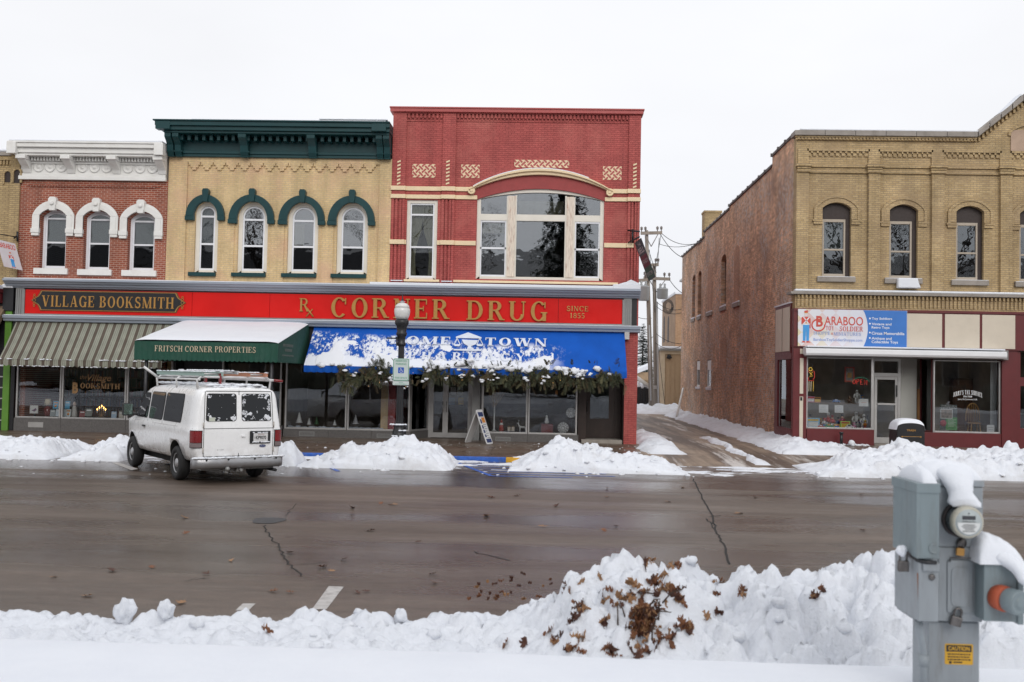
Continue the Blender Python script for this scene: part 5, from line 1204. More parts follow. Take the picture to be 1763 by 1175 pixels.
nd, sn = garland(); nd.build('foliage', [paint('fir_dark', (.040,.046,.022), .8, vary=.3, scale=9), paint('fir_olive', (.095,.090,.042), .8, vary=.3, scale=9), paint('fir_brown', (.085,.060,.030), .8, vary=.3, scale=9)], ga); sn.build('snow_clumps', snow_smooth, ga)
mb = MB(); rg = random.Random(1)
for k in range(16): p = atY(rg.uniform(590,1065), 652+rg.gauss(0,7), 32.68); mb.blob(p, .009, 1, k)
mb.build('fairy_lights', glow('warm_bulb', (1,.55,.18), 1.1), ga)
# ================================================================ tan brick corner building with the toy shop
XR, XE = 8.47, 24.6; RZ = .30
bld = thing('brick_building', (16, YF, 0), 'large tan brick corner building with gabled parapet and weathered side wall on the alley', 'building')
zt_, zg0 = Z(1530, 237.5), Z(1530, 504, YF-.2)           # wall head, ledge
ops = []
for l, r, top, bot in ((1416,1466,348.5,477),(1532,1581,352,480),(1647,1695,354.5,483),(1756.5,1805,358,486)):
    xa, xb = X(l, 420), X(r, 420); ops.append((xa, xb, Z((l+r)/2, bot), Z((l+r)/2, top)-.20, .20))
pil = [(X(1374,300), X(1392,300)), (X(1495,300), X(1515,300)), (X(1604,300), X(1625,300)), (X(1722,300), X(1742,300))]
bay_w = pil[2][0]-pil[1][0]
cxg = pil[3][0]+bay_w*.5+.15                   # the gable's axis lies just outside the picture
gx0 = X(1681, 229); gz1 = Z(1763, 186)+(cxg-X(1763,186))*(Z(1763,186)-zt_)/(X(1763,186)-gx0)
mb = MB()
wall(mb, XR, XE, zg0, zt_, YF+.06, YF+.40, ops)
mb.prism([(gx0, zt_+.001), (2*cxg-gx0, zt_+.001), (cxg+.5, gz1-.1), (cxg-.5, gz1-.1)], YF+.06, YF+.40)
zcap = Z(1450, 298); zcap2 = Z(1450, 291)
for a, b_ in pil: mb.box(a if a > XR+.2 else XR-.0, b_, YF-.06, YF+.0595, zg0, zcap)
mb.build('front_wall', m_tbrick, bld)
# string courses, caps and corbels, each stepping out of the wall
mb = MB(); zb = Z(1450, 287.5)
mb.box(XR-.02, XE, YF-.01, YF+.0595, zcap+.0, zcap+.07); mb.box(XR-.02, XE, YF+.02, YF+.0594, zb-.16, zb-.02); mb.box(XR-.04, XE, YF-.04, YF+.0593, zb-.018, zb+.06)
for a, b_ in pil:
    a = max(a, XR-.02); mb.box(a-.05, b_+.05, YF-.13, YF-.011, zcap+.005, zcap+.09); mb.box(a-.02, b_+.02, YF-.08, YF-.0105, zcap+.092, zb-.1); mb.box(a-.05, b_+.05, YF-.13, YF-.0106, zb-.099, zb-.019); mb.box(a-.09, b_+.09, YF-.19, YF-.041, zb-.016, zb+.055)
mb.build('string_course', m_tbrick, bld)
zk = Z(1450, 268)
for (a, b_) in ((pil[0][1]-.05, pil[1][0]+.05), (pil[1][1]-.05, pil[2][0]+.05), (pil[2][1]-.05, pil[3][0]+.05), (pil[3][1]-.05, pil[3][1]+bay_w)):
    mb = MB(); n = 11
    for k in range(n):
        x = a+(b_-a)*(k+.5)/n; mb.box(x-.085, x+.035, YF+.015, YF+.0592, zk-.02, zk+.075)
        if k < n-1: mb.box(x+.035, x+(b_-a)/n-.085, YF+.005, YF+.0591, zk+.076, zk+.15)
    mb.box(a, b_, YF+.0, YF+.059, zk+.151, zk+.23); mb.build('corbel_table', m_tbrick, bld)
for a, b_ in pil:
    mb = MB(); mb.box(max(a, XR), b_, YF+.0, YF+.0588, zb+.061, zk+.231); mb.build('pilaster', m_tbrick, bld)
mb = MB(); mb.box(XR-.03, gx0, YF-.02, YF+.0587, zt_-.10, zt_-.02); mb.box(XR-.05, gx0, YF-.07, YF+.0586, zt_-.018, zt_+.03)
for k in range(52): 
    x = XR+(gx0-XR)*(k+.5)/52; mb.box(x-.035, x+.035, YF-.055, YF-.021, zt_-.085, zt_-.019)
mb.build('parapet_corbel', m_tbrick, bld)
L_ = Vector((cxg-.5-gx0, 0, gz1-.1-zt_)); sl = L_.z/L_.x
mb = MB()
for k in range(30):
    x = gx0+.1+k*.13; z = zt_+(x-gx0)*sl-.10; mb.box(x-.04, x+.03, YF-.03, YF+.0585, z-.06, z+.05)
mb.prism([(gx0-.3, zt_-.10), (cxg-.5, zt_+L_.x*sl-.03), (cxg-.5, zt_+L_.x*sl+.06), (gx0-.3, zt_-.02)], YF-.05, YF+.058); mb.build('gable_corbel', m_tbrick, bld)
mb = MB(); c1 = Z(1530, 227)-zt_
z_ = zt_+.031; n = 6
for k in range(n):
    a = XR-.10+(gx0+.1-XR)*k/n; b_ = XR-.10+(gx0+.1-XR)*(k+1)/n; mb.box(a+.006, b_-.006, YF-.14, YF+.46, z_+.002*(k % 2), z_+.17+.006*(k % 3))
mb.build('parapet_coping', m_stone, bld, .012)
mb = MB()
for k in range(4):
    t0, t1 = k/4, (k+1)/4; xa, xb = gx0+.02+L_.x*t0, gx0-.0+L_.x*t1-.012; mb.prism([(xa, z_+(xa-gx0)*sl), (xb, z_+(xb-gx0)*sl), (xb, z_+.20+(xb-gx0)*sl), (xa, z_+.20+(xa-gx0)*sl)], YF-.16, YF+.47)
mb.box(cxg-.5, cxg+.5, YF-.16, YF+.47, gz1-.07, gz1+.15); mb.build('gable_coping', m_stone, bld, .01)
mb = MB(); mb.box(XR+.1, gx0+.2, YF-.10, YF+.44, z_+.185, z_+.235); mb.prism([(gx0+.2, z_+.205), (cxg-.55, z_+.205+L_.x*sl), (cxg-.55, z_+.27+L_.x*sl), (gx0+.2, z_+.25)], YF-.12, YF+.44); mb.build('roof_snow', snow_smooth, bld, .02)
x0, x1, z0, z1 = rect(1741, 224, 1800, 262, YF); mb = MB(); mb.box(x0, x1, YF+.02, YF+.0584, z0, z1); mb.build('date_tablet', paint('pinkish_stone', (.42,.30,.22), .8, vary=.15), bld); 
mb = MB(); ring(mb, x0, x1, z1-.1, .24, .09, YF+.0, YF+.0583, 0, .1, n=12); mb.build('tablet_arch', m_tbrick, bld)
for i, (xa, xb, zb_, zs, ri) in enumerate(ops):
    zp_ = zs-.36
    mb = MB(); mb.prism([(xa+.002, zp_)]+archpts(xa+.002, xb-.002, zs, ri-.002)+[(xb-.002, zp_)], YF+.20, YF+.26); mb.box(xb-.16, xb-.002, YF+.20, YF+.26, zb_+.002, zp_-.002); mb.box(xa+.002, xa+.035, YF+.20, YF+.26, zb_+.002, zp_-.002); mb.box(xa+.036, xb-.161, YF+.205, YF+.26, zb_+.002, zb_+.03)
    w = mb.build('window', m_brownp, bld)
    x0, x1 = xa+.037, xb-.162; zm = (zb_+zp_)/2-.05; mb = MB(); f = .06
    mb.box(x0, x0+f, YF+.17, YF+.25, zb_+.032, zp_-.003); mb.box(x1-f, x1, YF+.17, YF+.25, zb_+.032, zp_-.003); mb.box(x0+f, x1-f, YF+.172, YF+.25, zp_-.10, zp_-.003); mb.box(x0+f, x1-f, YF+.172, YF+.25, zb_+.032, zb_+.12); mb.box(x0+f, x1-f, YF+.175, YF+.25, zm-.03, zm+.03)
    mb.build('sash', m_beige, w, .005)
    mb = MB(); mb.box(x0+.03, x1-.03, YF+.215, YF+.22, zb_+.06, zp_-.05); mb.build('pane', g_tan, w)
    if i == 0: mb = MB(); mb.box(x0+.05, x1-.05, YF+.28, YF+.285, zm, zp_-.1); mb.build('blind', paint('greenish_blind', (.30,.33,.32), .8), w)
    mb = MB(); mb.box(xa-.17, xb+.14, YF-.05, YF+.199, zb_-.17, zb_-.002); mb.build('sill', m_stone, w, .01)
    mb = MB(); mb.box(xa-.15, xb+.12, YF-.04, YF+.19, zb_-.001, zb_+.012); mb.build('sill_snow', snow_smooth, w)
    mb = MB(); ring(mb, xa, xb, zs, ri, .20, YF+.02, YF+.0582, 0, .38, .16); mb.build('hood', m_tbrick, w)
    mb = MB(); ring(mb, xa-.201, xb+.201, zs+.001, ri+.16, .09, YF-.01, YF+.0581, 0, .40, .10)
    for sg in (-1, 1):
        c = xa-.15 if sg < 0 else xb+.15; mb.box(c-.19, c+.15 if sg < 0 else c+.19, YF-.02, YF+.058, zs-.46, zs-.401) if sg < 0 else mb.box(c-.15, c+.19, YF-.02, YF+.058, zs-.46, zs-.401)
        mb.box(c-.15, c+.15, YF+.0, YF+.0579, zs-.56, zs-.461)
    mb.build('hood_edge', m_tbrick, w)
# ledge between the storeys, with snow and dentils under it
mb = MB(); mb.box(XR-.20, XE, YF-.22, YF+.40, zg0-.10, zg0-.002); mb.build('ledge', m_stone, bld, .01)
mb = MB(); mb.box(XR-.05, XE, YF-.20, YF+.055, zg0-.001, zg0+.075)
x0, x1, z0, z1 = rect(1543, 480, 1578, 497, YF); mb.prism([(x0, z0), (x1+.08, z0), (x1, z0+.2), (x1-.03, z1), (x0, z1)], YF-.22, YF+.0); mb.build('ledge_snow', snow_smooth, bld, .03)
mb = MB(); zd = Z(1530, 534)
mb.box(XR-.02, XE, YF-.06, YF+.40, zd, zg0-.102)
for k in range(92): x = XR+.05+k*.135; mb.box(x, x+.06, YF-.15, YF-.061, zg0-.22, zg0-.103); mb.box(x, x+.075, YF-.105, YF-.0615, zg0-.52, zg0-.221)
mb.box(XR-.02, XE, YF-.09, YF-.0605, zg0-.60, zg0-.521); mb.build('dentil_frieze', m_tbrick, bld)
# the long side wall along the alley
ZSR = [(YF+.4005, 38.0, 10.96), (38.0, 46.85, 10.57), (46.85, 54.2, 10.44), (54.2, 63.0, 10.15)]
def sidewall(mb, y0, y1, z0, z1, xo, xi, ops):
    y = y0
    for ya, yb, za, zs, rise in sorted(ops):
        mb.box(xo, xi, y, ya, z0, z1); mb.box(xo, xi, ya, yb, z0, za); mb.prism([(ya, z1)]+archpts(ya, yb, zs, rise, 10)+[(yb, z1)], xo, xi, axes='yz'); y = yb
    mb.box(xo, xi, y, y1, z0, z1)
SW = [(47.5,48.9,5.95,8.25,.25), (55.1,56.3,5.95,8.30,.22), (57.3,58.5,5.95,8.30,.22)]; LW = [(51.5,52.8,2.05,3.45,.05), (55.2,56.4,2.05,3.48,.05)]
mb = MB(); ZM = 4.6
for y0, y1, zt2 in ZSR:
    sidewall(mb, y0, y1, ZM, zt2, XR, XR+.35, [o for o in SW if y0 < o[0] < y1])
ylow = 36.95
sidewall(mb, ylow, 63.0, -.1, ZM-.0005, XR, XR+.35, LW); mb.box(XR, XR+.35, YF+.4005, ylow-.0005, 3.4, ZM-.0005) 
mb.build('side_wall', m_side, bld)
mb = MB()
for y0, y1, zt2 in ZSR:
    n = max(2, int((y1-y0)/1.0))
    for k in range(n): a = y0+(y1-y0)*k/n; b_ = y0+(y1-y0)*(k+1)/n; mb.box(XR-.06, XR+.40, a+.02, b_-.02, zt2+.001, zt2+.09); mb.box(XR-.08, XR+.42, b_-.08, b_+.04 if k < n-1 else b_-.021, zt2+.002, zt2+.13)
mb.build('side_coping', paint('dark_tile_coping', (.10,.085,.08), .7, vary=.3), bld)
for y0, y1, zt2 in ZSR[1:3]:
    mb = MB(); mb.box(XR+.0, XR+.40, y0+.1, y1-.1, zt2+.131, zt2+.16); mb.build('roof_snow', snow_smooth, bld)
mb = MB(); mb.box(XR+.002, XR+.9, 54.3, 55.2, 10.1, 11.55); mb.box(XR-.03, XR+.95, 54.25, 55.25, 11.551, 11.66); mb.build('chimney', m_tbrick2, bld)
for ya, yb, za, zs, ri in SW:
    mb = MB(); mb.prism([(ya+.003, za+.003)]+archpts(ya+.003, yb-.003, zs, ri-.003, 10)+[(yb-.003, za+.003)], XR+.20, XR+.28, axes='yz'); w = mb.build('side_window', m_brownp, bld)
    mb = MB(); mb.box(XR+.19, XR+.199, ya+.12, yb-.12, za+.1, zs-.35); mb.build('pane', g_flat, w)
    mb = MB(); mb.box(XR-.07, XR+.19, ya-.1, yb+.1, za-.16, za-.001); mb.build('sill', m_stone, w); mb = MB(); mb.box(XR-.06, XR+.18, ya-.05, yb+.05, za-.0005, za+.09); mb.build('sill_snow', snow_smooth, w, .02)
for ya, yb, za, zs, ri in LW:
    mb = MB(); mb.box(XR+.02, XR+.22, ya+.003, ya+.12, za+.003, zs-.003); mb.box(XR+.02, XR+.22, yb-.12, yb-.003, za+.003, zs-.003); mb.box(XR+.02, XR+.22, ya+.121, yb-.121, zs-.5, zs-.003); mb.box(XR+.02, XR+.22, ya+.121, yb-.121, za+.003, za+.1); mb.box(XR+.04, XR+.07, (ya+yb)/2-.04, (ya+yb)/2+.04, za+.101, zs-.501); w = mb.build('side_window', m_white, bld)
    mb = MB(); mb.box(XR+.055, XR+.06, ya+.1, yb-.1, za+.08, zs-.48); mb.build('pane', g_flat, w); mb = MB(); mb.box(XR-.06, XR+.018, ya-.1, yb+.1, za-.14, za-.001); mb.build('sill_snow', snow_smooth, w, .02)
m_blindb = brick('blocked_window_brick', (.56,.29,.165), (.38,.20,.125), (.50,.41,.33), axis='yz', vary=.2)
for ya, yb, za, zs, ri in ((44.2,45.5,5.9,8.25,.25),(51.4,52.9,5.95,8.2,.25),(47.2,48.9,3.0,4.35,.12)):
    mb = MB(); mb.prism([(ya, za)]+archpts(ya, yb, zs, ri, 10)+[(yb, za)], XR-.012, XR-.001, axes='yz'); w = mb.build('blocked_window', m_blindb, bld)
    if za > 5: mb = MB(); mb.box(XR-.08, XR-.0005, ya-.1, yb+.1, za-.17, za-.001); mb.build('sill', m_stone, w); mb = MB(); mb.box(XR-.075, XR-.001, ya-.08, yb+.08, za, za+.06); mb.build('sill_snow', snow_smooth, w, .015)
mb = MB(); mb.tube([(XR-.9, 57.8, .3), (XR-.10, 61.0, 1.9)], .07, 8); mb.build('downpipe', m_white, bld)
mb = MB(); mb.box(XE-.3, XE, YF+.4, 63, 0, 10.4); mb.box(XR+.36, XE-.301, 62.65, 63, 0, 10.4); mb.build('rear_wall', m_tbrick, bld)
mb = MB(); mb.box(XR+.36, XE-.31, YF+.41, 62.6, 9.6, 9.8); mb.build('roof', snow_smooth, bld); mb = MB(); mb.box(XR+.36, XE-.31, YF+.41, 62.6, 4.9, 5.1); mb.box(XR+.36, XE-.31, YF+3.4, YF+3.5, 5.11, 9.59); mb.build('floor_slab', m_room, bld)
# --- the shop front below
sh = thing('shopfront', (13, YF, 0), 'maroon and cream shopfront with two display windows and a recessed door beside the alley', 'shopfront')
zp0, zp1 = Z(1650, 601.5), Z(1650, 540.5)
x_end = X(1723, 690)
ysoff = YF-.02
mb = MB()                                     # sign board frame with sunk cream panels
mb.box(XR-.06, XE-.3, YF-.10, YF+.35, zp0-.02, zd-.002); mb.build('sign_board', m_maroon, sh)
for l, r in ((1559,1619.5),(1624.5,1684),(1688.5,1745)):
    mb = MB(); mb.box(X(l,570), X(r,570), YF-.125, YF-.101, zp0+.03, zp1-.03); mb.build('cream_panel', m_panel, sh, .004)
mb = MB(); mb.box(XR-.06, XE-.3, YF-.14, YF-.101, zp1-.0, zd-.004); mb.box(XR-.06, XE-.3, YF-.14, YF-.1012, zp0-.02, zp0+.0); mb.build('sign_trim', m_maroon, sh)
# corner post and side return
zl_ = zp0-.021
mb = MB(); mb.box(XR-.06, X(1387.5,690), YF-.08, YF+.16, .28, zl_); mb.build('corner_post', m_maroon, sh, .008)
for z0, z1 in ((Z(1379,609.5), Z(1379,601)), (Z(1379,678), Z(1379,617)), (Z(1379,755), Z(1379,683))):
    mb = MB(); mb.box(X(1375.5,690), X(1381.5,690), YF-.095, YF-.081, min(z0,z1), max(z0,z1)); mb.build('cream_strip', m_panel, sh)
mb = MB(); mb.box(X(1376.5,690), X(1380,690), YF-.105, YF-.0951, Z(1379,690), Z(1379,684)); mb.build('house_number', m_black, sh)
mb = MB(); mb.box(XR-.07, XR+.15, YF+.161, ylow-.005, 3.20, 3.399); mb.box(XR-.07, XR+.15, YF+.3, ylow-.005, 3.4, 5.13); mb.box(XR-.07, XR+.15, YF+.161, ylow-.005, .28, .80); mb.box(XR-.07, XR+.15, ylow-.45, ylow-.005, .801, 3.199); mb.build('side_frame', m_maroon, sh)
for y0, y1 in ((YF+.42, YF+1.42), (YF+1.55, ylow-.15)): mb = MB(); mb.box(XR-.09, XR-.071, y0, y1, 3.48, 5.02); mb.build('cream_panel', m_panel, sh)
mb = MB(); mb.box(XR+.0, XR+.04, YF+.17, YF+.23, .801, 3.199); mb.box(XR+.0, XR+.04, ylow-.5, ylow-.451, .801, 3.199); f = mb.build('side_display_window', m_alu, sh); mb = MB(); mb.box(XR+.01, XR+.016, YF+.231, ylow-.501, .81, 3.19); mb.build('pane', g_flat, f)
mb = MB(); mb.box(XR-.10, XR+.1, YF+.3, ylow+.05, 5.131, 5.18); mb.build('ledge_snow', snow_smooth, sh)
# display windows
def rbay(l, r, t, b_, y=YF+.02):
    a, c = X(l,690), X(r,690); zs, zt3 = Z((l+r)/2, b_), Z((l+r)/2, t); w = .05; mb = MB()
    mb.box(a, a+w, y-.02, y+.08, zs, zt3); mb.box(c-w, c, y-.02, y+.08, zs, zt3); mb.box(a+w, c-w, y-.03, y+.08, zs, zs+.05); mb.box(a+w, c-w, y-.02, y+.08, zt3-.04, zt3); f = mb.build('display_window', m_alu, sh, .005)
    mb = MB(); mb.box(a+w-.01, c-w+.01, y+.03, y+.036, zs+.04, zt3-.03); mb.build('pane', g_flat, f); return zs, zt3
zs1, zt1 = rbay(1388, 1502.5, 616, 739); zs2, zt2_ = rbay(1607, 1722.5, 621, 746)
for l, r, z in ((1388, 1504, zs1), (1590, 1724, zs2)):
    mb = MB(); mb.box(X(l,750), X(r,750), YF-.06, YF+.25, .29, z-.002); mb.build('bulkhead', m_maroon, sh, .005)
mb = MB(); mb.box(X(1383,610), x_end+.12, YF-.30, YF+.3, zt1-.0+.015, zl_-.001); mb.build('soffit_box', paint('grey_soffit', (.22,.205,.20), .6, vary=.08), sh, .008)
mb = MB(); mb.box(X(1723,690), X(1750,690), YF-.09, YF+.3, .29, zl_); mb.build('end_pier', m_maroon, sh, .005)
# recess with the door
yd = YF+1.0; a, c = X(1503,690), X(1607,690)
dl_, dr_ = X(1505,690,yd), X(1546,690,yd)
def bx(mb, x0, x1, z0, z1, y=yd, th=.06): mb.box(x0, x1, y, y+th, z0, z1)
mb = MB(); bx(mb, dl_-.1, dl_, .29, 3.3); bx(mb, dr_, dr_+.09, .29, 3.3); zt4 = Z(1524, 646, yd); bx(mb, dl_+.001, dr_-.001, zt4-.05, zt4+.07, th=.058); bx(mb, dl_+.001, dr_-.001, 3.2, 3.3, th=.058); fr_ = mb.build('door_surround', m_alu, sh); mb = MB(); mb.box(dl_, dr_, yd+.03, yd+.036, zt4+.06, 3.21); mb.build('transom_pane', g_flat, fr_)
mb = MB(); z0_ = .34; bx(mb, dl_+.01, dl_+.10, z0_, zt4-.06); bx(mb, dr_-.10, dr_-.01, z0_, zt4-.06); bx(mb, dl_+.101, dr_-.101, z0_, z0_+.20); bx(mb, dl_+.101, dr_-.101, zt4-.16, zt4-.06); zb5 = Z(1524, 696, yd); mb.box(dl_+.101, dr_-.101, yd-.05, yd-.01, zb5-.03, zb5+.03); d_ = mb.build('door', m_alu, sh); mb = MB(); mb.box(dl_+.09, dr_-.09, yd+.03, yd+.036, z0_+.19, zt4-.15); mb.build('pane', g_flat, d_); mb = MB(); mb.box(dr_-.07, dr_-.04, yd-.05, yd-.001, zt4-.75, zt4-.35); mb.build('handle', m_black, d_)
mb = MB(); bx(mb, dr_+.095, X(1578,690,yd), .29, 3.3); mb.build('recess_panel', paint('pale_grey_panel', (.40,.40,.37), .6, vary=.04), sh)
mb = MB(); mb.box(X(1579,690,yd+1.0), X(1584.5,690,yd+1.0), yd+.98, yd+1.05, .3, Z(1582,670,yd+1)); mb.build('amber_post', paint('amber_wood', (.30,.13,.03), .5, vary=.15), sh)
mb = MB(); mb.box(a, a+.05, YF+.1, yd-.002, zs1, 3.3); mb.build('return_frame', m_alu, sh)
mb = MB(); mb.box(a+.03, a+.036, YF+.12, yd-.05, zs1+.05, 3.25); mb.build('return_pane', g_flat, sh)
mb = MB(); mb.box(a+.0, a+.06, YF+.26, yd-.002, .29, zs1-.003); mb.build('return_bulkhead', m_maroon, sh)
A = Vector((X(1607,690), YF+.1, 0)); B = Vector((X(1585,690,yd+.1), yd+.1, 0)); d = (B-A).normalized(); n = Vector((d.y, -d.x, 0)); L2 = (B-A).length; frm = (A, d, Vector((0,0,1)), n)
mb = MB()
for u0, u1, v0, v1 in ((0,.04,zs2,3.3),(L2-.04,L2,zs2,3.3),(.041,L2-.041,zs2,zs2+.05)): mb.extr([(u0,v0),(u1,v0),(u1,v1),(u0,v1)], frm, -.03, .03)
mb.build('return_frame', m_maroon, sh); mb = MB(); mb.extr([(.03,zs2+.04),(L2-.03,zs2+.04),(L2-.03,3.28),(.03,3.28)], frm, -.003, .003); mb.build('return_pane', g_flat, sh); mb = MB(); mb.extr([(0,.29),(L2,.29),(L2,zs2-.002),(0,zs2-.002)], frm, -.03, .03); mb.build('return_bulkhead', m_maroon, sh)
mb = MB(); mb.box(a+.07, X(1590,700), YF+.0, yd+.9, .25, .345); mb.build('threshold', m_conc, sh)
mb = MB(); mb.box(XR+.36, X(1750,690), YF+3.0, YF+3.1, .3, 4.0); mb.box(XR+.36, X(1750,690), YF+.31, YF+2.99, 3.36, 3.5); mb.box(X(1731,690), X(1733,690)+.1, YF+.31, YF+2.99, .3, 3.35); mb.box(XR+.36, X(1750,690), yd+.95, YF+2.99, .28, .30); mb.build('shop_room', paint('pale_room', (.30,.26,.22), .9, vary=.2), sh)
mb = MB(); mb.box(XR+.2, a-.0, YF+.26, YF+1.1, zs1-.06, zs1-.01); mb.box(X(1607,700), x_end, YF+.26, YF+1.3, zs2-.06, zs2-.01); mb.build('display_floor', m_plat, sh)
mb = MB(); mb.box(X(1388,690), X(1390,690), YF-.1, YF-.06, .3, .31); 
# white awning cassette above the windows
ac = thing('awning_cassette', (13, YF-.3, 3.5), 'long white rolled up awning cassette with snow on top over the toy shop windows', 'awning')
zc0 = Z(1560, 614.5); zc1 = Z(1560, 603.5); l_, r_ = X(1387,605,YF-.5), X(1733,610,YF-.5)
mb = MB(); mb.prism([(YF-.141, zc0+.02), (YF-.38, zc0-.03), (YF-.52, zc0-.02), (YF-.56, zc0+.05), (YF-.55, zc1-.03), (YF-.48, zc1), (YF-.141, zc1+.03)], l_, r_, axes='yz'); mb.build('housing', paint('white_enamel', (.72,.72,.73), .35, vary=.04), ac, .01)
mb = MB(); mb.box(l_+.05, r_-.03, YF-.51, YF-.15, zc1+.031, zc1+.085); mb.build('snow_cover', snow_smooth, ac, .025)
# vinyl banner
bn = thing('banner', (X(1465,565), YF-.14, Z(1465,565)), 'wide vinyl shop banner with a toy soldier, red lettering and blue list', 'banner')
bx0, bx1, bz0, bz1 = X(1372,565), X(1559,565), zp0-.0, zd-.03
BW, BH = bx1-bx0, bz1-bz0; yb_ = YF-.145
FB = (Vector((bx0, yb_, bz0)), Vector((1,0,0)), Vector((0,0,1)), Vector((0,-1,0)))
def bp(px, py): return ((px-8)/1660*BW, (705-py-(0) + (px-8)/1660*22*0 )/605*BH)   # crop pixels of the banner to metres
def BP(pts): return [bp(a, b_) for a, b_ in pts]
def bannermat():
    m, t, b = newmat('banner_vinyl'); p = _pos(t); s = t.nodes.new('ShaderNodeSeparateXYZ'); t.links.new(p, s.inputs[0])
    r = t.nodes.new('ShaderNodeVectorRotate'); r.rotation_type = 'Y_AXIS'; r.inputs['Angle'].default_value = rad(45); t.links.new(p, r.inputs['Vector'])
    ch = t.nodes.new('ShaderNodeTexChecker'); ch.inputs['Scale'].default_value = 3.1; t.links.new(r.outputs[0], ch.inputs[0]); fade = _range(t, s.outputs['X'], bx0, bx0+2.0, .85, .05)
    ch.inputs['Color1'].default_value = (.72,.72,.74,1); c2 = _mix(t, _range(t, _noise(t, p, 1.6, 1), .45, .55, 0, 1), (.66,.42,.36), (.70,.60,.34))
    c = _mix(t, fade, (.66,.67,.74), _mix(t, ch.outputs['Fac'], c2, (.72,.72,.74))); t.links.new(c, b.inputs['Base Color']); b.inputs['Roughness'].default_value = .45; return m
mb = MB(); mb.box(bx0, bx1, yb_+.001, yb_+.004, bz0, bz1); mb.build('sheet', bannermat(), bn)
m_bblue = paint('banner_blue', (.035,.17,.52), .45, vary=.06); m_bred = paint('banner_red', (.55,.07,.05), .5, vary=.1); m_bword = paint('banner_word_blue', (.22,.31,.60), .5); m_bwhite = paint('banner_white', (.72,.73,.76), .5)
mb = MB(); arc = [(1000+73*math.sin(math.pi*(k/16))**.8, 103+602*k/16) for k in range(17)]; mb.extr(BP(arc+[(1664,705),(1664,103)]), FB, 0, .003); mb.build('blue_field', m_bblue, bn)
def bb_(l, t, r, b_): (x0, z0), (x1, z1) = bp(l, b_), bp(r, t); return x0, x1, z0, z1
mb = MB(); sans(mb, 'ARABOO', FB, *bb_(412,212,1000,358), d=.004, bold=.01); serif(mb, 'TOY', FB, *bb_(430,368,560,440), d0=.002, d1=.005, s=.2); serif(mb, 'SOLDIER', FB, *bb_(640,372,1000,450), d0=.002, d1=.005, s=.2); sans(mb, 'B', FB, *bb_(285,208,388,385), d=.0042, bold=.03)
cb = bp(318, 360); mb.extr([(cb[0]+.24*math.cos(rad(a_)), cb[1]+.22*math.sin(rad(a_))) for a_ in range(70,371,15)][:21]+[(cb[0]+.19*math.cos(rad(a_)), cb[1]+.17*math.sin(rad(a_))) for a_ in range(70,371,15)][::-1], FB, .002, .0036); mb.build('red_lettering', m_bred, bn)
mb = MB(); serif(mb, 'SHOPPE', FB, *bb_(245,462,500,512), d0=.002, d1=.004, s=.14); serif(mb, 'MINIATURES', FB, *bb_(552,470,970,522), d0=.002, d1=.004, s=.14); sans(mb, 'BarabooToySoldierShoppe.com', FB, *bb_(245,570,990,630), d=.004, bold=.01); mb.build('blue_lettering', m_bword, bn)
mb = MB(); sans(mb, '&', FB, *bb_(515,475,545,510), d=.004); mb.build('ampersand', m_bred, bn)
mb = MB()
for tx, l, t, r, b_ in (('Toy Soldiers',1130,215,1440,265),('Vintage and',1130,305,1430,355),('Retro Toys',1130,360,1400,410),('Circus Memorabilia',1130,450,1628,498),('Antique and',1130,535,1435,590),('Collectible Toys',1130,592,1530,650)): sans(mb, tx, FB, *bb_(l,t,r,b_), d=.005, bold=.018)
for py in (235, 320, 465, 553): q = bp(1103, py); mb.extr([(q[0]+.03*math.cos(k*.785), q[1]+.03*math.sin(k*.785)) for k in range(8)], FB, .002, .005)
mb.build('white_lettering', m_bwhite, bn)
def soldier(par, fr, fx, s=1.0, d=.004, pre=''):
    """a painted toy soldier drawn as flat cut shapes, fx maps the crop pixels to the frame"""
    mats = {'red': m_bred, 'blue': paint('soldier_blue', (.05,.30,.66), .5), 'skin': paint('soldier_face', (.62,.56,.56), .6), 'gold': paint('soldier_gold', (.55,.36,.06), .5), 'white': m_bwhite}
    sh_ = {'red': [[(103,130),(156,118),(158,158),(103,160)],[(60,240),(80,228),(182,228),(200,262),(203,410),(186,415),(178,330),(95,330),(85,345),(60,345)],[(62,645),(85,620),(118,625),(120,648)],[(138,625),(170,620),(205,645),(140,648)]],
           'skin': [[(106,162),(156,160),(158,195),(146,222),(116,222),(104,198)],[(60,346),(86,346),(84,362),(66,362)]],
           'blue': [[(84,352),(184,352),(176,618),(136,620),(132,400),(124,620),(84,618)]],
           'gold': [[(105,160),(157,158),(157,168),(105,170)],[(120,345),(136,310),(150,345)]],
           'white': [[(84,232),(98,230),(178,338),(162,346)],[(172,230),(188,236),(100,346),(84,338)],[(82,340),(186,338),(186,356),(82,358)]]}
    for i, (k, L3) in enumerate(sh_.items()):
        mb = MB()
        for p in L3: mb.extr([fx(*q) for q in p], fr, d-.002, d+.0006*(i+1))
        mb.build('toy_soldier_'+{'red':'coat','skin':'face','blue':'trousers','gold':'trim','white':'belt'}[k], mats[k], par)
soldier(bn, FB, bp)
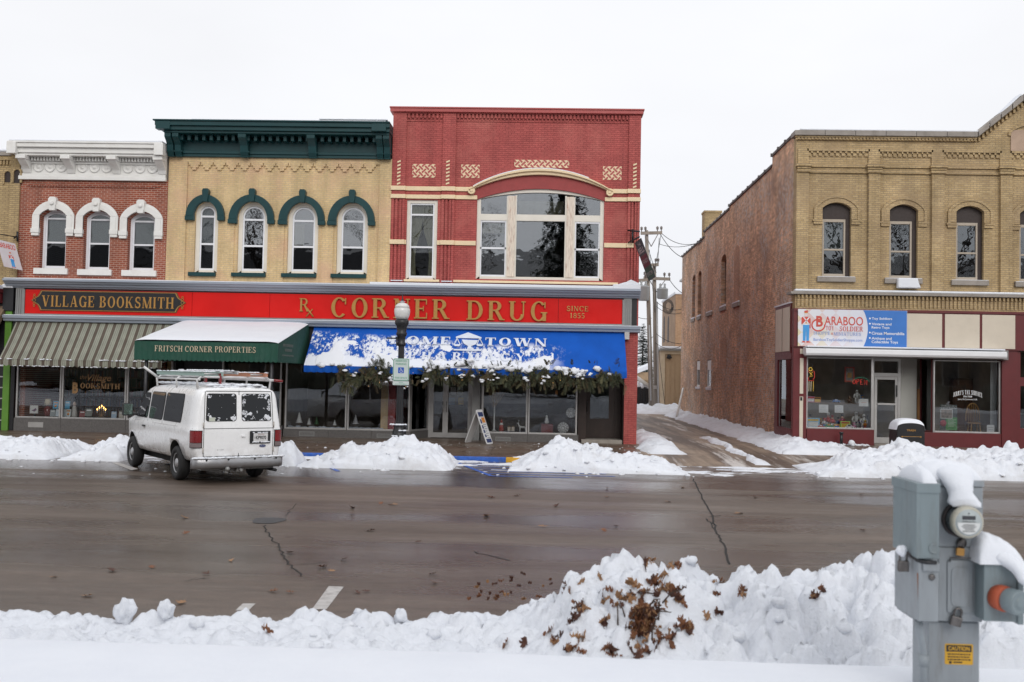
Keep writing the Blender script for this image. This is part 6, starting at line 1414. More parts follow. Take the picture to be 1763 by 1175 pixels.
# the next shop at the right edge of the picture
nb = thing('shopfront', (20, YF, 0), 'dark maroon framed shopfront next to the tax service window', 'shopfront')
x0 = X(1750.5,650)
mb = MB(); mb.box(x0, x0+.1, YF-.05, YF+.2, .29, zl_); 
for z0, z1 in ((.29, Z(1757,738)), (Z(1757,665), Z(1757,650)), (Z(1757,604), Z(1757,594))): mb.box(x0+.101, XE-.3, YF-.04, YF+.2, z0, z1)
mb.box(x0+1.4, x0+1.5, YF-.045, YF+.2, .2905, zl_); mb.build('frame', m_maroon, nb)
mb = MB(); mb.box(x0+.05, XE-.31, YF+.1, YF+.106, Z(1757,740), zl_); mb.build('pane', g_flat, nb)
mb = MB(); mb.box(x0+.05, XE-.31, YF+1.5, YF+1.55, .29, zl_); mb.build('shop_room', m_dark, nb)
# ================================================================ behind, at the end of the alley
m_bkb = brick('tan_back_brick', (.40,.24,.135), (.32,.18,.10), (.30,.23,.17), axis='xz', vary=.15); m_bkb2 = brick('tan_back_brick_side', (.40,.27,.18), (.34,.22,.14), (.32,.25,.19), axis='yz', vary=.15)
Yb = 84.0
bk = thing('brick_building', (13, Yb, 0), 'pale tan brick building with two slit windows beyond the end of the alley', 'building')
xa, xb = X(1163,560,Yb), X(1185,560,Yb)+6; zt5 = Z(1170,507,Yb)
def xs(px, Xp): 
    d = ray(px, 560); return d.y*((Xp)/d.x)
yend = xs(1140, xa)
mb = MB(); mb.box(xa, xb, Yb, Yb+.4, .1, zt5); mb.build('front_wall', m_bkb, bk); mb = MB(); mb.box(xa, xa+.4, Yb+.401, yend, .1, zt5); mb.box(xa+.4, xb, yend-.4, yend, .1, zt5-.2); mb.box(xb-.4, xb, Yb+.4, yend-.4, .1, zt5-.2); mb.build('side_wall', m_bkb2, bk)
mb = MB(); mb.box(xa-.1, xb, Yb-.1, yend, zt5+.001, zt5+.22); mb.build('roof_snow', snow_smooth, bk, .05)
for px in (1142.5, 1149.5):
    y0 = xs(px, xa); y1 = xs(px+2.3, xa); z0, z1 = atX(px, 590, xa).z, atX(px, 550, xa).z; mb = MB(); mb.prism([(y0,z0)]+archpts(y1,y0,z1,.25,8)[::-1]+[(y1,z0)], xa-.02, xa-.001, axes='yz'); mb.build('slit_window', m_brownp, bk)
mb = MB(); mb.lathe([(.25,0),(.25,.9),(.5,.95),(.5,1.1),(.1,1.4)], (xa+.9, Yb+1, zt5+.2), 12); mb.build('roof_vent', m_alu, bk)
m_siding = paint('beige_siding', (.40,.28,.17), .7, vary=.06); m_trim = paint('pale_trim', (.55,.45,.32), .7)
Ys = 70.5; shd = thing('shed', (10.5, Ys, 0), 'beige sided shed with snow on its flat roof, beside the utility poles', 'shed')
xa, xb = X(1139,650,Ys), X(1139,650,Ys)+5.5; zt6 = Z(1150,604,Ys); yend = xs(1131.5, xa)
mb = MB(); mb.box(xa, xb, Ys, yend, .15, zt6)
for k in range(16): mb.box(xa+.25+k*.34, xa+.29+k*.34, Ys-.02, Ys-.001, .4, zt6-.3)
mb.build('wall', m_siding, shd); mb = MB(); mb.box(xa-.08, xa+.22, Ys-.06, Ys-.0, .15, zt6-.25); mb.box(xa-.08, xb, Ys-.07, Ys-.0, zt6-.249, zt6); mb.box(xa-.08, xb, Ys-.06, Ys-.0, .15, .40) if False else None; mb.build('trim', m_trim, shd)
mb = MB(); mb.box(xa-.2, xb, Ys-.25, yend+.1, zt6+.001, zt6+.10); mb.build('roof', m_tin_d, shd); mb = MB(); mb.box(xa-.18, xb, Ys-.22, yend, zt6+.101, zt6+.30); mb.build('roof_snow', snow_smooth, shd, .06)
mb = MB(); p = atY(1152, 612, Ys-.1); mb.lathe([(.12,0),(.2,.2),(.05,.25)], p, 8, (0,-.6,-1)); mb.build('lamp', m_black, shd)
Yg = 105.0; gr = thing('garage', (8, Yg, 0), 'low tan garage with snowy gable roof far behind the poles', 'garage')
xa, xb, z0, z1 = rect(1085, 636, 1121, 690, Yg); mb = MB(); mb.box(xa-3, xb, Yg, Yg+8, .1, z1-.3); mb.build('wall', m_siding, gr); zz = Z(1108, 622, Yg); mb = MB(); mb.prism([(xa-3.4, z1-2.2), (xb+.4, z1+.35), (xb+.4, z1+.75), (xa-3.4, z1-1.8)], Yg-.4, Yg+8.2); mb.build('roof', snow_smooth, gr)
mb = MB(); mb.box(xa-3, xb, Yg-.06, Yg-.001, .2, Z(1108,655,Yg)); mb.build('garage_door', paint('dark_tan', (.22,.15,.08), .7), gr)
# dumpster heaped with snow
Yd = 72.0; dm = thing('dumpster', (X(1107,690,Yd), Yd, .2), 'black dumpster heaped with snow beyond the alley', 'dumpster')
x0, x1, z0, z1 = rect(1092, 668, 1117, 701, Yd); mb = MB(); mb.prism([(Yd, .35), (Yd+1.6, .35), (Yd+1.7, z1), (Yd-.1, z1)], x0, x1, axes='yz')
for k in range(3): mb.box(x0+(x1-x0)*(k+.5)/3-.05, x0+(x1-x0)*(k+.5)/3+.05, Yd-.16, Yd-.0, .4, z1-.15)
mb.build('body', m_black, dm, .02); mb = MB(); mb.box(x0-.03, x1+.03, Yd-.15, Yd+1.8, z1+.001, z1+.06); mb.build('lid', m_black, dm); mb = MB()
for k in range(10): mb.blob((x0+(x1-x0)*RNG.random(), Yd+RNG.uniform(.1,1.3), z1+.1), (RNG.uniform(.25,.5), .4, RNG.uniform(.15,.4)), 2, k, .3)
mb.build('snow_heap', snow_smooth, dm); mb = MB(); mb.tube([(x0-.1, Yd-.3, z1+.9), (x1+.1, Yd-.2, z1+.05)], .13, 8); mb.build('lean_pipe', m_white, dm)
# spruce trees far away, left of the poles
def spruce(loc, h, r, seed, label, grp=None, m=None):
    rg = random.Random(seed); t = thing('spruce_tree', loc, label, 'tree', grp); mb = MB(); mb.tube([loc, (loc[0], loc[1], loc[2]+h*.97)], [.18*h/8, .02], 7); mb.build('trunk', paint('spruce_bark', (.06,.045,.035), .9), t)
    mb = MB(); n = int((34 if h < 12 else 75)*h)
    for k in range(n):
        f = rg.random()**.8; z = loc[2]+h*(.08+.92*f); L_ = r*(1-f)**.85*rg.uniform(.6,1.1)+.15; a = rg.uniform(0, 6.283)
        d = Vector((math.cos(a), math.sin(a), rg.uniform(-.35,-.05)+.3*f)); s = Vector((-math.sin(a), math.cos(a), 0)); p = Vector((loc[0], loc[1], z)); m_ = 9
        for j in range(m_):
            u = (j+.6)/m_; c = p+d*L_*u+Vector((0,0,-.12*L_*u*u)); wd = L_*.34*(1-.7*u)+.06
            for sg in (-1, 1):
                e_ = c+s*sg*wd+d*wd*.55+Vector((0,0,rg.uniform(-.22,.0)*wd*2)); q = d*(.05+.02*h/8)
                mb.add([c-q, c+q, e_+q*.5], [(0,1,2)], 0 if rg.random() < .7 else 1)
    mb.build('crown', m or [paint('spruce_needles', (.022,.038,.024), .85, vary=.3), paint('snowy_needles', (.16,.18,.18), .9, vary=.2)], t); return t
spruce((X(1106,650,125), 125, 0), 9.4, 2.6, 3, 'taller dark spruce tree far away between red brick corner and utility poles')
spruce((X(1117,650,140), 140, 0), 7.5, 2.6, 4, 'smaller spruce tree half hidden behind the wooden utility poles')
# utility poles, transformers and wires
m_pole = paint('weathered_pole_wood', (.27,.235,.20), .85, vary=.25, scale=1.5, stretch=(4,4,.3)); m_trf = paint('transformer_grey', (.36,.38,.39), .5, vary=.08); m_ins = paint('insulator', (.20,.18,.17), .4)
def pole(Yp, pb, pt_, rad_b, label, arms, tf=()):
    B = atY(pb[0], pb[1], Yp); T = atY(pt_[0], pt_[1], Yp); t = thing('utility_pole', (B.x, Yp, .2), label, 'utility pole', 'wooden utility poles at the end of the alley')
    mb = MB(); mb.tube([(B.x, Yp, .1), (T.x, Yp, T.z)], [rad_b, rad_b*.72], 12); mb.build('pole', m_pole, t)
    for (l, r, py, py2) in arms:
        a, b_ = atY(l, py, Yp-rad_b-.06), atY(r, py2, Yp-rad_b-.06); mb = MB(); d = (b_-a); mb.extr([(0,-.10),(d.length,-.10),(d.length,.10),(0,.10)], (a, d.normalized(), Vector((0,0,1)), Vector((0,-1,0))), -.06, .06); arm = mb.build('crossarm', m_pole, t)
        mb = MB()
        for k in (.04, .22, .78, .96): p = a+d*k; mb.lathe([(.03,0),(.03,.12),(.09,.13),(.07,.22),(.1,.26),(.03,.34)], (p.x, p.y, p.z+.1), 8)
        mb.build('insulators', m_ins, arm)
        mb = MB(); m2 = (a+b_)/2; mb.tube([a+d*.2+Vector((0,-.1,-.1)), Vector((m2.x, Yp-rad_b-.05, m2.z-.9))], .03, 5); mb.tube([a+d*.8+Vector((0,-.1,-.1)), Vector((m2.x, Yp-rad_b-.05, m2.z-.9))], .03, 5); mb.build('brace', m_ins, arm)
    for (l, t_, r, b_) in tf:
        x0, x1, z0, z1 = rect(l, t_, r, b_, Yp-.3); c = (x0+x1)/2; q = (x1-x0)/2; mb = MB(); mb.lathe([(q*.85,0),(q,.06),(q,z1-z0-.08),(q*1.05,z1-z0-.06),(q*.95,z1-z0),(.1,z1-z0+.06)], (c, Yp-.3, z0), 16)
        for dx in (-.4, .4): mb.lathe([(.06,0),(.1,.1),(.05,.15),(.09,.25),(.03,.35)], (c+dx*q, Yp-.3, z1), 8)
        mb.build('transformer', m_trf, t)
    return B, T
Yp1, Yp2 = 66.0, 67.5
P1 = pole(Yp1, (1122,703), (1113,397), .165, 'taller weathered wooden pole with a high crossarm, nearer the red brick corner', [(1103,1140,402,401),(1089,1118,484,482)], [(1098,493,1118,518)])
P2 = pole(Yp2, (1129.5,703), (1126.5,457), .165, 'greyer shorter wooden pole with two crossarms, nearer the beige shed', [(1111,1134,457,456),(1108,1154,479,481)], [(1131,497,1150,515)])
mb = MB(); mb.tube([atY(1120.5, 690, Yp1-.25), atY(1118, 560, Yp1-.25)], .05, 6); mb.tube([atY(1133.5, 700, Yp2-.25), atY(1131, 520, Yp2-.25)], .06, 6); x0,x1,z0,z1 = rect(1125.5,664,1131,670,Yp2-.28); mb.box(x0,x1,Yp2-.32,Yp2-.26,z0,z1); o = mb.build('conduit', m_alu); tag(o, 'grey cable conduits running up the two utility poles', 'conduit')
def wire(a, b_, sag, label, r=.022, n=14):
    mb = MB(); mb.tube([a.lerp(b_, k/n)+Vector((0,0,-sag*4*(k/n)*(1-k/n))) for k in range(n+1)], r, 4); o = mb.build('power_line', m_black); tag(o, label, 'wire', 'overhead wires at the end of the alley'); return o
for (pa, Ya, pb_, Yb2, sg) in (((1139,402),66,(1218,412),54,.5),((1136,402),66,(1186,446),64,.4),((1134,420),66,(1215,413),54.2,.3),((1152,481),67,(1183,508),65,.2),((1118,430),66,(1145,700),70,.5),((1130,520),67,(1186,527),66,.4),((1130,528),67,(1186,533),66,.4),((1130,575),67,(1186,590),66,.3),((1128,590),67,(1186,586),66,.5),((1095,545),66,(1122,548),66,.1),((1090,600),66,(1124,580),66,.2),((1095,575),66,(1122,598),66,.2),((1135,410),66,(1132,455),67.5,.05),((1138,404),66,(1122,480),66,.3),((1114,420),66,(1130,470),67.4,.1)):
    wire(atY(*pa, Ya), atY(*pb_, Yb2), sg, 'thin black overhead wire strung by the two wooden poles')
mb = MB(); c = atY(1151, 528, 66.5)
for k in range(5): mb.tube([c+Vector(((.20+.04*k)*math.cos(a_*.52), .05*k, (.30+.05*k)*math.sin(a_*.52))) for a_ in range(13)], .016, 4, cap=False)
o = mb.build('cable_coil', m_black); tag(o, 'coil of spare black cable hanging beside the poles', 'cable')
# street banner on the corner of the red building
sb_ = thing('hanging_banner', (X(1095,430,34.0), 34.0, 6.5), 'tilted dark banner with red and green fields hung from the red building corner', 'banner')
mb = MB(); Xb = XD+.02
br = atY(1100, 403, 34.2); mb.tube([atY(1081, 397, YF-.1), atY(1101, 399, YF-.5)], .03, 6); mb.tube([atY(1082, 418, YF-.1), atY(1101, 408, YF-.5)], .03, 6); mb.tube([atY(1089, 395, YF-.15), atY(1089, 419, YF-.15)], .035, 6); mb.build('bracket', m_black, sb_)
q4 = [atY(1092.5,419,33.9), atY(1101.5,411,33.3), atY(1128.5,477,33.3), atY(1117,485,33.9)]
def quadframe(q): O = q[3]; u = (q[2]-q[3]); v = (q[0]-q[3]); n = u.cross(v).normalized(); n = n if n.y < 0 else -n; return O, u, v, n
Fq = quadframe(q4); mb = MB(); mb.extr([(0,0),(1,0),(1,1),(0,1)], Fq, -.01, .0); mb.build('cloth', paint('dark_banner', (.055,.055,.06), .7), sb_)
mb = MB(); mb.extr([(.05,.33),(.95,.33),(.95,.62),(.05,.62)], Fq, .001, .002); mb.build('maroon_field', paint('banner_maroon', (.13,.03,.04), .7), sb_)
mb = MB(); mb.extr([(.05,.03),(.95,.03),(.95,.31),(.05,.31)], Fq, .001, .002); mb.build('green_field', paint('banner_green', (.04,.075,.05), .7), sb_)
mb = MB(); sans(mb, 'THE', Fq, .3, .7, .86, .93, .003); sans(mb, 'BELL', Fq, .12, .9, .68, .82, .004, bold=.02); sans(mb, 'BARABOO', Fq, .12, .88, .42, .52, .004); sans(mb, 'DOWNTOWN', Fq, .1, .9, .10, .2, .004); mb.build('lettering', paint('banner_pale', (.38,.30,.30), .7), sb_)
# white blade banner at the far left
wb = thing('hanging_banner', (-19.3, 33.8, 6.3), 'small white blade banner with red lettering hung from the tan brick wall', 'banner')
Xw = -19.2
def yX(px, py): d = ray(px, py); return d.y*Xw/d.x
q4 = [atY(-6, 412, 33.3), atY(26,421,34.0), atY(39,466,34.0), atY(7,459,33.3)]; Fq = quadframe([q4[0], q4[1], q4[2], q4[3]])
mb = MB(); mb.extr([(0,0),(1,0),(1,1),(0,1)], Fq, -.01, .0); mb.build('cloth', paint('white_banner', (.60,.56,.58), .7, vary=.05, dirt=(.6,.35,.35), dirt_amt=.3), wb)
mb = MB(); sans(mb, 'BARABOO', Fq, .08, .92, .72, .92, .003, bold=.02); mb.build('lettering', m_bred, wb)
soldier(wb, Fq, lambda a_, b_: (.42+(a_-60)/145*.26, .03+(650-b_)/530*.58), d=.004)
mb = MB(); mb.tube([atY(-10,402,33.2), atY(31,409,YF-.05)], .02, 6); mb.tube([atY(30,399,YF-.08), atY(30,416,YF-.08)], .035, 6); mb.tube([atY(24,411,YF-.2), atY(30,405,YF-.08)], .025, 6); mb.build('bracket', m_black, wb)
# ================================================================ the white van
def van():
    V = thing('parked_van', (-7.30, 22.15, 0), 'white passenger van parked nose to the kerb with ladders on its snowy roof', 'van')
    RO = Matrix.Translation((-7.30, 22.15, 0)) @ Matrix.Rotation(rad(128.0), 4, 'Z')
    def part(mb, name, mats, par, bevel=0, clean=False):
        mb.v = [tuple(RO @ Vector(p)) for p in mb.v]; return mb.build(name, mats, par, bevel)
    PR = [(.47,.86),(.50,.90),(.60,.945),(.72,.968),(.90,.985),(1.08,.99),(1.17,.985),(1.19,.972),(1.28,.965),(1.45,.94),(1.65,.912),(1.82,.892),(1.92,.868),(1.985,.825),(2.03,.74),(2.06,.58),(2.075,.34),(2.08,.14)]
    def wz(z):
        for (a, u), (b, v) in zip(PR, PR[1:]):
            if z <= b: return u+(v-u)*max(0, (z-a))/(b-a)
        return .1
    ST = [(-1.215,.900,2.00),(-1.205,.935,2.025),(-1.17,.965,2.05),(-1.10,.985,2.07),(-.95,.996,2.08),(-.7,1,2.085),(-.3,1,2.09),(0,1,2.09),(.4,1,2.09),(.8,1,2.09),(1.2,1,2.09),(1.6,1,2.085),(2.0,1,2.075),(2.3,.998,2.06),(2.5,.995,2.02),(2.7,.99,1.90),(2.95,.985,1.70),(3.2,.98,1.50),(3.42,.97,1.33),(3.6,.955,1.29),(3.9,.92,1.24),(4.1,.87,1.18),(4.2,.80,1.08),(4.24,.72,.95)]
    def lean(z): return max(0, (z-1.15))*.10
    def stat(x):
        for (a, s, h), (b, s2, h2) in zip(ST, ST[1:]):
            if x <= b: t_ = (x-a)/(b-a); return s+(s2-s)*t_, h+(h2-h)*t_
        return ST[-1][1:]
    def sy(x, z): return wz(z)*stat(x)[0]
    rings = []
    for x, s, h in ST:
        rr = []
        for z, w in PR:
            k = (h-1.17)/.91 if h > 1.17 else .02
            zz = z if z <= 1.17 else 1.17+(z-1.17)*k
            if h < 1.17: zz = min(zz, h)
            xx = x+(lean(zz) if x < 0 else 0)*max(0, 1-(x+1.215)/1.0 if x > -1.215 else 1)
            rr.append((xx, w*s, zz))
        rings.append(rr)
    m = len(PR); mb = MB(); vs = []
    for rr in rings: vs += rr+[(a, -b, c) for a, b, c in rr[::-1]]
    n2 = 2*m; fs = []
    for i in range(len(rings)-1):
        for j in range(n2-1): fs.append((i*n2+j, i*n2+j+1, (i+1)*n2+j+1, (i+1)*n2+j))
        fs.append((i*n2+n2-1, i*n2, (i+1)*n2, (i+1)*n2+n2-1))
    for e in (0, len(rings)-1):
        for j in range(m-1): fs.append((e*n2+j, e*n2+n2-1-j, e*n2+n2-2-j, e*n2+j+1))
    mb.add(vs, fs, 0, True)
    m_body = paint('white_van_paint', (.86,.865,.87), .3, vary=.03, scale=1.5, coat=.5)
    t = m_body.node_tree; b = t.nodes['Principled BSDF']; p = _pos(t); s_ = t.nodes.new('ShaderNodeSeparateXYZ'); t.links.new(p, s_.inputs[0])
    low = t.nodes.new('ShaderNodeMath'); low.operation = 'MULTIPLY'; t.links.new(_range(t, s_.outputs['Z'], .85, .42, 0, 1), low.inputs[0]); t.links.new(_range(t, _noise(t, p, 2.5, 8, .7), .38, .62, .1, .85), low.inputs[1])
    old = b.inputs['Base Color'].links[0].from_socket; t.links.new(_mix(t, low.outputs[0], old, (.30,.25,.21)), b.inputs['Base Color'])
    m_well = paint('wheel_well', (.010,.010,.010), .9)
    body = part(mb, 'body', [m_body, m_well], V)
    for wx in (0, 3.47):
        for sg in (1, -1):
            cb_ = MB(); cb_.lathe([(.47,0),(.47,.62)], (wx, sg*.45, .40), 40, (0, sg, 0), 1); c = part(cb_, 'cutter', [m_body, m_well], None)
            md = body.modifiers.new('cut', 'BOOLEAN'); md.object = c; md.operation = 'DIFFERENCE'; md.solver = 'EXACT'
            dg = bpy.context.evaluated_depsgraph_get(); me = bpy.data.meshes.new_from_object(body.evaluated_get(dg)); body.modifiers.clear(); body.data = me; bpy.data.objects.remove(c)
    m_glass = glass('dark_van_glass', (.10,.11,.12), gain=.9, base=.0); m_gask = paint('rubber_gasket', (.012,.012,.012), .6)
    def rr_pts(a0, a1, z0, z1, r, n=5):
        P = []
        for cx_, cz, s in ((a1-r, z1-r, 0), (a0+r, z1-r, 90), (a0+r, z0+r, 180), (a1-r, z0+r, 270)):
            for k in range(n+1): an = rad(s+90*k/n); P.append((cx_+r*math.cos(an), cz+r*math.sin(an)))
        return P
    def inset_grid(mb, outline, fn, off, mi=0):
        """fill an outline with a fan of rings laid on the curved body side"""
        cx_ = sum(p[0] for p in outline)/len(outline); cz = sum(p[1] for p in outline)/len(outline); R_ = (1, .75, .5, .25, .02); vs = []; n = len(outline)
        for k in R_:
            for p in outline: vs.append(fn(cx_+(p[0]-cx_)*k, cz+(p[1]-cz)*k, off))
        mb.add(vs, [(j*n+i, j*n+(i+1) % n, (j+1)*n+(i+1) % n, (j+1)*n+i) for j in range(len(R_)-1) for i in range(n)], mi, True)
    def side(sg): return lambda x, z, off: (x, sg*(sy(x, z)+off), z)
    def rear(y, z, off): return (-1.215+lean(z)-off, y, z)
    def ribbon(mb, P, fn, off, w, mi=0, closed=False):
        Q = P+[P[0]] if closed else P
        for (a, c), (a2, c2) in zip(Q, Q[1:]):
            L_ = math.hypot(a2-a, c2-c) or 1; nx_, nz = -(c2-c)/L_*w/2, (a2-a)/L_*w/2; mb.add([fn(a-nx_, c-nz, off), fn(a2-nx_, c2-nz, off), fn(a2+nx_, c2+nz, off), fn(a+nx_, c+nz, off)], [(0,1,2,3)], mi)
    for sg in (1, -1):
        fn = side(sg)
        for a0, a1, z0, z1, sk in ((-.30,.92,1.275,1.87,0),(1.02,2.02,1.275,1.87,0),(2.16,3.08,1.275,1.84,1)):
            P = rr_pts(a0, a1, z0, z1, .07)
            if sk: P = [(x-(max(0, z-1.3)*.95 if x > (a0+a1)/2 else 0), z) for x, z in P]
            g = MB(); inset_grid(g, [((x-(a0+a1)/2)*1.05+(a0+a1)/2, (z-1.57)*1.06+1.57) for x, z in P], fn, .004); w = part(g, 'side_window', m_gask, V)
            g = MB(); inset_grid(g, P, fn, .009); part(g, 'pane', m_glass, w)
        g = MB(); ribbon(g, [(2.10,.50),(2.10,1.2),(2.12,1.9)], fn, .003, .014); ribbon(g, [(3.12,.62),(3.14,1.25)], fn, .003, .014); ribbon(g, [(.97,.50),(.97,1.9)], fn, .003, .012); part(g, 'door_seam', m_gask, V)
        g = MB(); ribbon(g, [(-1.1,1.178),(0,1.178),(1.5,1.178),(3.2,1.178)], fn, .002, .016); part(g, 'crease_shade_strip', paint('crease_shade_paint', (.45,.45,.46), .5), V)  # grey ribbon painted in as the shade along the crease
        g = MB(); g.box(2.2, 2.36, sg*1.0, sg*1.035, 1.05, 1.09); part(g, 'door_handle', m_black, V, .006)
        if sg > 0: g = MB(); inset_grid(g, rr_pts(.62,.80,.80,1.0,.02), fn, .004); part(g, 'fuel_flap', m_body, V)
        g = MB(); g.box(2.86, 2.98, sg*1.10, sg*1.34, 1.28, 1.58); g.tube([(2.95, sg*.97, 1.30), (2.93, sg*1.15, 1.36)], .04, 6); mi_ = part(g, 'wing_mirror', m_black, V, .03); g = MB(); g.box(2.852, 2.859, sg*1.12, sg*1.32, 1.31, 1.56); part(g, 'mirror_glass', paint('mirror_face', (.30,.42,.38), .1, metal=.8), mi_)
    # windscreen, seen only from in front
    g = MB(); g.add([(2.56,.66,1.97),(2.56,-.66,1.97),(3.37,-.80,1.37),(3.37,.80,1.37)], [(0,1,2,3)]); g.v = [(x+.03, y, z+.04) for x, y, z in g.v]; part(g, 'windscreen', m_glass, V)
    # rear doors: two windows, seams, hinges, handle
    for sg in (1, -1):
        P = rr_pts(.075, .71, 1.34, 1.90, .06) if sg > 0 else rr_pts(-.71, -.075, 1.34, 1.90, .06)
        P = [(y*(1-(z-1.3)*.06), z) for y, z in P]
        cx_ = sum(p[0] for p in P)/len(P); g = MB(); inset_grid(g, [((y-cx_)*1.06+cx_, (z-1.6)*1.06+1.6) for y, z in P], rear, .004); w = part(g, 'rear_window', m_gask, V); g = MB(); inset_grid(g, P, rear, .009); part(g, 'pane', m_glass, w)
        sn = MB(); rg = random.Random(3+sg)
        for k in range(2800 if sg < 0 else 420):
            e = rg.random(); n_ = len(P); i = int(e*n_); q, q2 = P[i], P[(i+1) % n_]; f = rg.random(); yy, zz = q[0]+(q2[0]-q[0])*f, q[1]+(q2[1]-q[1])*f
            edge = rg.uniform(0, len(P)); 
            lim = (.17 if sg < 0 else .06)*(1.4 if zz < 1.4 else (.9 if abs(yy) > .4 else .7)); u = rg.random()**1.3*lim/.31; yy += (cx_-yy)*u; zz += (1.6-zz)*u
            if sg > 0 and zz > 1.5 and rg.random() < .7: continue
            if noise.noise(Vector((yy*9, zz*9, sg))) < -.10+.35*(u > .25): continue
            c = rear(yy, zz, .010); r = rg.uniform(.004,.014); sn.blob(c, (.005, r*1.3, r), 1, k, .8, 2.2)
        part(sn, 'frost', snow_smooth, w)
    g = MB(); ribbon(g, [(0,.58),(0,1.98)], rear, .004, .014); 
    for sg in (1, -1): ribbon(g, [(sg*.765,.58),(sg*.765,1.2),(sg*.735,1.96)], rear, .004, .013)
    ribbon(g, [(-.765,.585),(.765,.585)], rear, .004, .016); ribbon(g, [(-.72,1.965),(.72,1.965)], rear, .004, .014); ribbon(g, [(-.76,1.175),(.76,1.175)], rear, .0035, .012); part(g, 'door_seam', m_gask, V)
    for sg in (1, -1):
        for z in (.72, 1.25): g = MB(); c = rear(sg*.775, z, .012); g.tube([(c[0],c[1],c[2]-.06),(c[0],c[1],c[2]+.06)], .016, 8); part(g, 'hinge', paint('hinge_metal', (.45,.42,.38), .5), V)
    m_tl = paint('tail_red', (.20,.006,.008), .22, vary=.2, scale=9, coat=.4); m_tw = paint('tail_grey', (.20,.16,.16), .25)
    for sg in (1, -1):
        g = MB(); z0, z1 = .77, 1.14
        A = [(-1.205,.775),(-1.222,.80),(-1.222,.87),(-1.205,.918),(-1.165,.955),(-1.09,.984),(-1.02,.985)]
        def lam(za, zb_, o): vs = []; [vs.extend([(x-o*.6, sg*(y+o), za), (x-o*.6, sg*(y+o), zb_)]) for x, y in A]; return vs, [(2*i, 2*i+2, 2*i+3, 2*i+1) for i in range(len(A)-1)]
        vs, fs = lam(z0, z1, .012); g.add(vs, fs, 0); tl = part(g, 'tail_light', m_gask, V); 
        for k, (za, zb_, mm, nm) in enumerate(((.885,1.125,m_tl,'red_lens'),(.785,.875,m_tw,'clear_lens'))): g = MB(); vs, fs = lam(za, zb_, .018); g.add(vs, fs, 0, True); part(g, nm, mm, tl)
    g = MB(); g.box(-1.245, -1.222, -.70, -.235, .845, 1.115); pl_ = part(g, 'plate_frame', m_black, V, .008); g = MB(); g.box(-1.252, -1.246, -.635, -.31, .885, 1.065); pf = part(g, 'plate', paint('plate_white', (.62,.62,.62), .5), pl_, .004)
    fr = (Vector((-1.2525, -.31, .885)), Vector((0,-1,0)), Vector((0,0,1)), Vector((-1,0,0))); g = MB(); sans(g, 'KP9070', fr, .055, .285, .045, .125, .001, bold=.03); sans(g, '*', fr, .018, .045, .06, .11, .001); part(g, 'plate_number', m_black, pl_); g = MB(); sans(g, 'WISCONSIN', fr, .10, .24, .145, .168, .001); part(g, 'plate_state', m_tl, pl_)
    g = MB(); rg = random.Random(5); 
    for k in range(22): g.blob((-1.255, rg.uniform(-.66,-.29), rg.choice((.875,.88,1.08))), (.008,.03,.014), 1, k)
    part(g, 'plate_snow', snow_smooth, pl_)
    ov = lambda a_, b_: [(a_*math.cos(k*.314), b_*math.sin(k*.314)) for k in range(20)]
    fr = (Vector((-1.2155, -.53, .79)), Vector((0,-1,0)), Vector((0,0,1)), Vector((-1,0,0))); g = MB(); g.extr(ov(.078,.034), fr, 0, .008); bd = part(g, 'badge', m_alu, V); g = MB(); g.extr(ov(.070,.027), fr, .008, .010); part(g, 'badge_field', paint('badge_blue', (.01,.035,.16), .3), bd); g = MB(); sans(g, 'Ford', fr, -.045, .045, -.014, .016, .0108, shear=.3); part(g, 'badge_script', m_alu, bd)
    fr = (Vector((-1.2155, .47, .715)), Vector((0,-1,0)), Vector((0,0,1)), Vector((-1,0,0))); g = MB(); sans(g, 'E-150', fr, 0, .14, 0, .022, .003); part(g, 'model_lettering', m_tin_d, V)
    g = MB(); c = rear(.42, 1.345, .012); g.box(c[0]-.004, c[0], .53, .66, 1.33, 1.41); part(g, 'sticker', paint('pale_sticker', (.55,.58,.50), .5), V); g = MB(); c = rear(.1, .98, .012); g.box(c[0]-.02, c[0]+.004, -.13, -.05, .99, 1.03); part(g, 'rear_handle', m_body, V, .005)
    # bumper, hitch, exhaust
    mch = paint('dull_chrome', (.34,.34,.35), .38, metal=.7, vary=.12, scale=4, dirt=(.2,.16,.13), dirt_amt=.5)
    g = MB(); sec = [(-1.22,.56),(-1.36,.555),(-1.385,.53),(-1.385,.42),(-1.36,.35),(-1.22,.33)]; ys = [-1.0,-.97,-.9,-.6,0,.6,.9,.97,1.0]; off = [.16,.10,.03,.0,-.01,0,.03,.10,.16]; vs = []
    for y, o in zip(ys, off): vs += [(x+o*(1 if x < -1.3 else .6), y, z) for x, z in sec]
    k6 = len(sec); g.add(vs, [(i*k6+j, i*k6+(j+1) % k6, (i+1)*k6+(j+1) % k6, (i+1)*k6+j) for i in range(len(ys)-1) for j in range(k6)]+[tuple(range(k6)), tuple((len(ys)-1)*k6+j for j in range(k6))[::-1]], 0, True); bp_ = part(g, 'rear_bumper', mch, V)
    g = MB(); rg = random.Random(6)
    for k in range(120):
        y = rg.uniform(-.97,.97); g.blob((-1.29+.12*(abs(y) > .9)*(abs(y)-.9)+rg.uniform(-.06,.05), y, .565), (.05,.07,.022), 1, k, .4)
    part(g, 'bumper_snow', snow_smooth, bp_)
    g = MB()
    for y in (.75, .28, -.30, -.78): g.lathe([(.022,0),(.022,.012)], (-1.388, y, .535), 8, (-1,0,0))
    part(g, 'bumper_bolts', m_black, bp_)
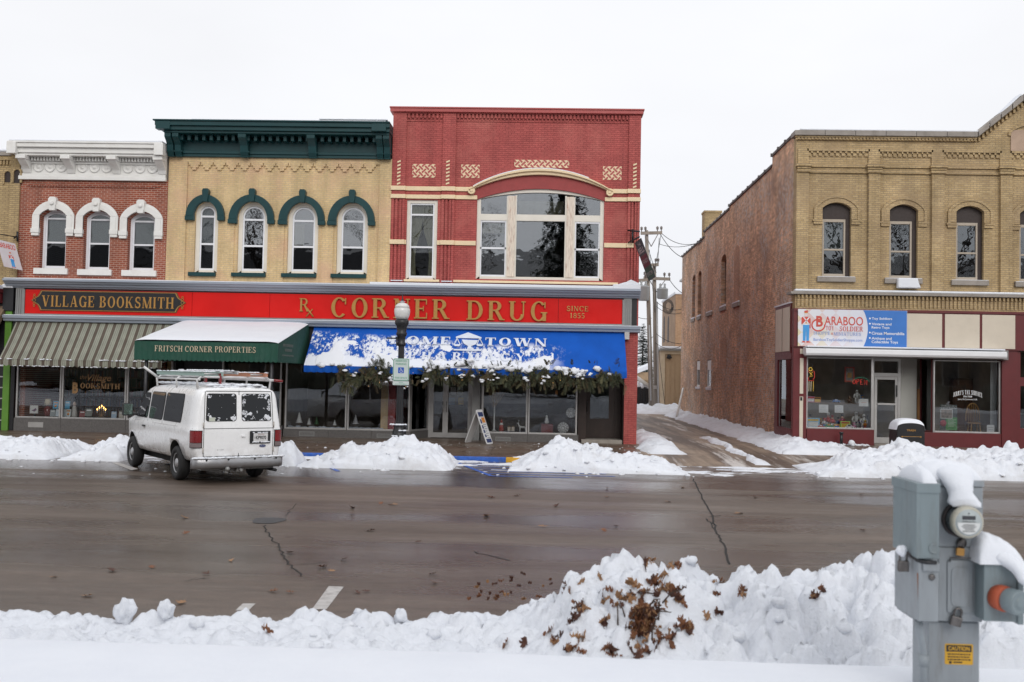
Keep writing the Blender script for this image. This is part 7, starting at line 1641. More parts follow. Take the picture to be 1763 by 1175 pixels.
    g = MB(); g.box(-1.30, -.9, -.06, .06, .26, .34); g.tube([(-1.42,0,.30),(-1.2,0,.30)], .03, 8); g.blob((-1.40,.30,.335), .05, 2, 1, .1); g.box(-1.36,-1.30,.27,.33,.24,.33); g.box(-1.2,-.8,-.8,.8,.30,.36); part(g, 'tow_hitch', m_tin_d, V, .004)
    g = MB(); g.tube([(-.7,-.75,.27),(-1.38,-.78,.27)], .035, 10); part(g, 'exhaust', m_black, V)
    g = MB(); g.box(-1.0, 3.9, -.6, .6, .28, .46); g.tube([(0,-.8,.36),(0,.8,.36)], .07, 8); g.blob((0,.05,.36), .16, 2, 1, .05); part(g, 'underbody', m_well, V)
    # wheels
    for wx in (0, 3.47):
        for sg in (1, -1):
            g = MB(); y = sg*.845; c = (wx, y-sg*.12, .375)
            g.lathe([(.23,.02),(.33,0),(.362,.03),(.375,.07),(.375,.17),(.362,.21),(.33,.24),(.235,.235),(.22,.20)], c, 40, (0,sg,0)); wl_ = part(g, 'wheel', m_rubber, V)
            g = MB(); g.lathe([(.225,.0),(.225,.18),(.215,.215),(.20,.205),(.185,.17),(.14,.16),(.10,.20),(.075,.225),(.03,.23)], c, 32, (0,sg,0)); part(g, 'rim', paint('steel_rim', (.42,.42,.43), .35, metal=.6, vary=.15, scale=6, dirt=(.1,.08,.06), dirt_amt=.4), wl_)
            g = MB()
            for k in range(8): an = k*math.pi/4; g.lathe([(.026,0),(.022,.012)], (wx+.165*math.cos(an), c[1]+sg*.164, .375+.165*math.sin(an)), 10, (0,sg,0))
            part(g, 'rim_holes', m_black, wl_)
    g = MB()
    for k in range(90):
        a_ = RNG.uniform(-1.05,2.5); y = RNG.uniform(-.62,.62); g.blob((a_, y, 2.095), (.14,.12,.03), 1, k, .5)
    for k in range(40): g.blob((-1.02+RNG.uniform(-.05,.08), RNG.uniform(-.6,.6), 2.055), (.05,.09,.025), 1, k, .4)
    part(g, 'roof_snow', snow_smooth, V)
    # roof rack
    g = MB()
    for x in (-.85, .55, 2.0):
        g.tube([(x,.80,2.0),(x,.82,2.20),(x,.74,2.26),(x,-.74,2.26),(x,-.82,2.20),(x,-.80,2.0)], .024, 8)
    for y in (.80, -.80): g.tube([(-.95,y,2.205),(2.1,y,2.205)], .022, 8)
    g.tube([(2.0,.80,2.22),(2.05,1.12,2.46)], .03, 8); g.tube([(-.85,-.78,2.22),(-.9,-1.02,2.19)], .026, 8); rk = part(g, 'roof_rack', paint('white_rack', (.62,.62,.62), .5, vary=.15, dirt=(.3,.25,.2), dirt_amt=.5), V)
    g = MB(); g.box(-.89, -.81, .30, .34, 2.10, 2.34); g.box(-.9,-.8,.62,.66,2.15,2.24); part(g, 'red_clamp', m_tl, rk); g = MB(); g.tube([(-.90,-.88,2.21),(-.92,-1.08,2.19)], .03, 8); part(g, 'red_tip', m_tl, rk)
    return RO, rk
RO, rack = van()
def ladder(label, x0, x1, y0, y1, z, col, rail, yaw=0):
    L_ = thing('ladder', tuple(RO @ Vector(((x0+x1)/2, (y0+y1)/2, z))), label, 'ladder', 'ladders carried on the van roof')
    def part(mb, name, mt, bevel=0): mb.v = [tuple(RO @ (Matrix.Rotation(yaw, 4, 'Z') @ Vector(p))) for p in mb.v]; return mb.build(name, mt, L_, bevel)
    for y in (y0, y1):
        g = MB(); g.box(x0, x1, y-.018, y+.018, z, z+rail); g.box(x0+.001, x1-.001, y-.03, y+.03, z+rail-.012, z+rail+.002); part(g, 'rail', col)
    for k in range(int((x1-x0)/.3)): g = MB(); x = x0+.2+k*.3; g.tube([(x, y0, z+rail/2), (x, y1, z+rail/2)], .016, 6); part(g, 'rung', m_alu)
    g = MB(); rg = random.Random(int(x0*10+50))
    for k in range(int((x1-x0)*22)): x = rg.uniform(x0, x1); y = rg.choice((y0, y1, rg.uniform(y0, y1))); g.blob((x, y, z+rail+.005), (.09,.03,.018), 1, k, .4)
    part(g, 'snow_crust', snow_smooth)
m_fg = paint('green_fibreglass', (.30,.42,.38), .5, vary=.08); m_fo = paint('orange_fibreglass', (.50,.22,.13), .5, vary=.1); m_la = paint('ladder_aluminium', (.52,.53,.54), .4, metal=.5, vary=.1)
ladder('pale green fibreglass ladder on the left side of the van roof', -.93, 2.3, .30, .72, 2.285, m_fg, .085)
ladder('silver ladder laid over the others at the middle of the van roof', -.85, 2.6, -.10, .22, 2.33, m_la, .07, -.04)
ladder('ladder with orange rail ends on the right side of the van roof', -1.0, 2.2, -.68, -.28, 2.285, m_fo, .08)
# ================================================================ street furniture on the far pavement
Yl = 28.75; lp = thing('street_lamp', (X(688,752,Yl), Yl, .13), 'black street lamp post with white acorn globe in front of the blue awning', 'street lamp')
xb_ = X(693, 760, Yl)-.10; c = Vector((xb_, Yl, .13)); zg = Z(692, 550, Yl)
mb = MB(); mb.lathe([(.30,0),(.30,.18),(.27,.22),(.25,.45),(.20,.50),(.20,.62),(.17,.68),(.15,.80),(.12,.86)], c, 16); mb.build('base', m_black, lp)
mb = MB(); vs = []; H_ = zg-.13
n = 24; rings = [(.86,.112),(1.0,.105),(H_-.75,.085)]
for h, r in rings:
    for k in range(n): a_ = 2*math.pi*k/n; q = r*(1 if k % 2 else .86); vs.append((c.x+q*math.cos(a_), c.y+q*math.sin(a_), c.z+h))
mb.add(vs, [(i*n+k, i*n+(k+1) % n, (i+1)*n+(k+1) % n, (i+1)*n+k) for i in range(2) for k in range(n)]); mb.build('fluted_post', m_black, lp)
mb = MB(); mb.lathe([(.10,-.78),(.13,-.75),(.13,-.70),(.10,-.66),(.12,-.50),(.155,-.46),(.155,-.40),(.13,-.36),(.16,-.20),(.20,-.14),(.20,-.06),(.17,0)], (c.x, c.y, zg), 20); mb.build('capital', m_black, lp)
mb = MB(); mb.lathe([(.165,0),(.21,.10),(.235,.22),(.225,.30),(.20,.335),(.215,.345),(.19,.40),(.13,.455),(.07,.475),(.06,.50),(.03,.53)], (c.x, c.y, zg), 22)
m_globe = paint('lamp_globe', (.66,.66,.64), .25, vary=.04, dirt=(.4,.4,.38), dirt_amt=.3); mb.build('globe', m_globe, lp); mb = MB(); mb.lathe([(.035,.525),(.045,.56),(.02,.60),(.012,.72),(.004,.78)], (c.x, c.y, zg), 10); mb.build('finial', m_black, lp)
mb = MB(); rg = random.Random(3); mb.lathe([(.02,0),(.10,.012),(.02,.03)], (c.x, c.y-.02, zg+.50), 10)
for k in range(26): a_ = rg.uniform(3.6, 5.9); r_ = .26; mb.blob((c.x+r_*math.cos(a_), c.y+r_*math.sin(a_), .13+rg.choice((.22,.5,.66,.83))), (.06,.04,.025), 1, k)
mb.build('snow_bits', snow_smooth, lp); mb = MB(); x0 = X(681,583,Yl); mb.tube([(c.x, Yl-.06, Z(685,583,Yl)), (c.x-.42, Yl-.08, Z(685,583,Yl))], .02, 6); mb.box(c.x-.14, c.x-.10, Yl-.12, Yl-.06, Z(685,596,Yl), Z(685,580,Yl)); mb.build('bracket', m_black, lp)
# the parking sign strapped to the lamp post
ys_ = Yl-.20; sg_ = thing('parking_sign', (X(690,640,ys_), ys_, Z(690,640,ys_)), 'green and white reserved parking sign with blue wheelchair symbol, strapped to the lamp post', 'sign')
FSn = wallframe(ys_); x0, x1, z0, z1 = rect(676.5, 617.5, 704.5, 656, ys_); m_sw = paint('sign_white', (.52,.58,.56), .4, vary=.04); m_sg = paint('sign_green', (.06,.28,.17), .5); m_sb = paint('sign_blue', (.02,.09,.42), .5)
def rrect(x0, x1, z0, z1, r, n=4):
    P = []
    for cx_, cz, s in ((x1-r, z1-r, 0), (x0+r, z1-r, 90), (x0+r, z0+r, 180), (x1-r, z0+r, 270)):
        for k in range(n+1): P.append((cx_+r*math.cos(rad(s+90*k/n)), cz+r*math.sin(rad(s+90*k/n))))
    return P
mb = MB(); mb.prism(rrect(x0, x1, z0, z1, .05), ys_+.001, ys_+.006); mb.build('plate', m_sw, sg_)
mb = MB(); o_ = rrect(x0+.008, x1-.008, z0+.008, z1-.008, .045); i_ = rrect(x0+.024, x1-.024, z0+.024, z1-.024, .035); vs = [(a_, ys_-.0005, b_) for a_, b_ in o_+i_]; n = len(o_); mb.add(vs, [(k, (k+1) % n, n+(k+1) % n, n+k) for k in range(n)])
w_, h_ = x1-x0, z1-z0; sans(mb, 'RESERVED', FSn, x0+.16*w_, x1-.16*w_, z0+.845*h_, z0+.925*h_, .002, bold=.01); sans(mb, 'PARKING', FSn, x0+.18*w_, x1-.18*w_, z0+.71*h_, z0+.79*h_, .002, bold=.01); sans(mb, 'THIS SPACE', FSn, x0+.12*w_, x1-.12*w_, z0+.09*h_, z0+.17*h_, .002, bold=.01); mb.build('green_lettering', m_sg, sg_)
cx_, cz = (x0+x1)/2, z0+.47*h_; q = .155*w_*1.15; mb = MB(); mb.prism(rrect(cx_-q, cx_+q, cz-q, cz+q, .012), ys_-.002, ys_+.0005); mb.build('wheelchair_panel', m_sb, sg_)
mb = MB(); S = q/1.1; fw_ = lambda a_, b_: (cx_+a_*S, ys_-.004, cz+b_*S)
mb.lathe([(.16*S,0),(.16*S,.002)], fw_(-.12,.72), 10, (0,-1,0)); mb.tube([fw_(-.1,.5), fw_(-.05,-.05), fw_(.42,-.05), fw_(.62,-.6), fw_(.82,-.55)], .085*S, 5); mb.tube([fw_(-.08,.22), fw_(.36,.22)], .07*S, 5); mb.tube([fw_(.05-.5*math.cos(rad(a_))*1.05, -.35-.5*math.sin(rad(a_))) for a_ in range(-50,171,20)], .075*S, 5); mb.build('wheelchair_symbol', m_bwhite, sg_)
x0b, x1b, z0b, z1b = rect(676, 655.5, 704, 663.5, ys_); z1b = z0-.012; mb = MB(); mb.prism(rrect(x0b, x1b, z0b, z1b, .02), ys_+.001, ys_+.006); sp_ = mb.build('lower_plate', m_sw, sg_); mb = MB(); hb = z1b-z0b; sans(mb, 'VAN', FSn, x0b+.37*w_, x1b-.37*w_, z0b+.54*hb, z0b+.82*hb, .001); sans(mb, 'ACCESSIBLE', FSn, x0b+.14*w_, x1b-.14*w_, z0b+.14*hb, z0b+.42*hb, .001); mb.build('small_lettering', m_sg, sg_)
mb = MB()
for z in (z0+.15, z1-.15): mb.lathe([(.125,-.015),(.125,.015)], (c.x, c.y, z), 18); mb.box(c.x-.03, c.x+.03, ys_+.0065, Yl-.09, z-.015, z+.015)
mb.build('strap', m_alu, sg_)
# folding sandwich board
Ysb = 33.0; a_l, a_r = X(801,763,33.3), X(846,765,32.9)
top = atY(828, 706, 33.1); sbd = thing('sandwich_board', (top.x, 33.1, .16), 'white folding sandwich board with printed panel by the drug store entrance', 'sandwich board')
m_wp = paint('white_plastic', (.66,.66,.66), .5, vary=.05)
# its two leaves: one faces the street at an angle, the other leans back to the left
def leafboard(A, B, up, name):
    fr = (A, (B-A).normalized(), (up-A).normalized(), None); u = fr[1]; v = (up-A); v = (v-u*v.dot(u)); L_ = v.length; v.normalize(); n = u.cross(v); n = n if n.y < 0 else -n; W_ = (B-A).length
    mb = MB(); f = (A, u, v, n); mb.extr(rrect(0, W_, 0, L_, .05), f, -.02, .0)
    return mb, f, W_, L_
zb_ = .165; dirx = Vector((.78, -.62, 0)).normalized()      # the board's width direction, turned towards the left
Tm = Vector((top.x, 33.1, top.z)); half = .28; wv = Vector((.50, .87, 0)).normalized()
A1 = Vector((X(838.5,766,32.75), 32.75, zb_)); B1 = Vector((X(849,763,33.15), 33.15, zb_))
T1 = Vector((X(822.5,706,33.05), 33.05, top.z))
W1 = B1-A1
mb, f1, W_, L_ = leafboard(A1, A1+W1, T1, 'front')
p1_ = mb.build('front_leaf', m_wp, sbd)
m_navy = paint('navy_print', (.035,.05,.14), .6); m_orng = paint('orange_print', (.65,.24,.04), .6)
mb = MB()
for u0, u1, v0, v1 in ((.12,.9,.80,.93),(.12,.35,.60,.72),(.12,.35,.45,.55),(.12,.35,.32,.42),(.12,.35,.2,.28),(.12,.9,.04,.15)): mb.extr([(u0*W_,v0*L_),(u1*W_,v0*L_),(u1*W_,v1*L_),(u0*W_,v1*L_)], f1, 0, .002)
mb.build('navy_print', m_navy, p1_); mb = MB(); mb.extr([(.42*W_,.62*L_),(.9*W_,.62*L_),(.9*W_,.77*L_),(.42*W_,.77*L_)], f1, 0, .002); mb.build('orange_print', m_orng, p1_)
mb = MB()
for k in range(7):
    v0 = .58-.065*k; mb.extr([(.42*W_,v0*L_),((.85-.12*(k % 2))*W_,v0*L_),((.85-.12*(k % 2))*W_,(v0-.022)*L_),(.42*W_,(v0-.022)*L_)], f1, 0, .002)
mb.build('grey_print', paint('grey_print', (.25,.26,.30), .7), p1_)
A2 = Vector((X(800.5,763,33.25), 33.25, zb_)); mb, f2, W2, L2_ = leafboard(A2, A2+W1, T1+Vector((-.04,.0,-.005)), 'back'); mb.build('back_leaf', m_wp, sbd)
# litter bin with a cap of snow
Yt = 31.2; x0, x1, z0, z1 = rect(1541, 722, 1592.5, 775, Yt); z0 = .27
bn_ = thing('litter_bin', ((x0+x1)/2, Yt+.35, z0), 'black litter bin with a white cap of snow in front of the right display window', 'litter bin')
x0d, x1d = x0+.06, x1; D_ = .72
zt8 = z1-.10; mb = MB(); mb.prism([(x0d, z0)]+[(x0d, zt8-.22)]+[(x0d+(x1d-x0d)*(.5-.5*math.cos(math.pi*k/12)), zt8-.22+.22*math.sin(math.pi*k/12)**.55) for k in range(1,12)]+[(x1d, zt8-.22), (x1d, z0)], Yt, Yt+D_); mb.build('body', m_black, bn_, .02)
mb = MB(); zdm = z0+.52; mb.box(x0d+.13, x1d-.12, Yt-.025, Yt-.001, z0+.06, zdm); dr = mb.build('front_door', m_black, bn_, .01); mb = MB(); mb.box(x0d+.12, x1d-.11, Yt-.028, Yt-.002, zdm+.004, zdm+.016); mb.lathe([(.025,0),(.02,.015)], (x0d+.15,Yt-.026,zdm), 8, (0,-1,0)); mb.lathe([(.025,0),(.02,.015)], (x1d-.14,Yt-.026,zdm), 8, (0,-1,0)); mb.build('brass_trim', m_gold, dr)
FT = wallframe(Yt-.002); mb = MB(); cxb = (x0d+x1d)/2; serif(mb, 'CIDER', FT, cxb-.13, cxb+.14, zdm+.17, zdm+.24, 0, .004, s=.25) if False else sans(mb, 'TRASH', FT, cxb-.13, cxb+.14, zdm+.17, zdm+.23, .003, bold=.03); mb.build('lettering', m_gold, bn_)
mb = MB(); mb.prism(rrect(cxb-.16, cxb+.19, z0+.20, z0+.36, .07), Yt-.030, Yt-.0255); stk = mb.build('sticker', paint('sticker_white', (.60,.60,.62), .5), bn_); mb = MB(); mb.prism(rrect(cxb-.12, cxb+.02, z0+.22, z0+.34, .04), Yt-.032, Yt-.0302); mb.build('sticker_blue', paint('sticker_blue', (.12,.25,.52), .5), stk); mb = MB(); mb.prism(rrect(cxb-.02, cxb+.15, z0+.26, z0+.33, .03), Yt-.0335, Yt-.0321); mb.build('sticker_red', paint('sticker_red', (.45,.14,.12), .5), stk)
mb = MB(); nx_, ny_ = 26, 14; vs = []
for j in range(ny_+1):
    for i in range(nx_+1):
        u, v = i/nx_, j/ny_; e_ = (1-abs(2*u-1)**5)**.5*(1-abs(2*v-1)**6)**.5; xx = x0d-.02+(x1d-x0d+.03)*u; base = zt8-.24+.22*max(0, 1-(2*u-1)**2)**.3
        vs.append((xx, Yt-.02+(D_+.03)*v, base+e_*(.13+.02*noise.noise(Vector((u*4, v*4, 1))))))
mb.add(vs, [(j*(nx_+1)+i, j*(nx_+1)+i+1, (j+1)*(nx_+1)+i+1, (j+1)*(nx_+1)+i) for j in range(ny_) for i in range(nx_)], 0, True); mb.build('snow_cap', snow_smooth, bn_)
mb = MB(); p = atY(1448.5, 762, YF-.4); mb.tube([(p.x, p.y, .3), (p.x, p.y, .72)], .05, 8); mb.lathe([(.07,0),(.07,.06)], (p.x, p.y, .70), 8); o = mb.build('standpipe', m_black); tag(o, 'short black standpipe before the maroon panel under the toy shop window', 'standpipe')
mb = MB(); rg = random.Random(12)
for k in range(60): x = X(rg.uniform(1395,1500),766,YF-.5); mb.blob((x, YF-.35+rg.uniform(-.2,.25), .33), (rg.uniform(.05,.13), .09, rg.uniform(.02,.05)), 1, k, .4)
p = atY(1467, 764, YF-.5); mb.blob((p.x, YF-.45, .40), .11, 2, 5, .2); o = mb.build('snow_strip', snow_smooth); tag(o, 'thin line of snow crumbs along the foot of the toy shop window panel', 'snow strip')
# ================================================================ grey meter pedestal close to the camera
def pedestal():
    m_p = paint('grey_enamel', (.27,.295,.315), .42, vary=.08, scale=4, dirt=(.13,.115,.10), dirt_amt=.45, stretch=(4,4,.6)); m_p2 = paint('grey_green_enamel', (.195,.24,.255), .42, vary=.06, scale=4, dirt=(.11,.10,.09), dirt_amt=.45, stretch=(4,4,.6)); m_st = paint('steel', (.15,.14,.135), .38, metal=.85, vary=.3, scale=30, dirt=(.05,.04,.035), dirt_amt=.6)
    Yp = 5.42; P = thing('meter_pedestal', (X(1642,1100,Yp), Yp+.12, .75), 'grey electric meter pedestal capped with snow, close in front at the right', 'electric meter')
    def bx(mb, l, r, t, b_, y, depth, mi=0): x0, x1, z0, z1 = rect(l, t, r, b_, y); mb.box(x0, x1, y, y+depth, z0, z1, mi); return x0, x1, z0, z1
    mb = MB(); x0, x1, _, _ = rect(1598, 1060, 1687, 1071, Yp+.03); zb = atY(1640, 1071, Yp+.03).z; mb.box(x0, x1, Yp+.03, Yp+.26, .74, zb); mb.build('lower_post', m_p, P, .008)
    xm0, xm1, zm0, zm1 = rect(1614, 828, 1691.5, 1071, Yp); mb = MB(); mb.box(xm0-.12, xm1, Yp, Yp+.27, zm0, zm1); main = mb.build('main_cabinet', m_p, P, .006)
    zsp = atY(1650, 942, Yp).z; mb = MB(); mb.box(xm0+.003, xm1-.002, Yp-.010, Yp-.0005, zsp+.004, zm1-.035); mb.box(xm0+.003, xm1-.002, Yp-.008, Yp-.0005, zm0+.004, zsp-.004); mb.box(xm0-.01, xm1+.004, Yp-.014, Yp+.272, zm1-.03, zm1+.004); mb.build('cover_plates', m_p, main, .004)
    # access door, window blank and latches
    Yd_ = Yp-.010; dx0, dx1, dz0, dz1 = rect(1630.5, 965, 1674, 1055, Yd_); mb = MB(); mb.prism(rrect(dx0, dx1, dz0, dz1, .012), Yd_-.006, Yd_-.0005); dd = mb.build('access_door', m_p, P, .002); q = rect(1636.5, 977, 1667.5, 1045, Yd_); mb = MB(); mb.prism(rrect(*q, .03, 6), Yd_-.010, Yd_-.0065); mb.build('raised_panel', m_p, dd, .003)
    mb = MB(); x0, x1, z0, z1 = rect(1634, 960, 1672, 967, Yd_); mb.tube([(x0, Yd_-.012, z0), (x0, Yd_-.016, z1), (x1, Yd_-.016, z1), (x1, Yd_-.012, z0)], .004, 6); mb.build('hinge_wire', m_st, dd)
    def padlock(px, py, y, body, col, name='padlock', tilt=0):
        c_ = atY(px, py, y); w_, h_, d_ = body; mb = MB(); mb.box(-w_/2, w_/2, -d_/2, d_/2, -h_, 0); sh_ = MB(); sh_.tube([(-w_*.32, 0, -.005), (-w_*.32, 0, h_*.5)]+[(w_*.32*math.cos(math.pi-math.pi*k/8), 0, h_*.5+w_*.32*math.sin(math.pi*k/8)) for k in range(1,8)]+[(w_*.32, 0, h_*.5), (w_*.32, 0, -.005)], w_*.11, 8)
        R_ = Matrix.Translation(c_) @ Matrix.Rotation(tilt, 4, 'Y')
        for q_ in (mb, sh_): q_.v = [tuple(R_ @ Vector(p)) for p in q_.v]
        t = thing(name, c_, {'b': 'small brass padlock hanging under the round meter glass', 's': 'steel padlock below the oval access panel of the pedestal', 'l': 'steel padlock on the left side box of the pedestal'}[col], 'padlock', 'padlocks on the meter pedestal')
        mb.build('lock_body', m_gold if col == 'b' else m_st, t, .004); sh_.build('shackle', m_st, t); return t
    padlock(1653.5, 944, Yp-.03, (.042,.040,.02), 'b', tilt=.1); padlock(1647.5, 1062, Yp-.03, (.058,.05,.025), 's', tilt=.25); 
    mb = MB(); c_ = atY(1655, 935, Yp-.015); mb.lathe([(.025,0),(.025,.012),(.012,.015)], c_, 14, (0,-1,0)); mb.build('seal_ring', m_st, P)
    # round meter: ring, glass body, face
    cm = atY(1649, 894, Yp); ax = (0,-1,0); mb = MB(); mb.lathe([(.088,.0),(.092,.012),(.092,.03),(.083,.036),(.078,.03)], cm, 36, ax); mb.build('meter_ring', paint('dark_ring', (.06,.05,.05), .5, metal=.5), P)
    mb = MB(); mb.lathe([(.078,.015),(.079,.09),(.0795,.092)], cm, 36, ax); mt = mb.build('meter_body', paint('meter_body', (.30,.33,.34), .2, metal=.3, vary=.3, scale=14, stretch=(9,1,9)), P)
    mb = MB(); mb.lathe([(.079,.093),(.084,.10),(.085,.12),(.078,.135),(.070,.138)], cm, 36, ax); mb.build('meter_rim', paint('yellowed_rim', (.42,.40,.33), .25), mt)
    cf = cm+Vector((0,-.1385,0)); mb = MB(); mb.lathe([(.069,0),(.069,.001)], (cm.x, cm.y-.1375, cm.z), 36, ax); mb.build('meter_face', paint('meter_face', (.42,.46,.46), .5), mt)
    FM = (cf, Vector((1,0,0)), Vector((0,0,1)), Vector((0,-1,0))); mb = MB(); mb.extr([(-.034,.016),(.034,.016),(.034,.036),(-.034,.036)], FM, .0015, .003); mb.build('display', paint('lcd', (.045,.045,.05), .3), mt)
    mb = MB(); mb.extr([(.058*math.cos(rad(a_)), .058*math.sin(rad(a_))-.002) for a_ in range(185,356,10)]+[(.058,0),(-.058,0)], FM, .0015, .0025); mb.build('name_plate', paint('meter_plate', (.62,.63,.62), .5), mt)
    mb = MB()
    for k, (a_, b_, z) in enumerate(((-.036,.036,.004),(-.03,.03,-.012),(-.038,.038,-.020),(-.03,.03,-.028),(-.02,.024,-.036))): mb.extr([(a_,z),(b_,z),(b_,z+.003),(a_,z+.003)], FM, .003, .0035)
    for k in range(16): mb.extr([(-.032+k*.004,-.047),(-.032+k*.004+.002,-.047),(-.032+k*.004+.002,-.041),(-.032+k*.004,-.041)], FM, .003, .0035)
    mb.lathe([(.004,0),(.004,.001)], cf+Vector((0,-.002,.048)), 8, ax); mb.build('face_marks', m_black, mt)
    # left hand boxes stand further forward
    Yb_ = 5.20; dep = .36
    lx0, lx1, lz0, lz1 = rect(1579, 834, 1617.5, 963, Yb_); mb = MB(); mb.box(lx0, lx1, Yb_, Yb_+dep, lz0, lz1); ub = mb.build('upper_box', m_p2, P, .006)
    mb = MB(); mb.box(lx0-.006, lx1+.002, Yb_-.006, Yb_+dep+.006, lz1-.045, lz1+.004); mb.box(lx0-.004, lx0+.012, Yb_-.004, Yb_-.0005, lz0+.002, lz1-.046); mb.build('lid_edge', m_p2, ub, .004)
    mb = MB(); k_ = atY(1608, 945, Yb_); mb.lathe([(.028,0),(.028,.003),(.022,.004),(.02,.002),(.012,.002)], k_, 20, ax); mb.build('knockout', m_p2, ub)
    ox0, ox1, oz0, oz1 = rect(1581, 968, 1616.5, 1071, Yb_+.01); mb = MB(); mb.box(ox0, ox1, Yb_+.01, Yb_+dep, oz0, oz1); lb = mb.build('lower_box', m_p, P, .006)
    mb = MB(); mb.box(ox0+.02, ox1-.002, Yb_-.004, Yb_+.0095, oz1-.045, oz1-.005); mb.build('hinge_flap', m_p, lb, .003); mb = MB(); k_ = atY(1604, 994, Yb_+.008); mb.lathe([(.016,0),(.016,.006),(.010,.010),(.004,.01)], k_, 14, ax); mb.build('keyhole', m_st, lb)
    mb = MB(); x_ = ox0-.002; mb.tube([(x_-.015, Yb_+.16, oz1+.03), (ox0, Yb_+.02, oz1+.005), (ox0+.03, Yb_-.004, oz1-.0), (ox1-.02, Yb_-.008, oz1+.002)], .010, 6); mb.build('hasp', m_black, lb)
    rs = MB(); a_ = atY(1578, 985, Yb_); rs.add([(ox0-.0005, Yb_+.012, oz1-.06), (ox0-.0005, Yb_+.03, oz1-.06), (ox0-.0005, Yb_+.024, oz1-.09), (ox0-.0005, Yb_+.014, oz1-.20)], [(0,1,2,3)]); rs.build('rust_streak', paint('rust', (.26,.09,.03), .9), lb)
    padlock(1555, 966, Yb_+.10, (.055,.055,.026), 'l')
    mb = MB(); p = atY(1552, 950, Yb_+.10); 
    for k in range(5): mb.blob((p.x+RNG.uniform(-.012,.012), p.y, p.z+RNG.uniform(-.01,.012)), (.02,.02,.022), 2, k, .2)
    mb.build('lock_snow', snow_smooth, P)
    # right hand box with the round socket
    Yr = 5.30; rx0, rx1, rz0, rz1 = rect(1694, 968, 1757, 1071, Yr); mb = MB(); mb.box(rx0, rx1, Yr, Yr+.2, rz0, rz1); rb = mb.build('socket_box', m_p2, P, .006); mb = MB(); mb.box(rx1-.018, rx1+.012, Yr-.012, Yr+.21, rz0-.01, rz1-.02); mb.build('side_flange', m_p2, rb, .003)
    cs = Vector((atY(1722, 1029, Yr).x, Yr, atY(1722, 1029, Yr).z)); axs = Vector((.35,-.90,-.05)).normalized(); mb = MB(); mb.lathe([(.066,-.02),(.066,.035),(.058,.04)], cs, 26, axs); mb.build('orange_collar', paint('orange_plastic', (.42,.085,.035), .6, vary=.2), rb); mb = MB(); mb.lathe([(.058,.03),(.062,.045),(.064,.11),(.058,.118),(.048,.112),(.030,.112),(.026,.118),(.01,.118)], cs+Vector((.012,0,0)), 26, axs); mb.build('socket_cap', m_p2, rb)
    # caution label
    Yc = Yp+.03; FCn = wallframe(Yc-.001); x0, x1, z0, z1 = rect(1626.5, 1109, 1675, 1144.5, Yc); mb = MB(); mb.prism(rrect(x0, x1, z0, z1, .006), Yc-.0015, Yc-.0004); cl = mb.build('caution_label', paint('caution_yellow', (.60,.33,.02), .5, vary=.08), P)
    w_, h_ = x1-x0, z1-z0; mb = MB(); mb.prism([(x0+.05*w_, z0+.62*h_), (x1-.05*w_, z0+.62*h_), (x1-.05*w_, z1-.06*h_), (x0+.05*w_, z1-.06*h_)], Yc-.0022, Yc-.0016)
    for k in range(3):
        x = x0+.10*w_
        while x < x1-.12*w_: ww = RNG.uniform(.05,.12)*w_; mb.prism([(x, z0+(.47-.13*k)*h_), (min(x+ww, x1-.08*w_), z0+(.47-.13*k)*h_), (min(x+ww, x1-.08*w_), z0+(.53-.13*k)*h_), (x, z0+(.53-.13*k)*h_)], Yc-.0022, Yc-.0016); x += ww+.02*w_
    mb.lathe([(.008,0),(.008,.0006)], (x0+.2*w_, Yc-.0016, z0+.1*h_), 8, ax); mb.prism([(x0+.3*w_, z0+.08*h_), (x0+.62*w_, z0+.08*h_), (x0+.62*w_, z0+.14*h_), (x0+.3*w_, z0+.14*h_)], Yc-.0022, Yc-.0016); mb.build('label_print', m_black, cl)
    mb = MB(); sans(mb, 'CAUTION', wallframe(Yc-.0023), x0+.12*w_, x1-.12*w_, z0+.68*h_, z0+.88*h_, .0006, bold=.03); mb.build('label_lettering', paint('caution_yellow_print', (.60,.33,.02), .5), cl)
    # conduit at the left
    mb = MB(); pts = [atY(1582, 1068, 5.33), atY(1583, 1085, 5.33), atY(1588, 1110, 5.38), atY(1590, 1130, 5.40), atY(1590, 1180, 5.40)]; pts[-1].z = .72; mb.tube(pts, .021, 14); mb.lathe([(.027,0),(.027,.06)], pts[3]-Vector((0,0,.05)), 14); x_ = atY(1592, 1090, 5.55); mb.tube([(x_.x, 5.52, .74), (x_.x, 5.52, zm0+.01)], .018, 10); mb.build('conduit', paint('grey_conduit', (.26,.29,.31), .4), P)
    # snow: rounded caps that droop over the meter and the right box
    def cap(x0, x1, y0, y1, z, h, name, seed, extra=None, nx_=44, ny_=30, ov=.02, tilt=0):
        mb = MB(); vs = []
        for j in range(ny_+1):
            for i in range(nx_+1):
                u, v = i/nx_, j/ny_; xx = x0-ov+(x1-x0+2*ov)*u; yy = y0-ov+(y1-y0+2*ov)*v
                e_ = max(0, 1-abs(2*u-1)**3.2)**.5*max(0, 1-abs(2*v-1)**3.2)**.5
                vs.append((xx, yy, z-.012+e_*(h*(1+tilt*(u-.5))+.018*noise.noise(Vector((u*3, v*3, seed)))+.006*noise.noise(Vector((u*9, v*9, seed))))))
        mb.add(vs, [(j*(nx_+1)+i, j*(nx_+1)+i+1, (j+1)*(nx_+1)+i+1, (j+1)*(nx_+1)+i) for j in range(ny_) for i in range(nx_)], 0, True)
        if extra: extra(mb)
        return mb.build(name, snow_smooth, P)
    cap(lx0+.03, lx1-.005, Yb_, Yp+.16, lz1+.004, .085, 'snow_cap', 1, tilt=-.2, ov=.0)
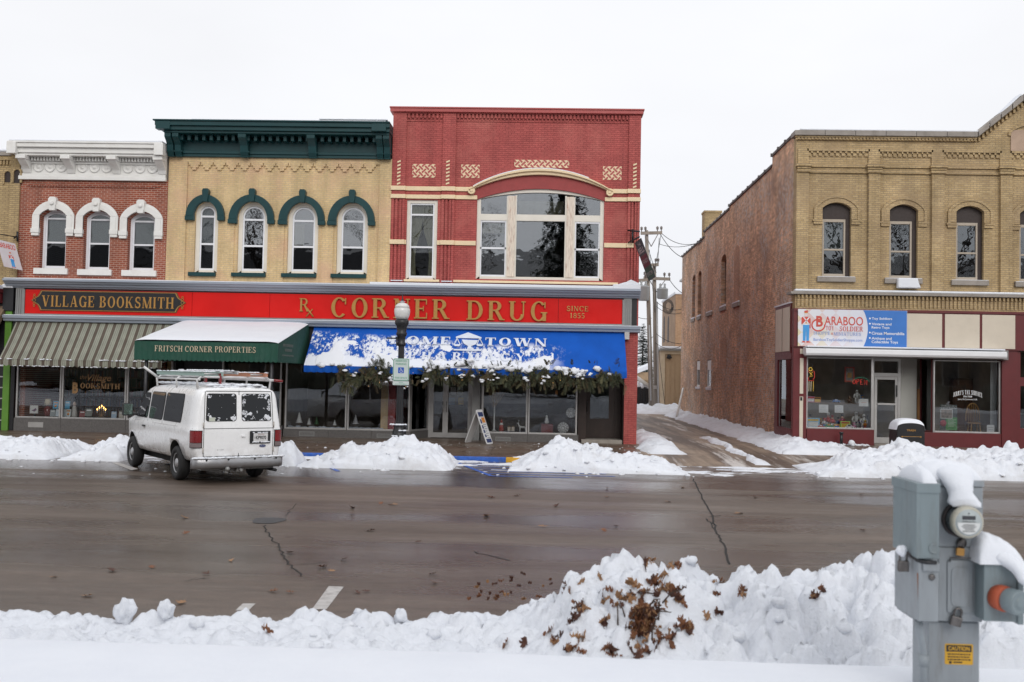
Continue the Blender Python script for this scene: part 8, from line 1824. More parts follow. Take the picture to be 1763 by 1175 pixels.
    def tongue(mb):
        n = 22; m_ = 14; vs = []
        top_ = Vector((cm.x-.018, Yp+.10, zm1+.05)); pts = [top_, Vector((cm.x-.015, Yp-.01, zm1+.035)), Vector((cm.x-.012, Yp-.05, zm1-.03)), Vector((cm.x-.012, Yp-.06, cm.z+.145)), Vector((cm.x+.0, Yp-.075, cm.z+.10)), Vector((cm.x+.012, Yp-.088, cm.z+.075))]
        wd = [.10,.098,.070,.062,.085,.078]; th = [.03,.05,.055,.052,.04,.012]
        for k in range(n+1):
            f = k/n*(len(pts)-1); i = min(int(f), len(pts)-2); g = f-i; p = pts[i].lerp(pts[i+1], g); w_ = wd[i]+(wd[i+1]-wd[i])*g; t_ = th[i]+(th[i+1]-th[i])*g; d_ = (pts[i+1]-pts[i]).normalized(); nn = Vector((0,-1,0)) if abs(d_.z) > .6 else Vector((0,0,1)); nn = (nn-d_*nn.dot(d_)).normalized()
            for q in range(m_): a_ = 2*math.pi*q/m_; vs.append(p+Vector((1,0,0))*w_*math.cos(a_)*(1+.08*noise.noise(Vector((k*.3,q,1))))+nn*t_*math.sin(a_))
        mb.add(vs, [(k*m_+q, k*m_+(q+1) % m_, (k+1)*m_+(q+1) % m_, (k+1)*m_+q) for k in range(n) for q in range(m_)], 0, True)
        for w_, o in ((0, 0),): mb.f.append([len(mb.v)-m_+q for q in range(m_)]); mb.m.append(0); mb.sm.append(True)
    cap(xm0-.07, xm1+.0, Yp-.0, Yp+.27, zm1+.004, .105, 'snow_cap', 2, tongue, tilt=-.25, ov=.005)
    def tongue2(mb):
        for k in range(16):
            f = k/15; mb.blob((rx0+.10+.085*f, Yr-.0-.09*f, rz1+.02-.09*f+.01*math.sin(f*3)), (.048-.016*math.sin(f*3)+.01*f, .04, .032), 3, 3, .12)
    cap(rx0-.01, rx1-.0, Yr+.0, Yr+.21, rz1, .135, 'snow_cap', 5, tongue2, tilt=-.7)
pedestal()
# ================================================================ what stands in the shop windows
def mt(n, c, r=.6, **k): return paint(n, tuple(min(v*1.45, .75) for v in c), r, **k)
m_paper = mt('paper', (.62,.63,.64)); m_pages = mt('book_pages', (.55,.50,.42)); m_ink = mt('ink', (.10,.10,.12))
def book(px, py0, py1, w, Y, col, label, cat='book', grp='books in the bookshop window', tilt=.16, motif=None):
    zb = atY(px, py1, Y).z; h = atY(px, py0, Y).z-zb; x = atY(px, (py0+py1)/2, Y).x
    t = thing('book', (x, Y, zb), label, cat, grp); cm_ = mt('book_cover', col, .5)
    def tl(mb):
        mb.v = [(a, b_+(c-zb)*tilt, c) for a, b_, c in mb.v]; return mb
    mb = MB(); mb.box(x-w/2, x+w/2, Y, Y+.004, zb, zb+h); mb.box(x-w/2, x-w/2+.004, Y+.0041, Y+.030, zb, zb+h); mb.box(x-w/2, x+w/2, Y+.0301, Y+.034, zb, zb+h); tl(mb).build('cover', cm_, t)
    mb = MB(); mb.box(x-w/2+.005, x+w/2-.006, Y+.0042, Y+.030, zb+.005, zb+h-.005); tl(mb).build('pages', m_pages, t)
    mb = MB(); mb.box(x-w*.36, x+w*.36, Y-.0016, Y-.0002, zb+h*.70, zb+h*.86); 
    if motif: mb.lathe([(w*.26,0),(w*.26,.001)], (x, Y-.0004, zb+h*.36), 14, (0,-1,0))
    tl(mb).build('cover_print', motif or m_paper, t)
Yw = YF+.26
for i, (px, p0, p1, w, col, lab) in enumerate(((95.5,691,704,.19,(.06,.24,.38),'blue book on the upper row left of the first window bar'),(104,692,704,.17,(.45,.42,.40),'pale grey book on the upper row beside the first window bar'),(115.5,691,704,.17,(.07,.30,.48),'bright blue book on the upper row right of the first window bar'),
    (90,706,717,.17,(.25,.28,.30),'grey book low in the first bay beside the red vase'),(100,705,717,.19,(.40,.45,.50),'pale blue book low in the first bay by the window bar'),(109.5,705,718,.15,(.36,.42,.46),'pale book just right of the first window bar'),(117,705,718,.17,(.42,.46,.47),'white covered book with red spot left of the white figurine'),
    (141,708,718,.20,(.16,.03,.03),'dark red book lying forward left of the candelabra'),(152,704,717,.24,(.13,.14,.13),'dark grey large book directly left of the candelabra'),(195.5,709,721,.18,(.25,.33,.42),'blue grey book right of the candelabra'),(208,709,720,.15,(.35,.32,.28),'tan book next to the second window bar'))):
    book(px, p0, p1, w, Yw+.02*(i % 3)+(.25 if p0 < 700 else 0), col, lab, motif=m_orng if i in (0, 6) else None)
mb = MB(); x = X(103,704,Yw+.25); mb.box(X(88,704,Yw+.3), X(122,704,Yw+.3), Yw+.24, Yw+.48, .60, Z(100,704.5,Yw+.25)); o = mb.build('display_stand', m_dark); tag(o, 'dark step stand behind the lower row of books', 'display stand')
def lathed(name, px, pyb, Y, parts, label, cat, grp=None):
    p = atY(px, pyb, Y); t = thing(name, p, label, cat, grp)
    for nm, prof, m in parts: mb = MB(); mb.lathe(prof, p, 16); mb.build(nm, m, t)
    return t, p
lathed('table_lamp', 82, 717, YF+.75, [('vase', [(.08,0),(.11,.02),(.15,.14),(.14,.26),(.07,.34),(.05,.38)], mt('red_glaze', (.14,.03,.03), .3)), ('lamp_shade', [(.14,.40),(.09,.62)], mt('cream_shade', (.42,.36,.26)))], 'table lamp with dark red vase base and cream shade', 'lamp')
lathed('figurine', 127.5, 719, YF+.5, [('robe', [(.10,0),(.11,.05),(.09,.25),(.06,.38),(.03,.41)], mt('figurine_white', (.36,.35,.34))), ('head', [(.02,.40),(.055,.44),(.06,.48),(.04,.53),(.01,.56)], mt('figurine_pale', (.40,.30,.25)))], 'tall pale robed figurine beside the books', 'figurine')
t = thing('framed_print', (X(58.5,706,Yw), Yw, .7), 'white framed print with a purple bird leaning in the bookshop window', 'picture'); x0, x1, z0, z1 = rect(51.5, 698.5, 65.5, 712, Yw)
mb = MB(); mb.box(x0-.02, x1+.02, Yw+.001, Yw+.02, z0-.02, z1+.02); mb.build('frame', mt('frame_brown', (.10,.06,.05)), t); mb = MB(); mb.box(x0, x1, Yw-.003, Yw, z0, z1); mb.build('print', m_paper, t); mb = MB(); fr = wallframe(Yw-.004); cx_ = (x0+x1)/2; cz = (z0+z1)/2-.03; mb.extr([(cx_-.10,cz),(cx_-.02,cz+.02),(cx_+.06,cz+.08),(cx_+.10,cz+.02),(cx_+.02,cz-.05)], fr, 0, .001); mb.build('bird', mt('purple', (.16,.10,.16)), t); mb = MB(); mb.box((x0+x1)/2-.02, (x0+x1)/2+.02, Yw+.021, Yw+.1, .6, z0); mb.build('easel', m_black, t)
# five branched candelabra, its bulbs lit
Yc_ = YF+.5; p = atY(174.5, 718, Yc_); t = thing('candelabra', p, 'lit five branched candelabra in the bookshop window', 'candelabra'); m_brass = mt('old_brass', (.16,.10,.05), .4)
mb = MB(); mb.lathe([(.09,0),(.09,.02),(.02,.05),(.015,.16)], p, 12)
fl = glow('candle_bulb', (1,.50,.12), 7.0)
for k, (dx, h) in enumerate(((-.155,.14),(-.08,.20),(0,.26),(.075,.20),(.14,.14))): mb.tube([p+Vector((0,0,.08)), p+Vector((dx*.6,0,.07)), p+Vector((dx,0,.11)), p+Vector((dx,0,h))], .010, 6)
mb.build('stand', m_brass, t)
for k, (dx, h) in enumerate(((-.155,.14),(-.08,.20),(0,.26),(.075,.20),(.14,.14))):
    mb = MB(); mb.lathe([(.014,0),(.014,.09)], p+Vector((dx,0,h)), 8); c_ = mb.build('candle', m_paper, t); mb = MB(); mb.lathe([(.006,0),(.020,.02),(.016,.045),(.002,.075)], p+Vector((dx,0,h+.092)), 8); mb.build('flame', fl, c_)
# bookcases at the back of the bookshop
for i, px in enumerate((52, 110, 170, 232)):
    x = X(px, 680, YF+3.2); t = thing('bookcase', (x, YF+3.1, .18), ['bookcase nearest the green pier, deep inside the bookshop','bookcase behind the first window bar, deep inside the bookshop','bookcase behind the gold window lettering','bookcase nearest the van, deep inside the bookshop'][i], 'bookcase', 'bookcases inside the bookshop'); w = .62
    mb = MB(); mb.box(x-w, x-w+.04, YF+3.0, YF+3.35, .18, 2.5); mb.box(x+w-.04, x+w, YF+3.0, YF+3.35, .18, 2.5)
    for k in range(7): mb.box(x-w+.041, x+w-.041, YF+3.0, YF+3.34, .2+k*.37, .23+k*.37)
    mb.build('case', mt('bookcase_wood', (.10,.05,.025)), t); rg = random.Random(i); ms = [mt('spines', c) for c in ((.12,.04,.03),(.06,.06,.08),(.13,.10,.07),(.05,.07,.05),(.15,.13,.12))]
    for k in range(6):
        mb = MB(); xx = x-w+.05
        while xx < x+w-.09: bw_ = rg.uniform(.025,.06); mb.box(xx, xx+bw_-.002, YF+3.05, YF+3.28, .231+k*.37, .231+k*.37+rg.uniform(.2,.31), rg.randrange(5)); xx += bw_
        tag(mb.build('book_row', ms, t), kind='stuff')
# drug store: cotton snow, little trees, twig tree, deer, snowman, ornaments, pillar
mb = MB()
for j, (l, r) in enumerate(((493, 596), (600, 655))):
    n = 60
    for k in range(n): x = X(l+(r-l)*k/n, 700); mb.blob((x, YF+.42+.12*math.sin(k*1.7), .44+.02*math.sin(k*.9)), (.13,.14,.05+.02*math.sin(k*2.3)), 2, k, .5)
o = mb.build('cotton_batting', m_cot); tag(o, 'white cotton batting spread along the drug store window floor', 'cotton', kind='stuff')
Yd = YF+.75; t = thing('pillar', (X(662.5,690,Yd), Yd, .42), 'pale square pillar standing inside the drug store window', 'pillar'); mb = MB(); mb.box(X(658,690,Yd), X(667,690,Yd), Yd, Yd+.16, .42, 3.28); mb.build('shaft', mt('pillar_paint', (.36,.36,.33)), t); mb = MB(); mb.box(X(657,690,Yd), X(668,690,Yd), Yd-.02, Yd+.18, .42, .55); mb.build('base', mt('pillar_base', (.36,.36,.33)), t)
mw_ = mt('white_ornament', (.55,.56,.58)); 
def cone_tree(px, pyb, Y, h, label, m):
    p = atY(px, pyb, Y); t = thing('ornamental_tree', p, label, 'ornament', 'small trees and figures in the drug store windows'); mb = MB(); mb.lathe([(.02,0),(.02,h*.2)], p, 8); mb.build('stem', m_brass, t); mb = MB(); rg = random.Random(int(px))
    for k in range(5): z = h*(.15+.16*k); r = h*.30*(1-k/5.5); mb.lathe([(r,z),(r*.9,z+.02),(r*.35,z+h*.2)], p, 9)
    mb.build('crown', m, t)
cone_tree(515, 731, YF+.5, .42, 'white cone tree ornament at the left of the drug store window', mw_); cone_tree(532, 733, YF+.55, .26, 'small white cone tree ornament beside the larger one', mw_); cone_tree(545, 733, YF+.5, .30, 'green cone tree ornament on the cotton', mt('green_ornament', (.05,.10,.05))); cone_tree(612, 733, YF+.5, .38, 'silver cone tree ornament right of the window bar', mt('silver_ornament', (.4,.4,.42), .3)); cone_tree(576, 734, YF+.6, .22, 'tiny white cone tree ornament near the window bar', mw_)
p = atY(850.5, 742, YF+.55); t = thing('twig_tree', p, 'white stemmed ornamental tree with golden twigs inside the right drug store window', 'ornament'); mb = MB(); mb.lathe([(.09,0),(.03,.05),(.025,1.1)], p, 8); mb.build('stem', mw_, t); mb = MB(); rg = random.Random(2)
for k in range(70):
    a_ = rg.uniform(0, 6.28); b0 = p+Vector((0,0,rg.uniform(.75,1.15))); d = Vector((math.cos(a_)*rg.uniform(.2,.6), math.sin(a_)*.3, rg.uniform(.5,1))).normalized(); L_ = rg.uniform(.3,.75); mb.tube([b0, b0+d*L_*.5, b0+d*L_+Vector((rg.uniform(-.06,.06),0,.03))], [.007,.005,.003], 4)
mb.build('twigs', mt('gold_twigs', (.42,.27,.12)), t)
def quad(px, pyb, Y, s, label):
    p = atY(px, pyb, Y); t = thing('deer_figurine', p, label, 'figurine'); mb = MB(); P = lambda x, y, z: p+Vector((x*s, y*s, z*s))
    mb.tube([P(-.30,0,.50),P(-.15,0,.54),P(.1,0,.52),P(.26,0,.55)], [.09*s,.12*s,.11*s,.10*s], 10); mb.tube([P(-.26,0,.56),P(-.36,0,.75),P(-.38,0,.88)], [.085*s,.055*s,.045*s], 8); mb.tube([P(-.34,0,.90),P(-.42,0,.90),P(-.53,0,.84)], [.055*s,.05*s,.025*s], 8); mb.tube([P(.34,0,.56),P(.40,0,.62)], [.03*s,.01*s], 6)
    for x, y in ((-.24,.06),(-.20,-.06)): mb.tube([P(x,y,.48),P(x-.01,y,.25),P(x,y,0)], [.045*s,.025*s,.02*s], 6)
    for x, y in ((.24,.06),(.28,-.06)): mb.tube([P(x,y,.50),P(x+.05,y,.30),P(x+.10,y,.22),P(x+.07,y,0)], [.065*s,.03*s,.022*s,.02*s], 6)
    mb.build('body', mw_, t); mb = MB()
    for y in (.04,-.04): mb.tube([P(-.36,y,.93),P(-.34,y*2,1.08),P(-.40,y*2.6,1.2)], .012*s, 5); mb.tube([P(-.34,y*2,1.08),P(-.28,y*2.4,1.16)], .010*s, 5)
    mb.build('antlers', mw_, t)
quad(899, 745, YF+.5, .36, 'white standing deer figurine beside the middle bar of the drug store window')
def snowman(px, pyb, Y, s, label): lathed('snowman_figurine', px, pyb, Y, [('body', [(.05*s,0),(.16*s,.06*s),(.18*s,.16*s),(.12*s,.28*s),(.13*s,.36*s),(.10*s,.46*s),(.06*s,.50*s),(.09*s,.56*s),(.09*s,.62*s),(.04*s,.68*s)], mw_), ('hat', [(.11*s,.67*s),(.11*s,.69*s),(.06*s,.695*s),(.06*s,.80*s)], m_black)], label, 'figurine')
snowman(941, 730, YF+.8, .45, 'white snowman figurine with black hat behind the drug store glass'); 
mb = MB(); Yt_ = YF+.75; mb.box(X(932,730,Yt_), X(952,730,Yt_), Yt_-.1, Yt_+.25, .42, Z(941,730,YF+.8)-.004); o = mb.build('display_box', mt('red_plinth', (.14,.03,.03))); tag(o, 'dark red plinth under the snowman figurine', 'plinth')
def flake(px, py, Y, r, label):
    c_ = atY(px, py, Y); t = thing('snowflake_ornament', c_, label, 'ornament', 'snowflake ornaments in the drug store window'); mb = MB()
    for k in range(12):
        a_ = k*math.pi/6; d = Vector((math.cos(a_),0,math.sin(a_))); n_ = Vector((-math.sin(a_),0,math.cos(a_))); mb.tube([c_, c_+d*r], .010, 4)
        for f in (.5,.75,.95): mb.tube([c_+d*r*f-n_*.05, c_+d*r*(f-.08), c_+d*r*f+n_*.05], .008, 4); mb.blob(c_+d*r*f, .016, 1, k)
    mb.build('rays', mw_, t); mb = MB(); mb.tube([c_+Vector((0,.02,r)), c_+Vector((0,.02,r+.05))], .004, 4); mb.build('hanger', m_alu, t)
flake(969.5, 737, YF+.3, .19, 'large round snowflake ornament low at the right of the drug store window'); flake(983, 711, YF+.34, .17, 'snowflake ornament hung above the larger one, by the window edge')
lathed('santa_figurine', 863, 743, YF+.5, [('coat', [(.07,0),(.09,.05),(.06,.22)], mt('santa_red', (.28,.04,.03))), ('beard', [(.02,.20),(.06,.23),(.05,.29),(.02,.31)], mw_), ('cap', [(.05,.30),(.035,.36),(.01,.42)], mt('santa_cap', (.28,.04,.03)))], 'small red and white robed figurine left of the candle jars', 'figurine')
for i, px in enumerate((876, 883)): lathed('candle_jar', px, 743, YF+.5, [('jar', [(.055,0),(.06,.02),(.06,.13),(.05,.15)], mt('jar_cream', (.45,.40,.34), .3)), ('lid', [(.045,.15),(.05,.16),(.02,.19)], m_brass)], ['cream candle jar nearer the robed figurine','cream candle jar nearer the white deer'][i], 'candle')
mb = MB(); x0, x1, z0, z1 = rect(956, 672, 960.5, 680, YF+.3); mb.prism([(x0,z0),(x1,z0),(x1,z1-.03),((x0+x1)/2,z1),(x0,z1-.03)], YF+.3, YF+.304); mb.tube([((x0+x1)/2, YF+.302, z1), ((x0+x1)/2, YF+.302, z1+.15)], .003, 4); o = mb.build('hang_tag', m_orng); tag(o, 'orange hang tag in the upper part of the drug store window', 'tag')
def sheetp(name, l, t_, r, b_, Y, m, label, lines=3, cat='notice', grp=None, lm=None):
    x0, x1, z0, z1 = rect(l, t_, r, b_, Y); T_ = thing(name, ((x0+x1)/2, Y, z0), label, cat, grp); mb = MB(); mb.box(x0, x1, Y, Y+.002, z0, z1); mb.build('sheet', m, T_)
    if lines:
        mb = MB(); rg = random.Random(int(l))
        for k in range(lines): z = z1-(z1-z0)*(k+1)/(lines+1); w_ = (x1-x0)*rg.uniform(.25,.38); mb.box((x0+x1)/2-w_, (x0+x1)/2+w_, Y-.0012, Y-.0002, z-.006, z+.006)
        mb.build('print', lm or m_ink, T_)
    return x0, x1, z0, z1
ydd = YF+1.19; DN = 'papers taped to the drug store door'
sheetp('door_notice', 776, 667, 785, 681, ydd, m_paper, 'white paper in the middle of the drug store door glass', 4, grp=DN); sheetp('door_notice', 787, 665, 797, 672, ydd, m_paper, 'upper white paper near the door edge', 2, grp=DN); sheetp('door_notice', 787, 673, 797, 681, ydd, mt('cream_paper', (.5,.48,.38)), 'cream paper under the upper white one', 3, grp=DN); sheetp('door_notice', 789, 685, 798, 697, ydd, mt('yellow_paper', (.40,.26,.02)), 'yellow paper low on the drug store door', 2, grp=DN); sheetp('door_notice', 772, 685, 783, 697, ydd, mt('blue_paper', (.10,.16,.24)), 'dim blue paper low on the drug store door', 2, grp=DN)
# ---- toy shop window
Yq = YF+.10
def neon(par, name, px_pts, m, r=.009, y=None):
    mb = MB(); mb.tube([atY(a_, b_, y or Yq) for a_, b_ in px_pts], r, 6); mb.build(name, m, par)
def circ(cx_, cy_, rx, ry, a0=0, a1=360, n=12): return [(cx_+rx*math.cos(rad(a0+(a1-a0)*k/n)), cy_+ry*math.sin(rad(a0+(a1-a0)*k/n))) for k in range(n+1)]
ny, nr, nw, ngr = glow('neon_yellow', (1,.62,.10), .7), glow('neon_red', (1,.08,.06), .38), glow('neon_white', (.9,.75,.55), .45), glow('neon_green', (.03,.25,.16), .35)
ns = thing('neon_figure', atY(1396, 650, Yq), 'glowing neon toy soldier outline in the corner of the toy shop window', 'neon sign')
neon(ns, 'tube_yellow', circ(1395.5, 636, 2.8, 3), ny); neon(ns, 'tube_yellow', [(1389.5,624),(1390,631)], ny); neon(ns, 'tube_yellow', [(1393.5,641),(1396.5,645),(1394,649),(1399,648),(1396,643),(1399.5,641)], ny, .007)
neon(ns, 'tube_red', [(1393,639),(1389.5,642),(1388.8,650),(1391.5,652)], nr); neon(ns, 'tube_red', [(1399,639),(1402,640),(1402.5,651),(1400,652.5),(1400.5,656),(1391.8,655.5),(1392,650)], nr)
neon(ns, 'tube_white', [(1393,657),(1392.5,674)], nw); neon(ns, 'tube_white', [(1396.5,657),(1396,674)], nw); neon(ns, 'tube_white', [(1400.5,657),(1400,674)], ny, .006); neon(ns, 'tube_white', [(1393,632.5),(1393,627.5),(1398.5,626.5),(1398.8,632)], mt('unlit_tube', (.25,.25,.25)), .006)
op = thing('neon_sign', atY(1483, 658, Yq), 'red neon open sign with green arcs in the toy shop window', 'neon sign')
for name, pts in (('O', circ(1470.5, 657.5, 2.5, 3.5)), ('P', [(1475,662),(1475,654),(1478,653.5),(1479,656),(1475.3,658)]), ('E', [(1485,653.8),(1481.5,654),(1481.5,662.3),(1485.3,662.3)]), ('E', [(1481.5,658),(1484.3,658)]), ('N', [(1488,663),(1488,654.5),(1492.5,663),(1492.5,655)])): neon(op, 'tube_red', pts, nr, .008)
neon(op, 'tube_green', circ(1482, 664, 17, 14, 205, 335), ngr, .008); 
t = thing('framed_picture', atY(1463, 645, YF+.9), 'red framed picture hung behind the open sign in the toy shop', 'picture'); x0, x1, z0, z1 = rect(1454, 632, 1471, 658, YF+.9); mb = MB(); f = .05
mb.box(x0, x1, YF+.88, YF+.9, z0, z0+f); mb.box(x0, x1, YF+.88, YF+.9, z1-f, z1); mb.box(x0, x0+f, YF+.88, YF+.9, z0+f, z1-f); mb.box(x1-f, x1, YF+.88, YF+.9, z0+f, z1-f); mb.build('frame', mt('red_frame', (.30,.05,.03)), t); mb = MB(); mb.box(x0+f, x1-f, YF+.895, YF+.905, z0+f, z1-f); mb.build('print', mt('busy_print', (.14,.13,.12), vary=.6, scale=9), t); mb = MB(); mb.box(x0+.1, x1-.1, YF+.885, YF+.894, z0+.15, z0+.32); mb.build('print_figure', mt('print_gold', (.30,.16,.04)), t); mb = MB(); mb.tube([((x0+x1)/2, YF+.89, z1), ((x0+x1)/2, YF+.89, 3.3)], .004, 4); mb.build('cord', m_ink, t)
TN = 'papers on the toy shop window'
sheetp('window_notice', 1410, 697, 1426, 711, Yq, m_paper, 'white paper on the toy shop glass, nearest the neon figure', 4, grp=TN, lm=mt('pale_ink', (.38,.40,.42))); sheetp('window_notice', 1437, 698, 1452, 711, Yq, m_paper, 'white paper in the middle of the toy shop glass', 4, grp=TN, lm=mt('pale_ink', (.32,.34,.40))); a4 = sheetp('window_notice', 1479, 687, 1495, 700, Yq, m_paper, 'white paper with a small red drawing under the open sign', 1, grp=TN, lm=mt('pale_red', (.4,.14,.10)))
zt9 = zs1-.005
def toy(kind, px, h, Y, cols, label, zb=None):
    z = zt9 if zb is None else zb; h *= 1.28; x = atY(px, 725, Y).x; p = Vector((x, Y, z)); t = thing(kind, p, label, 'toy', 'toys in the toy shop window'); A, B_c, C_ = [mt('toy_'+kind, c, .45) for c in cols]
    if kind == 'toy_soldier_doll':
        for sx_ in (-1, 1): mb = MB(); mb.tube([p+Vector((sx_*h*.07,0,0)), p+Vector((sx_*h*.06,0,h*.42))], [h*.05,h*.06], 7); mb.build('leg', C_, t)
        mb = MB(); mb.lathe([(h*.12,h*.40),(h*.14,h*.52),(h*.15,h*.64),(h*.07,h*.70)], p, 10)
        for sx_ in (-1, 1): mb.tube([p+Vector((sx_*h*.14,0,h*.64)), p+Vector((sx_*h*.20,-.01,h*.42))], h*.04, 6)
        mb.build('coat', A, t); mb = MB(); mb.lathe([(h*.05,h*.69),(h*.085,h*.73),(h*.085,h*.79),(h*.05,h*.83)], p, 10); mb.build('head', mt('toy_face', (.45,.28,.2)), t); mb = MB(); mb.lathe([(h*.09,h*.82),(h*.10,h),(h*.09,h*1.01)], p, 10); mb.build('hat', B_c, t)
    elif kind == 'toy_robot':
        for sx_ in (-1, 1): mb = MB(); mb.tube([p+Vector((sx_*h*.10,0,0)), p+Vector((sx_*h*.09,0,h*.42))], [h*.075,h*.06], 8); mb.build('leg', A, t); mb = MB(); mb.tube([p+Vector((sx_*h*.16,0,h*.70)), p+Vector((sx_*h*.23,-.01,h*.55)), p+Vector((sx_*h*.21,-.03,h*.40))], h*.05, 8); mb.build('arm', A, t)
        mb = MB(); mb.lathe([(h*.12,h*.40),(h*.10,h*.50),(h*.16,h*.68),(h*.10,h*.76)], p, 10); mb.build('torso', A, t); mb = MB(); mb.lathe([(h*.07,h*.76),(h*.105,h*.82),(h*.10,h*.93),(h*.05,h)], p, 12); hd = mb.build('head', A, t); mb = MB(); mb.box(x-h*.07, x+h*.07, Y-h*.115, Y-h*.085, z+h*.84, z+h*.89); mb.build('visor', B_c, hd)
    elif kind == 'toy_box':
        w_ = h*1.3; mb = MB(); mb.box(x-w_/2, x+w_/2, Y, Y+.10, z, z+h); mb.build('carton', A, t, .006); mb = MB(); mb.box(x-w_*.38, x+w_*.38, Y-.002, Y-.0003, z+h*.18, z+h*.62); mb.build('window_print', B_c, t); mb = MB(); mb.box(x-w_*.40, x+w_*.40, Y-.002, Y-.0003, z+h*.70, z+h*.90); mb.build('title_print', C_, t)
    elif kind == 'teddy_bear':
        mb = MB(); mb.blob(p+Vector((0,0,h*.32)), (h*.22,h*.2,h*.28), 2, 1, .05); mb.blob(p+Vector((0,-.01,h*.74)), (h*.2,h*.18,h*.19), 2, 1, .05)
        for sx_ in (-1, 1): mb.blob(p+Vector((sx_*h*.15,0,h*.92)), h*.075, 2, 1, .02); mb.tube([p+Vector((sx_*h*.18,0,h*.5)), p+Vector((sx_*h*.32,-.03,h*.36))], h*.08, 8); mb.tube([p+Vector((sx_*h*.12,-.02,h*.10)), p+Vector((sx_*h*.22,-.10,h*.07))], h*.09, 8)
        mb.build('body', A, t); mb = MB(); mb.blob(p+Vector((0,-h*.2,h*.70)), h*.08, 2, 1, .02); mb.build('muzzle', B_c, t)
    elif kind == 'toy_car':
        mb = MB(); mb.prism([(x-h,z+h*.2),(x+h,z+h*.2),(x+h*.98,z+h*.55),(x+h*.5,z+h*.6),(x+h*.3,z+h*.98),(x-h*.5,z+h*.98),(x-h*.75,z+h*.6),(x-h,z+h*.5)], Y, Y+.09); mb.build('body', A, t, .006)
        for dx in (-.55,.55): mb = MB(); mb.lathe([(h*.2,0),(h*.2,.03)], (x+dx*h, Y+.012, z+h*.2), 12, (0,-1,0)); mb.build('wheel', m_black, t)
        mb = MB(); mb.box(x-h*.4, x+h*.22, Y-.002, Y-.0003, z+h*.64, z+h*.9); mb.build('window', C_, t)
R_, G_, B2, Y_, W_c, K_, P_, O_ = (.34,.04,.03),(.04,.20,.07),(.05,.14,.38),(.46,.30,.03),(.52,.53,.55),(.03,.03,.03),(.40,.16,.26),(.45,.18,.04)
for a_ in (('toy_box',1400,.17*1.6,YF+.34,((.18,.36,.52),W_c,Y_),'pale blue toy carton with white print at the left of the toy shop window'),('toy_soldier_doll',1395,.36,YF+.62,(R_,K_,B2),'red coated soldier doll behind the pale blue carton'),('toy_box',1404,.26,YF+.7,(Y_,K_,R_),'yellow toy carton with black print, back left'),('toy_soldier_doll',1419,.28,YF+.4,(W_c,R_,B2),'white coated soldier doll with red hat'),('toy_soldier_doll',1426,.42,YF+.6,(R_,W_c,W_c),'red coated soldier doll with white hat'),('toy_soldier_doll',1433,.36,YF+.5,(R_,R_,W_c),'red soldier doll with white trousers and red hat'),
    ('toy_car',1428,.13,YF+.34,(G_,R_,O_),'green toy car with orange window at the front'),('teddy_bear',1415,.22,YF+.55,((.3,.18,.08),(.4,.3,.2),K_),'light brown teddy bear among the toys'),('toy_box',1441,.12,YF+.34,(Y_,B2,R_),'small yellow toy carton at the front'),('toy_soldier_doll',1450,.40,YF+.5,((.2,.03,.05),K_,K_),'dark red coated soldier doll with black trousers'),('toy_box',1455.5,.20,YF+.38,((.35,.5,.1),Y_,R_),'lime green toy carton'),('toy_car',1463,.12,YF+.36,(W_c,K_,K_),'white toy car with black window'),('toy_robot',1474,.46,YF+.75,(W_c,K_,K_),'tall white toy robot standing at the back',),('teddy_bear',1470,.18,YF+.45,(P_,W_c,K_),'pink teddy bear beside the white toy car'),('toy_robot',1487,.40,YF+.42,(W_c,K_,K_),'white toy robot at the front near the door'),('toy_robot',1495,.40,YF+.55,((.14,.15,.17),K_,K_),'dark grey toy robot nearest the door'),('toy_soldier_doll',1489.5,.24,YF+.32,(O_,Y_,R_),'orange coated little soldier doll at the robot\'s feet'),('toy_box',1480,.22,YF+.8,(P_,W_c,B2),'pink toy carton behind the robots'),('toy_soldier_doll',1443,.30,YF+.8,(B2,K_,W_c),'blue coated soldier doll at the back'),('toy_car',1414,.10,YF+.32,(R_,K_,W_c),'red toy car at the front')): toy(*a_)
mb = MB(); zsh = Z(1397,693,YF+1.0); mb.box(X(1388,690,YF+1), X(1500,690,YF+1), YF+.98, YF+1.2, zsh-.03, zsh); mb.box(X(1388,690,YF+1), X(1390,690,YF+1), YF+.98, YF+1.2, zt9, zsh-.031); mb.box(X(1498,690,YF+1), X(1500,690,YF+1), YF+.98, YF+1.2, zt9, zsh-.031); o = mb.build('toy_shelf', mt('shelf_wood', (.12,.08,.05))); tag(o, 'wooden shelf at the back of the toy shop window', 'shelf')
for a_ in (('toy_box',1396,.16,YF+1.0,(P_,W_c,R_),'pink toy carton on the back shelf'),('toy_box',1407,.14,YF+1.0,(O_,Y_,K_),'orange toy carton on the back shelf'),('toy_robot',1475,.36,YF+1.05,(W_c,K_,K_),'white toy robot on the back shelf'),('teddy_bear',1462,.2,YF+1.05,((.10,.06,.04),(.3,.2,.1),K_),'dark brown teddy bear on the back shelf'),('toy_box',1490,.22,YF+1.05,(B2,W_c,Y_),'blue toy carton on the back shelf'),('toy_car',1440,.10,YF+1.02,(B2,K_,W_c),'blue toy car on the back shelf')): toy(*a_, zb=zsh+.001)
mb = MB(); mb.box(XR+.5, XR+.52, YF+.4, ylow-.3, .8, 3.2); o = mb.build('window_backdrop', mt('tan_cloth', (.36,.31,.24), vary=.2)); tag(o, 'tan cloth hung inside the side window on the alley', 'curtain')
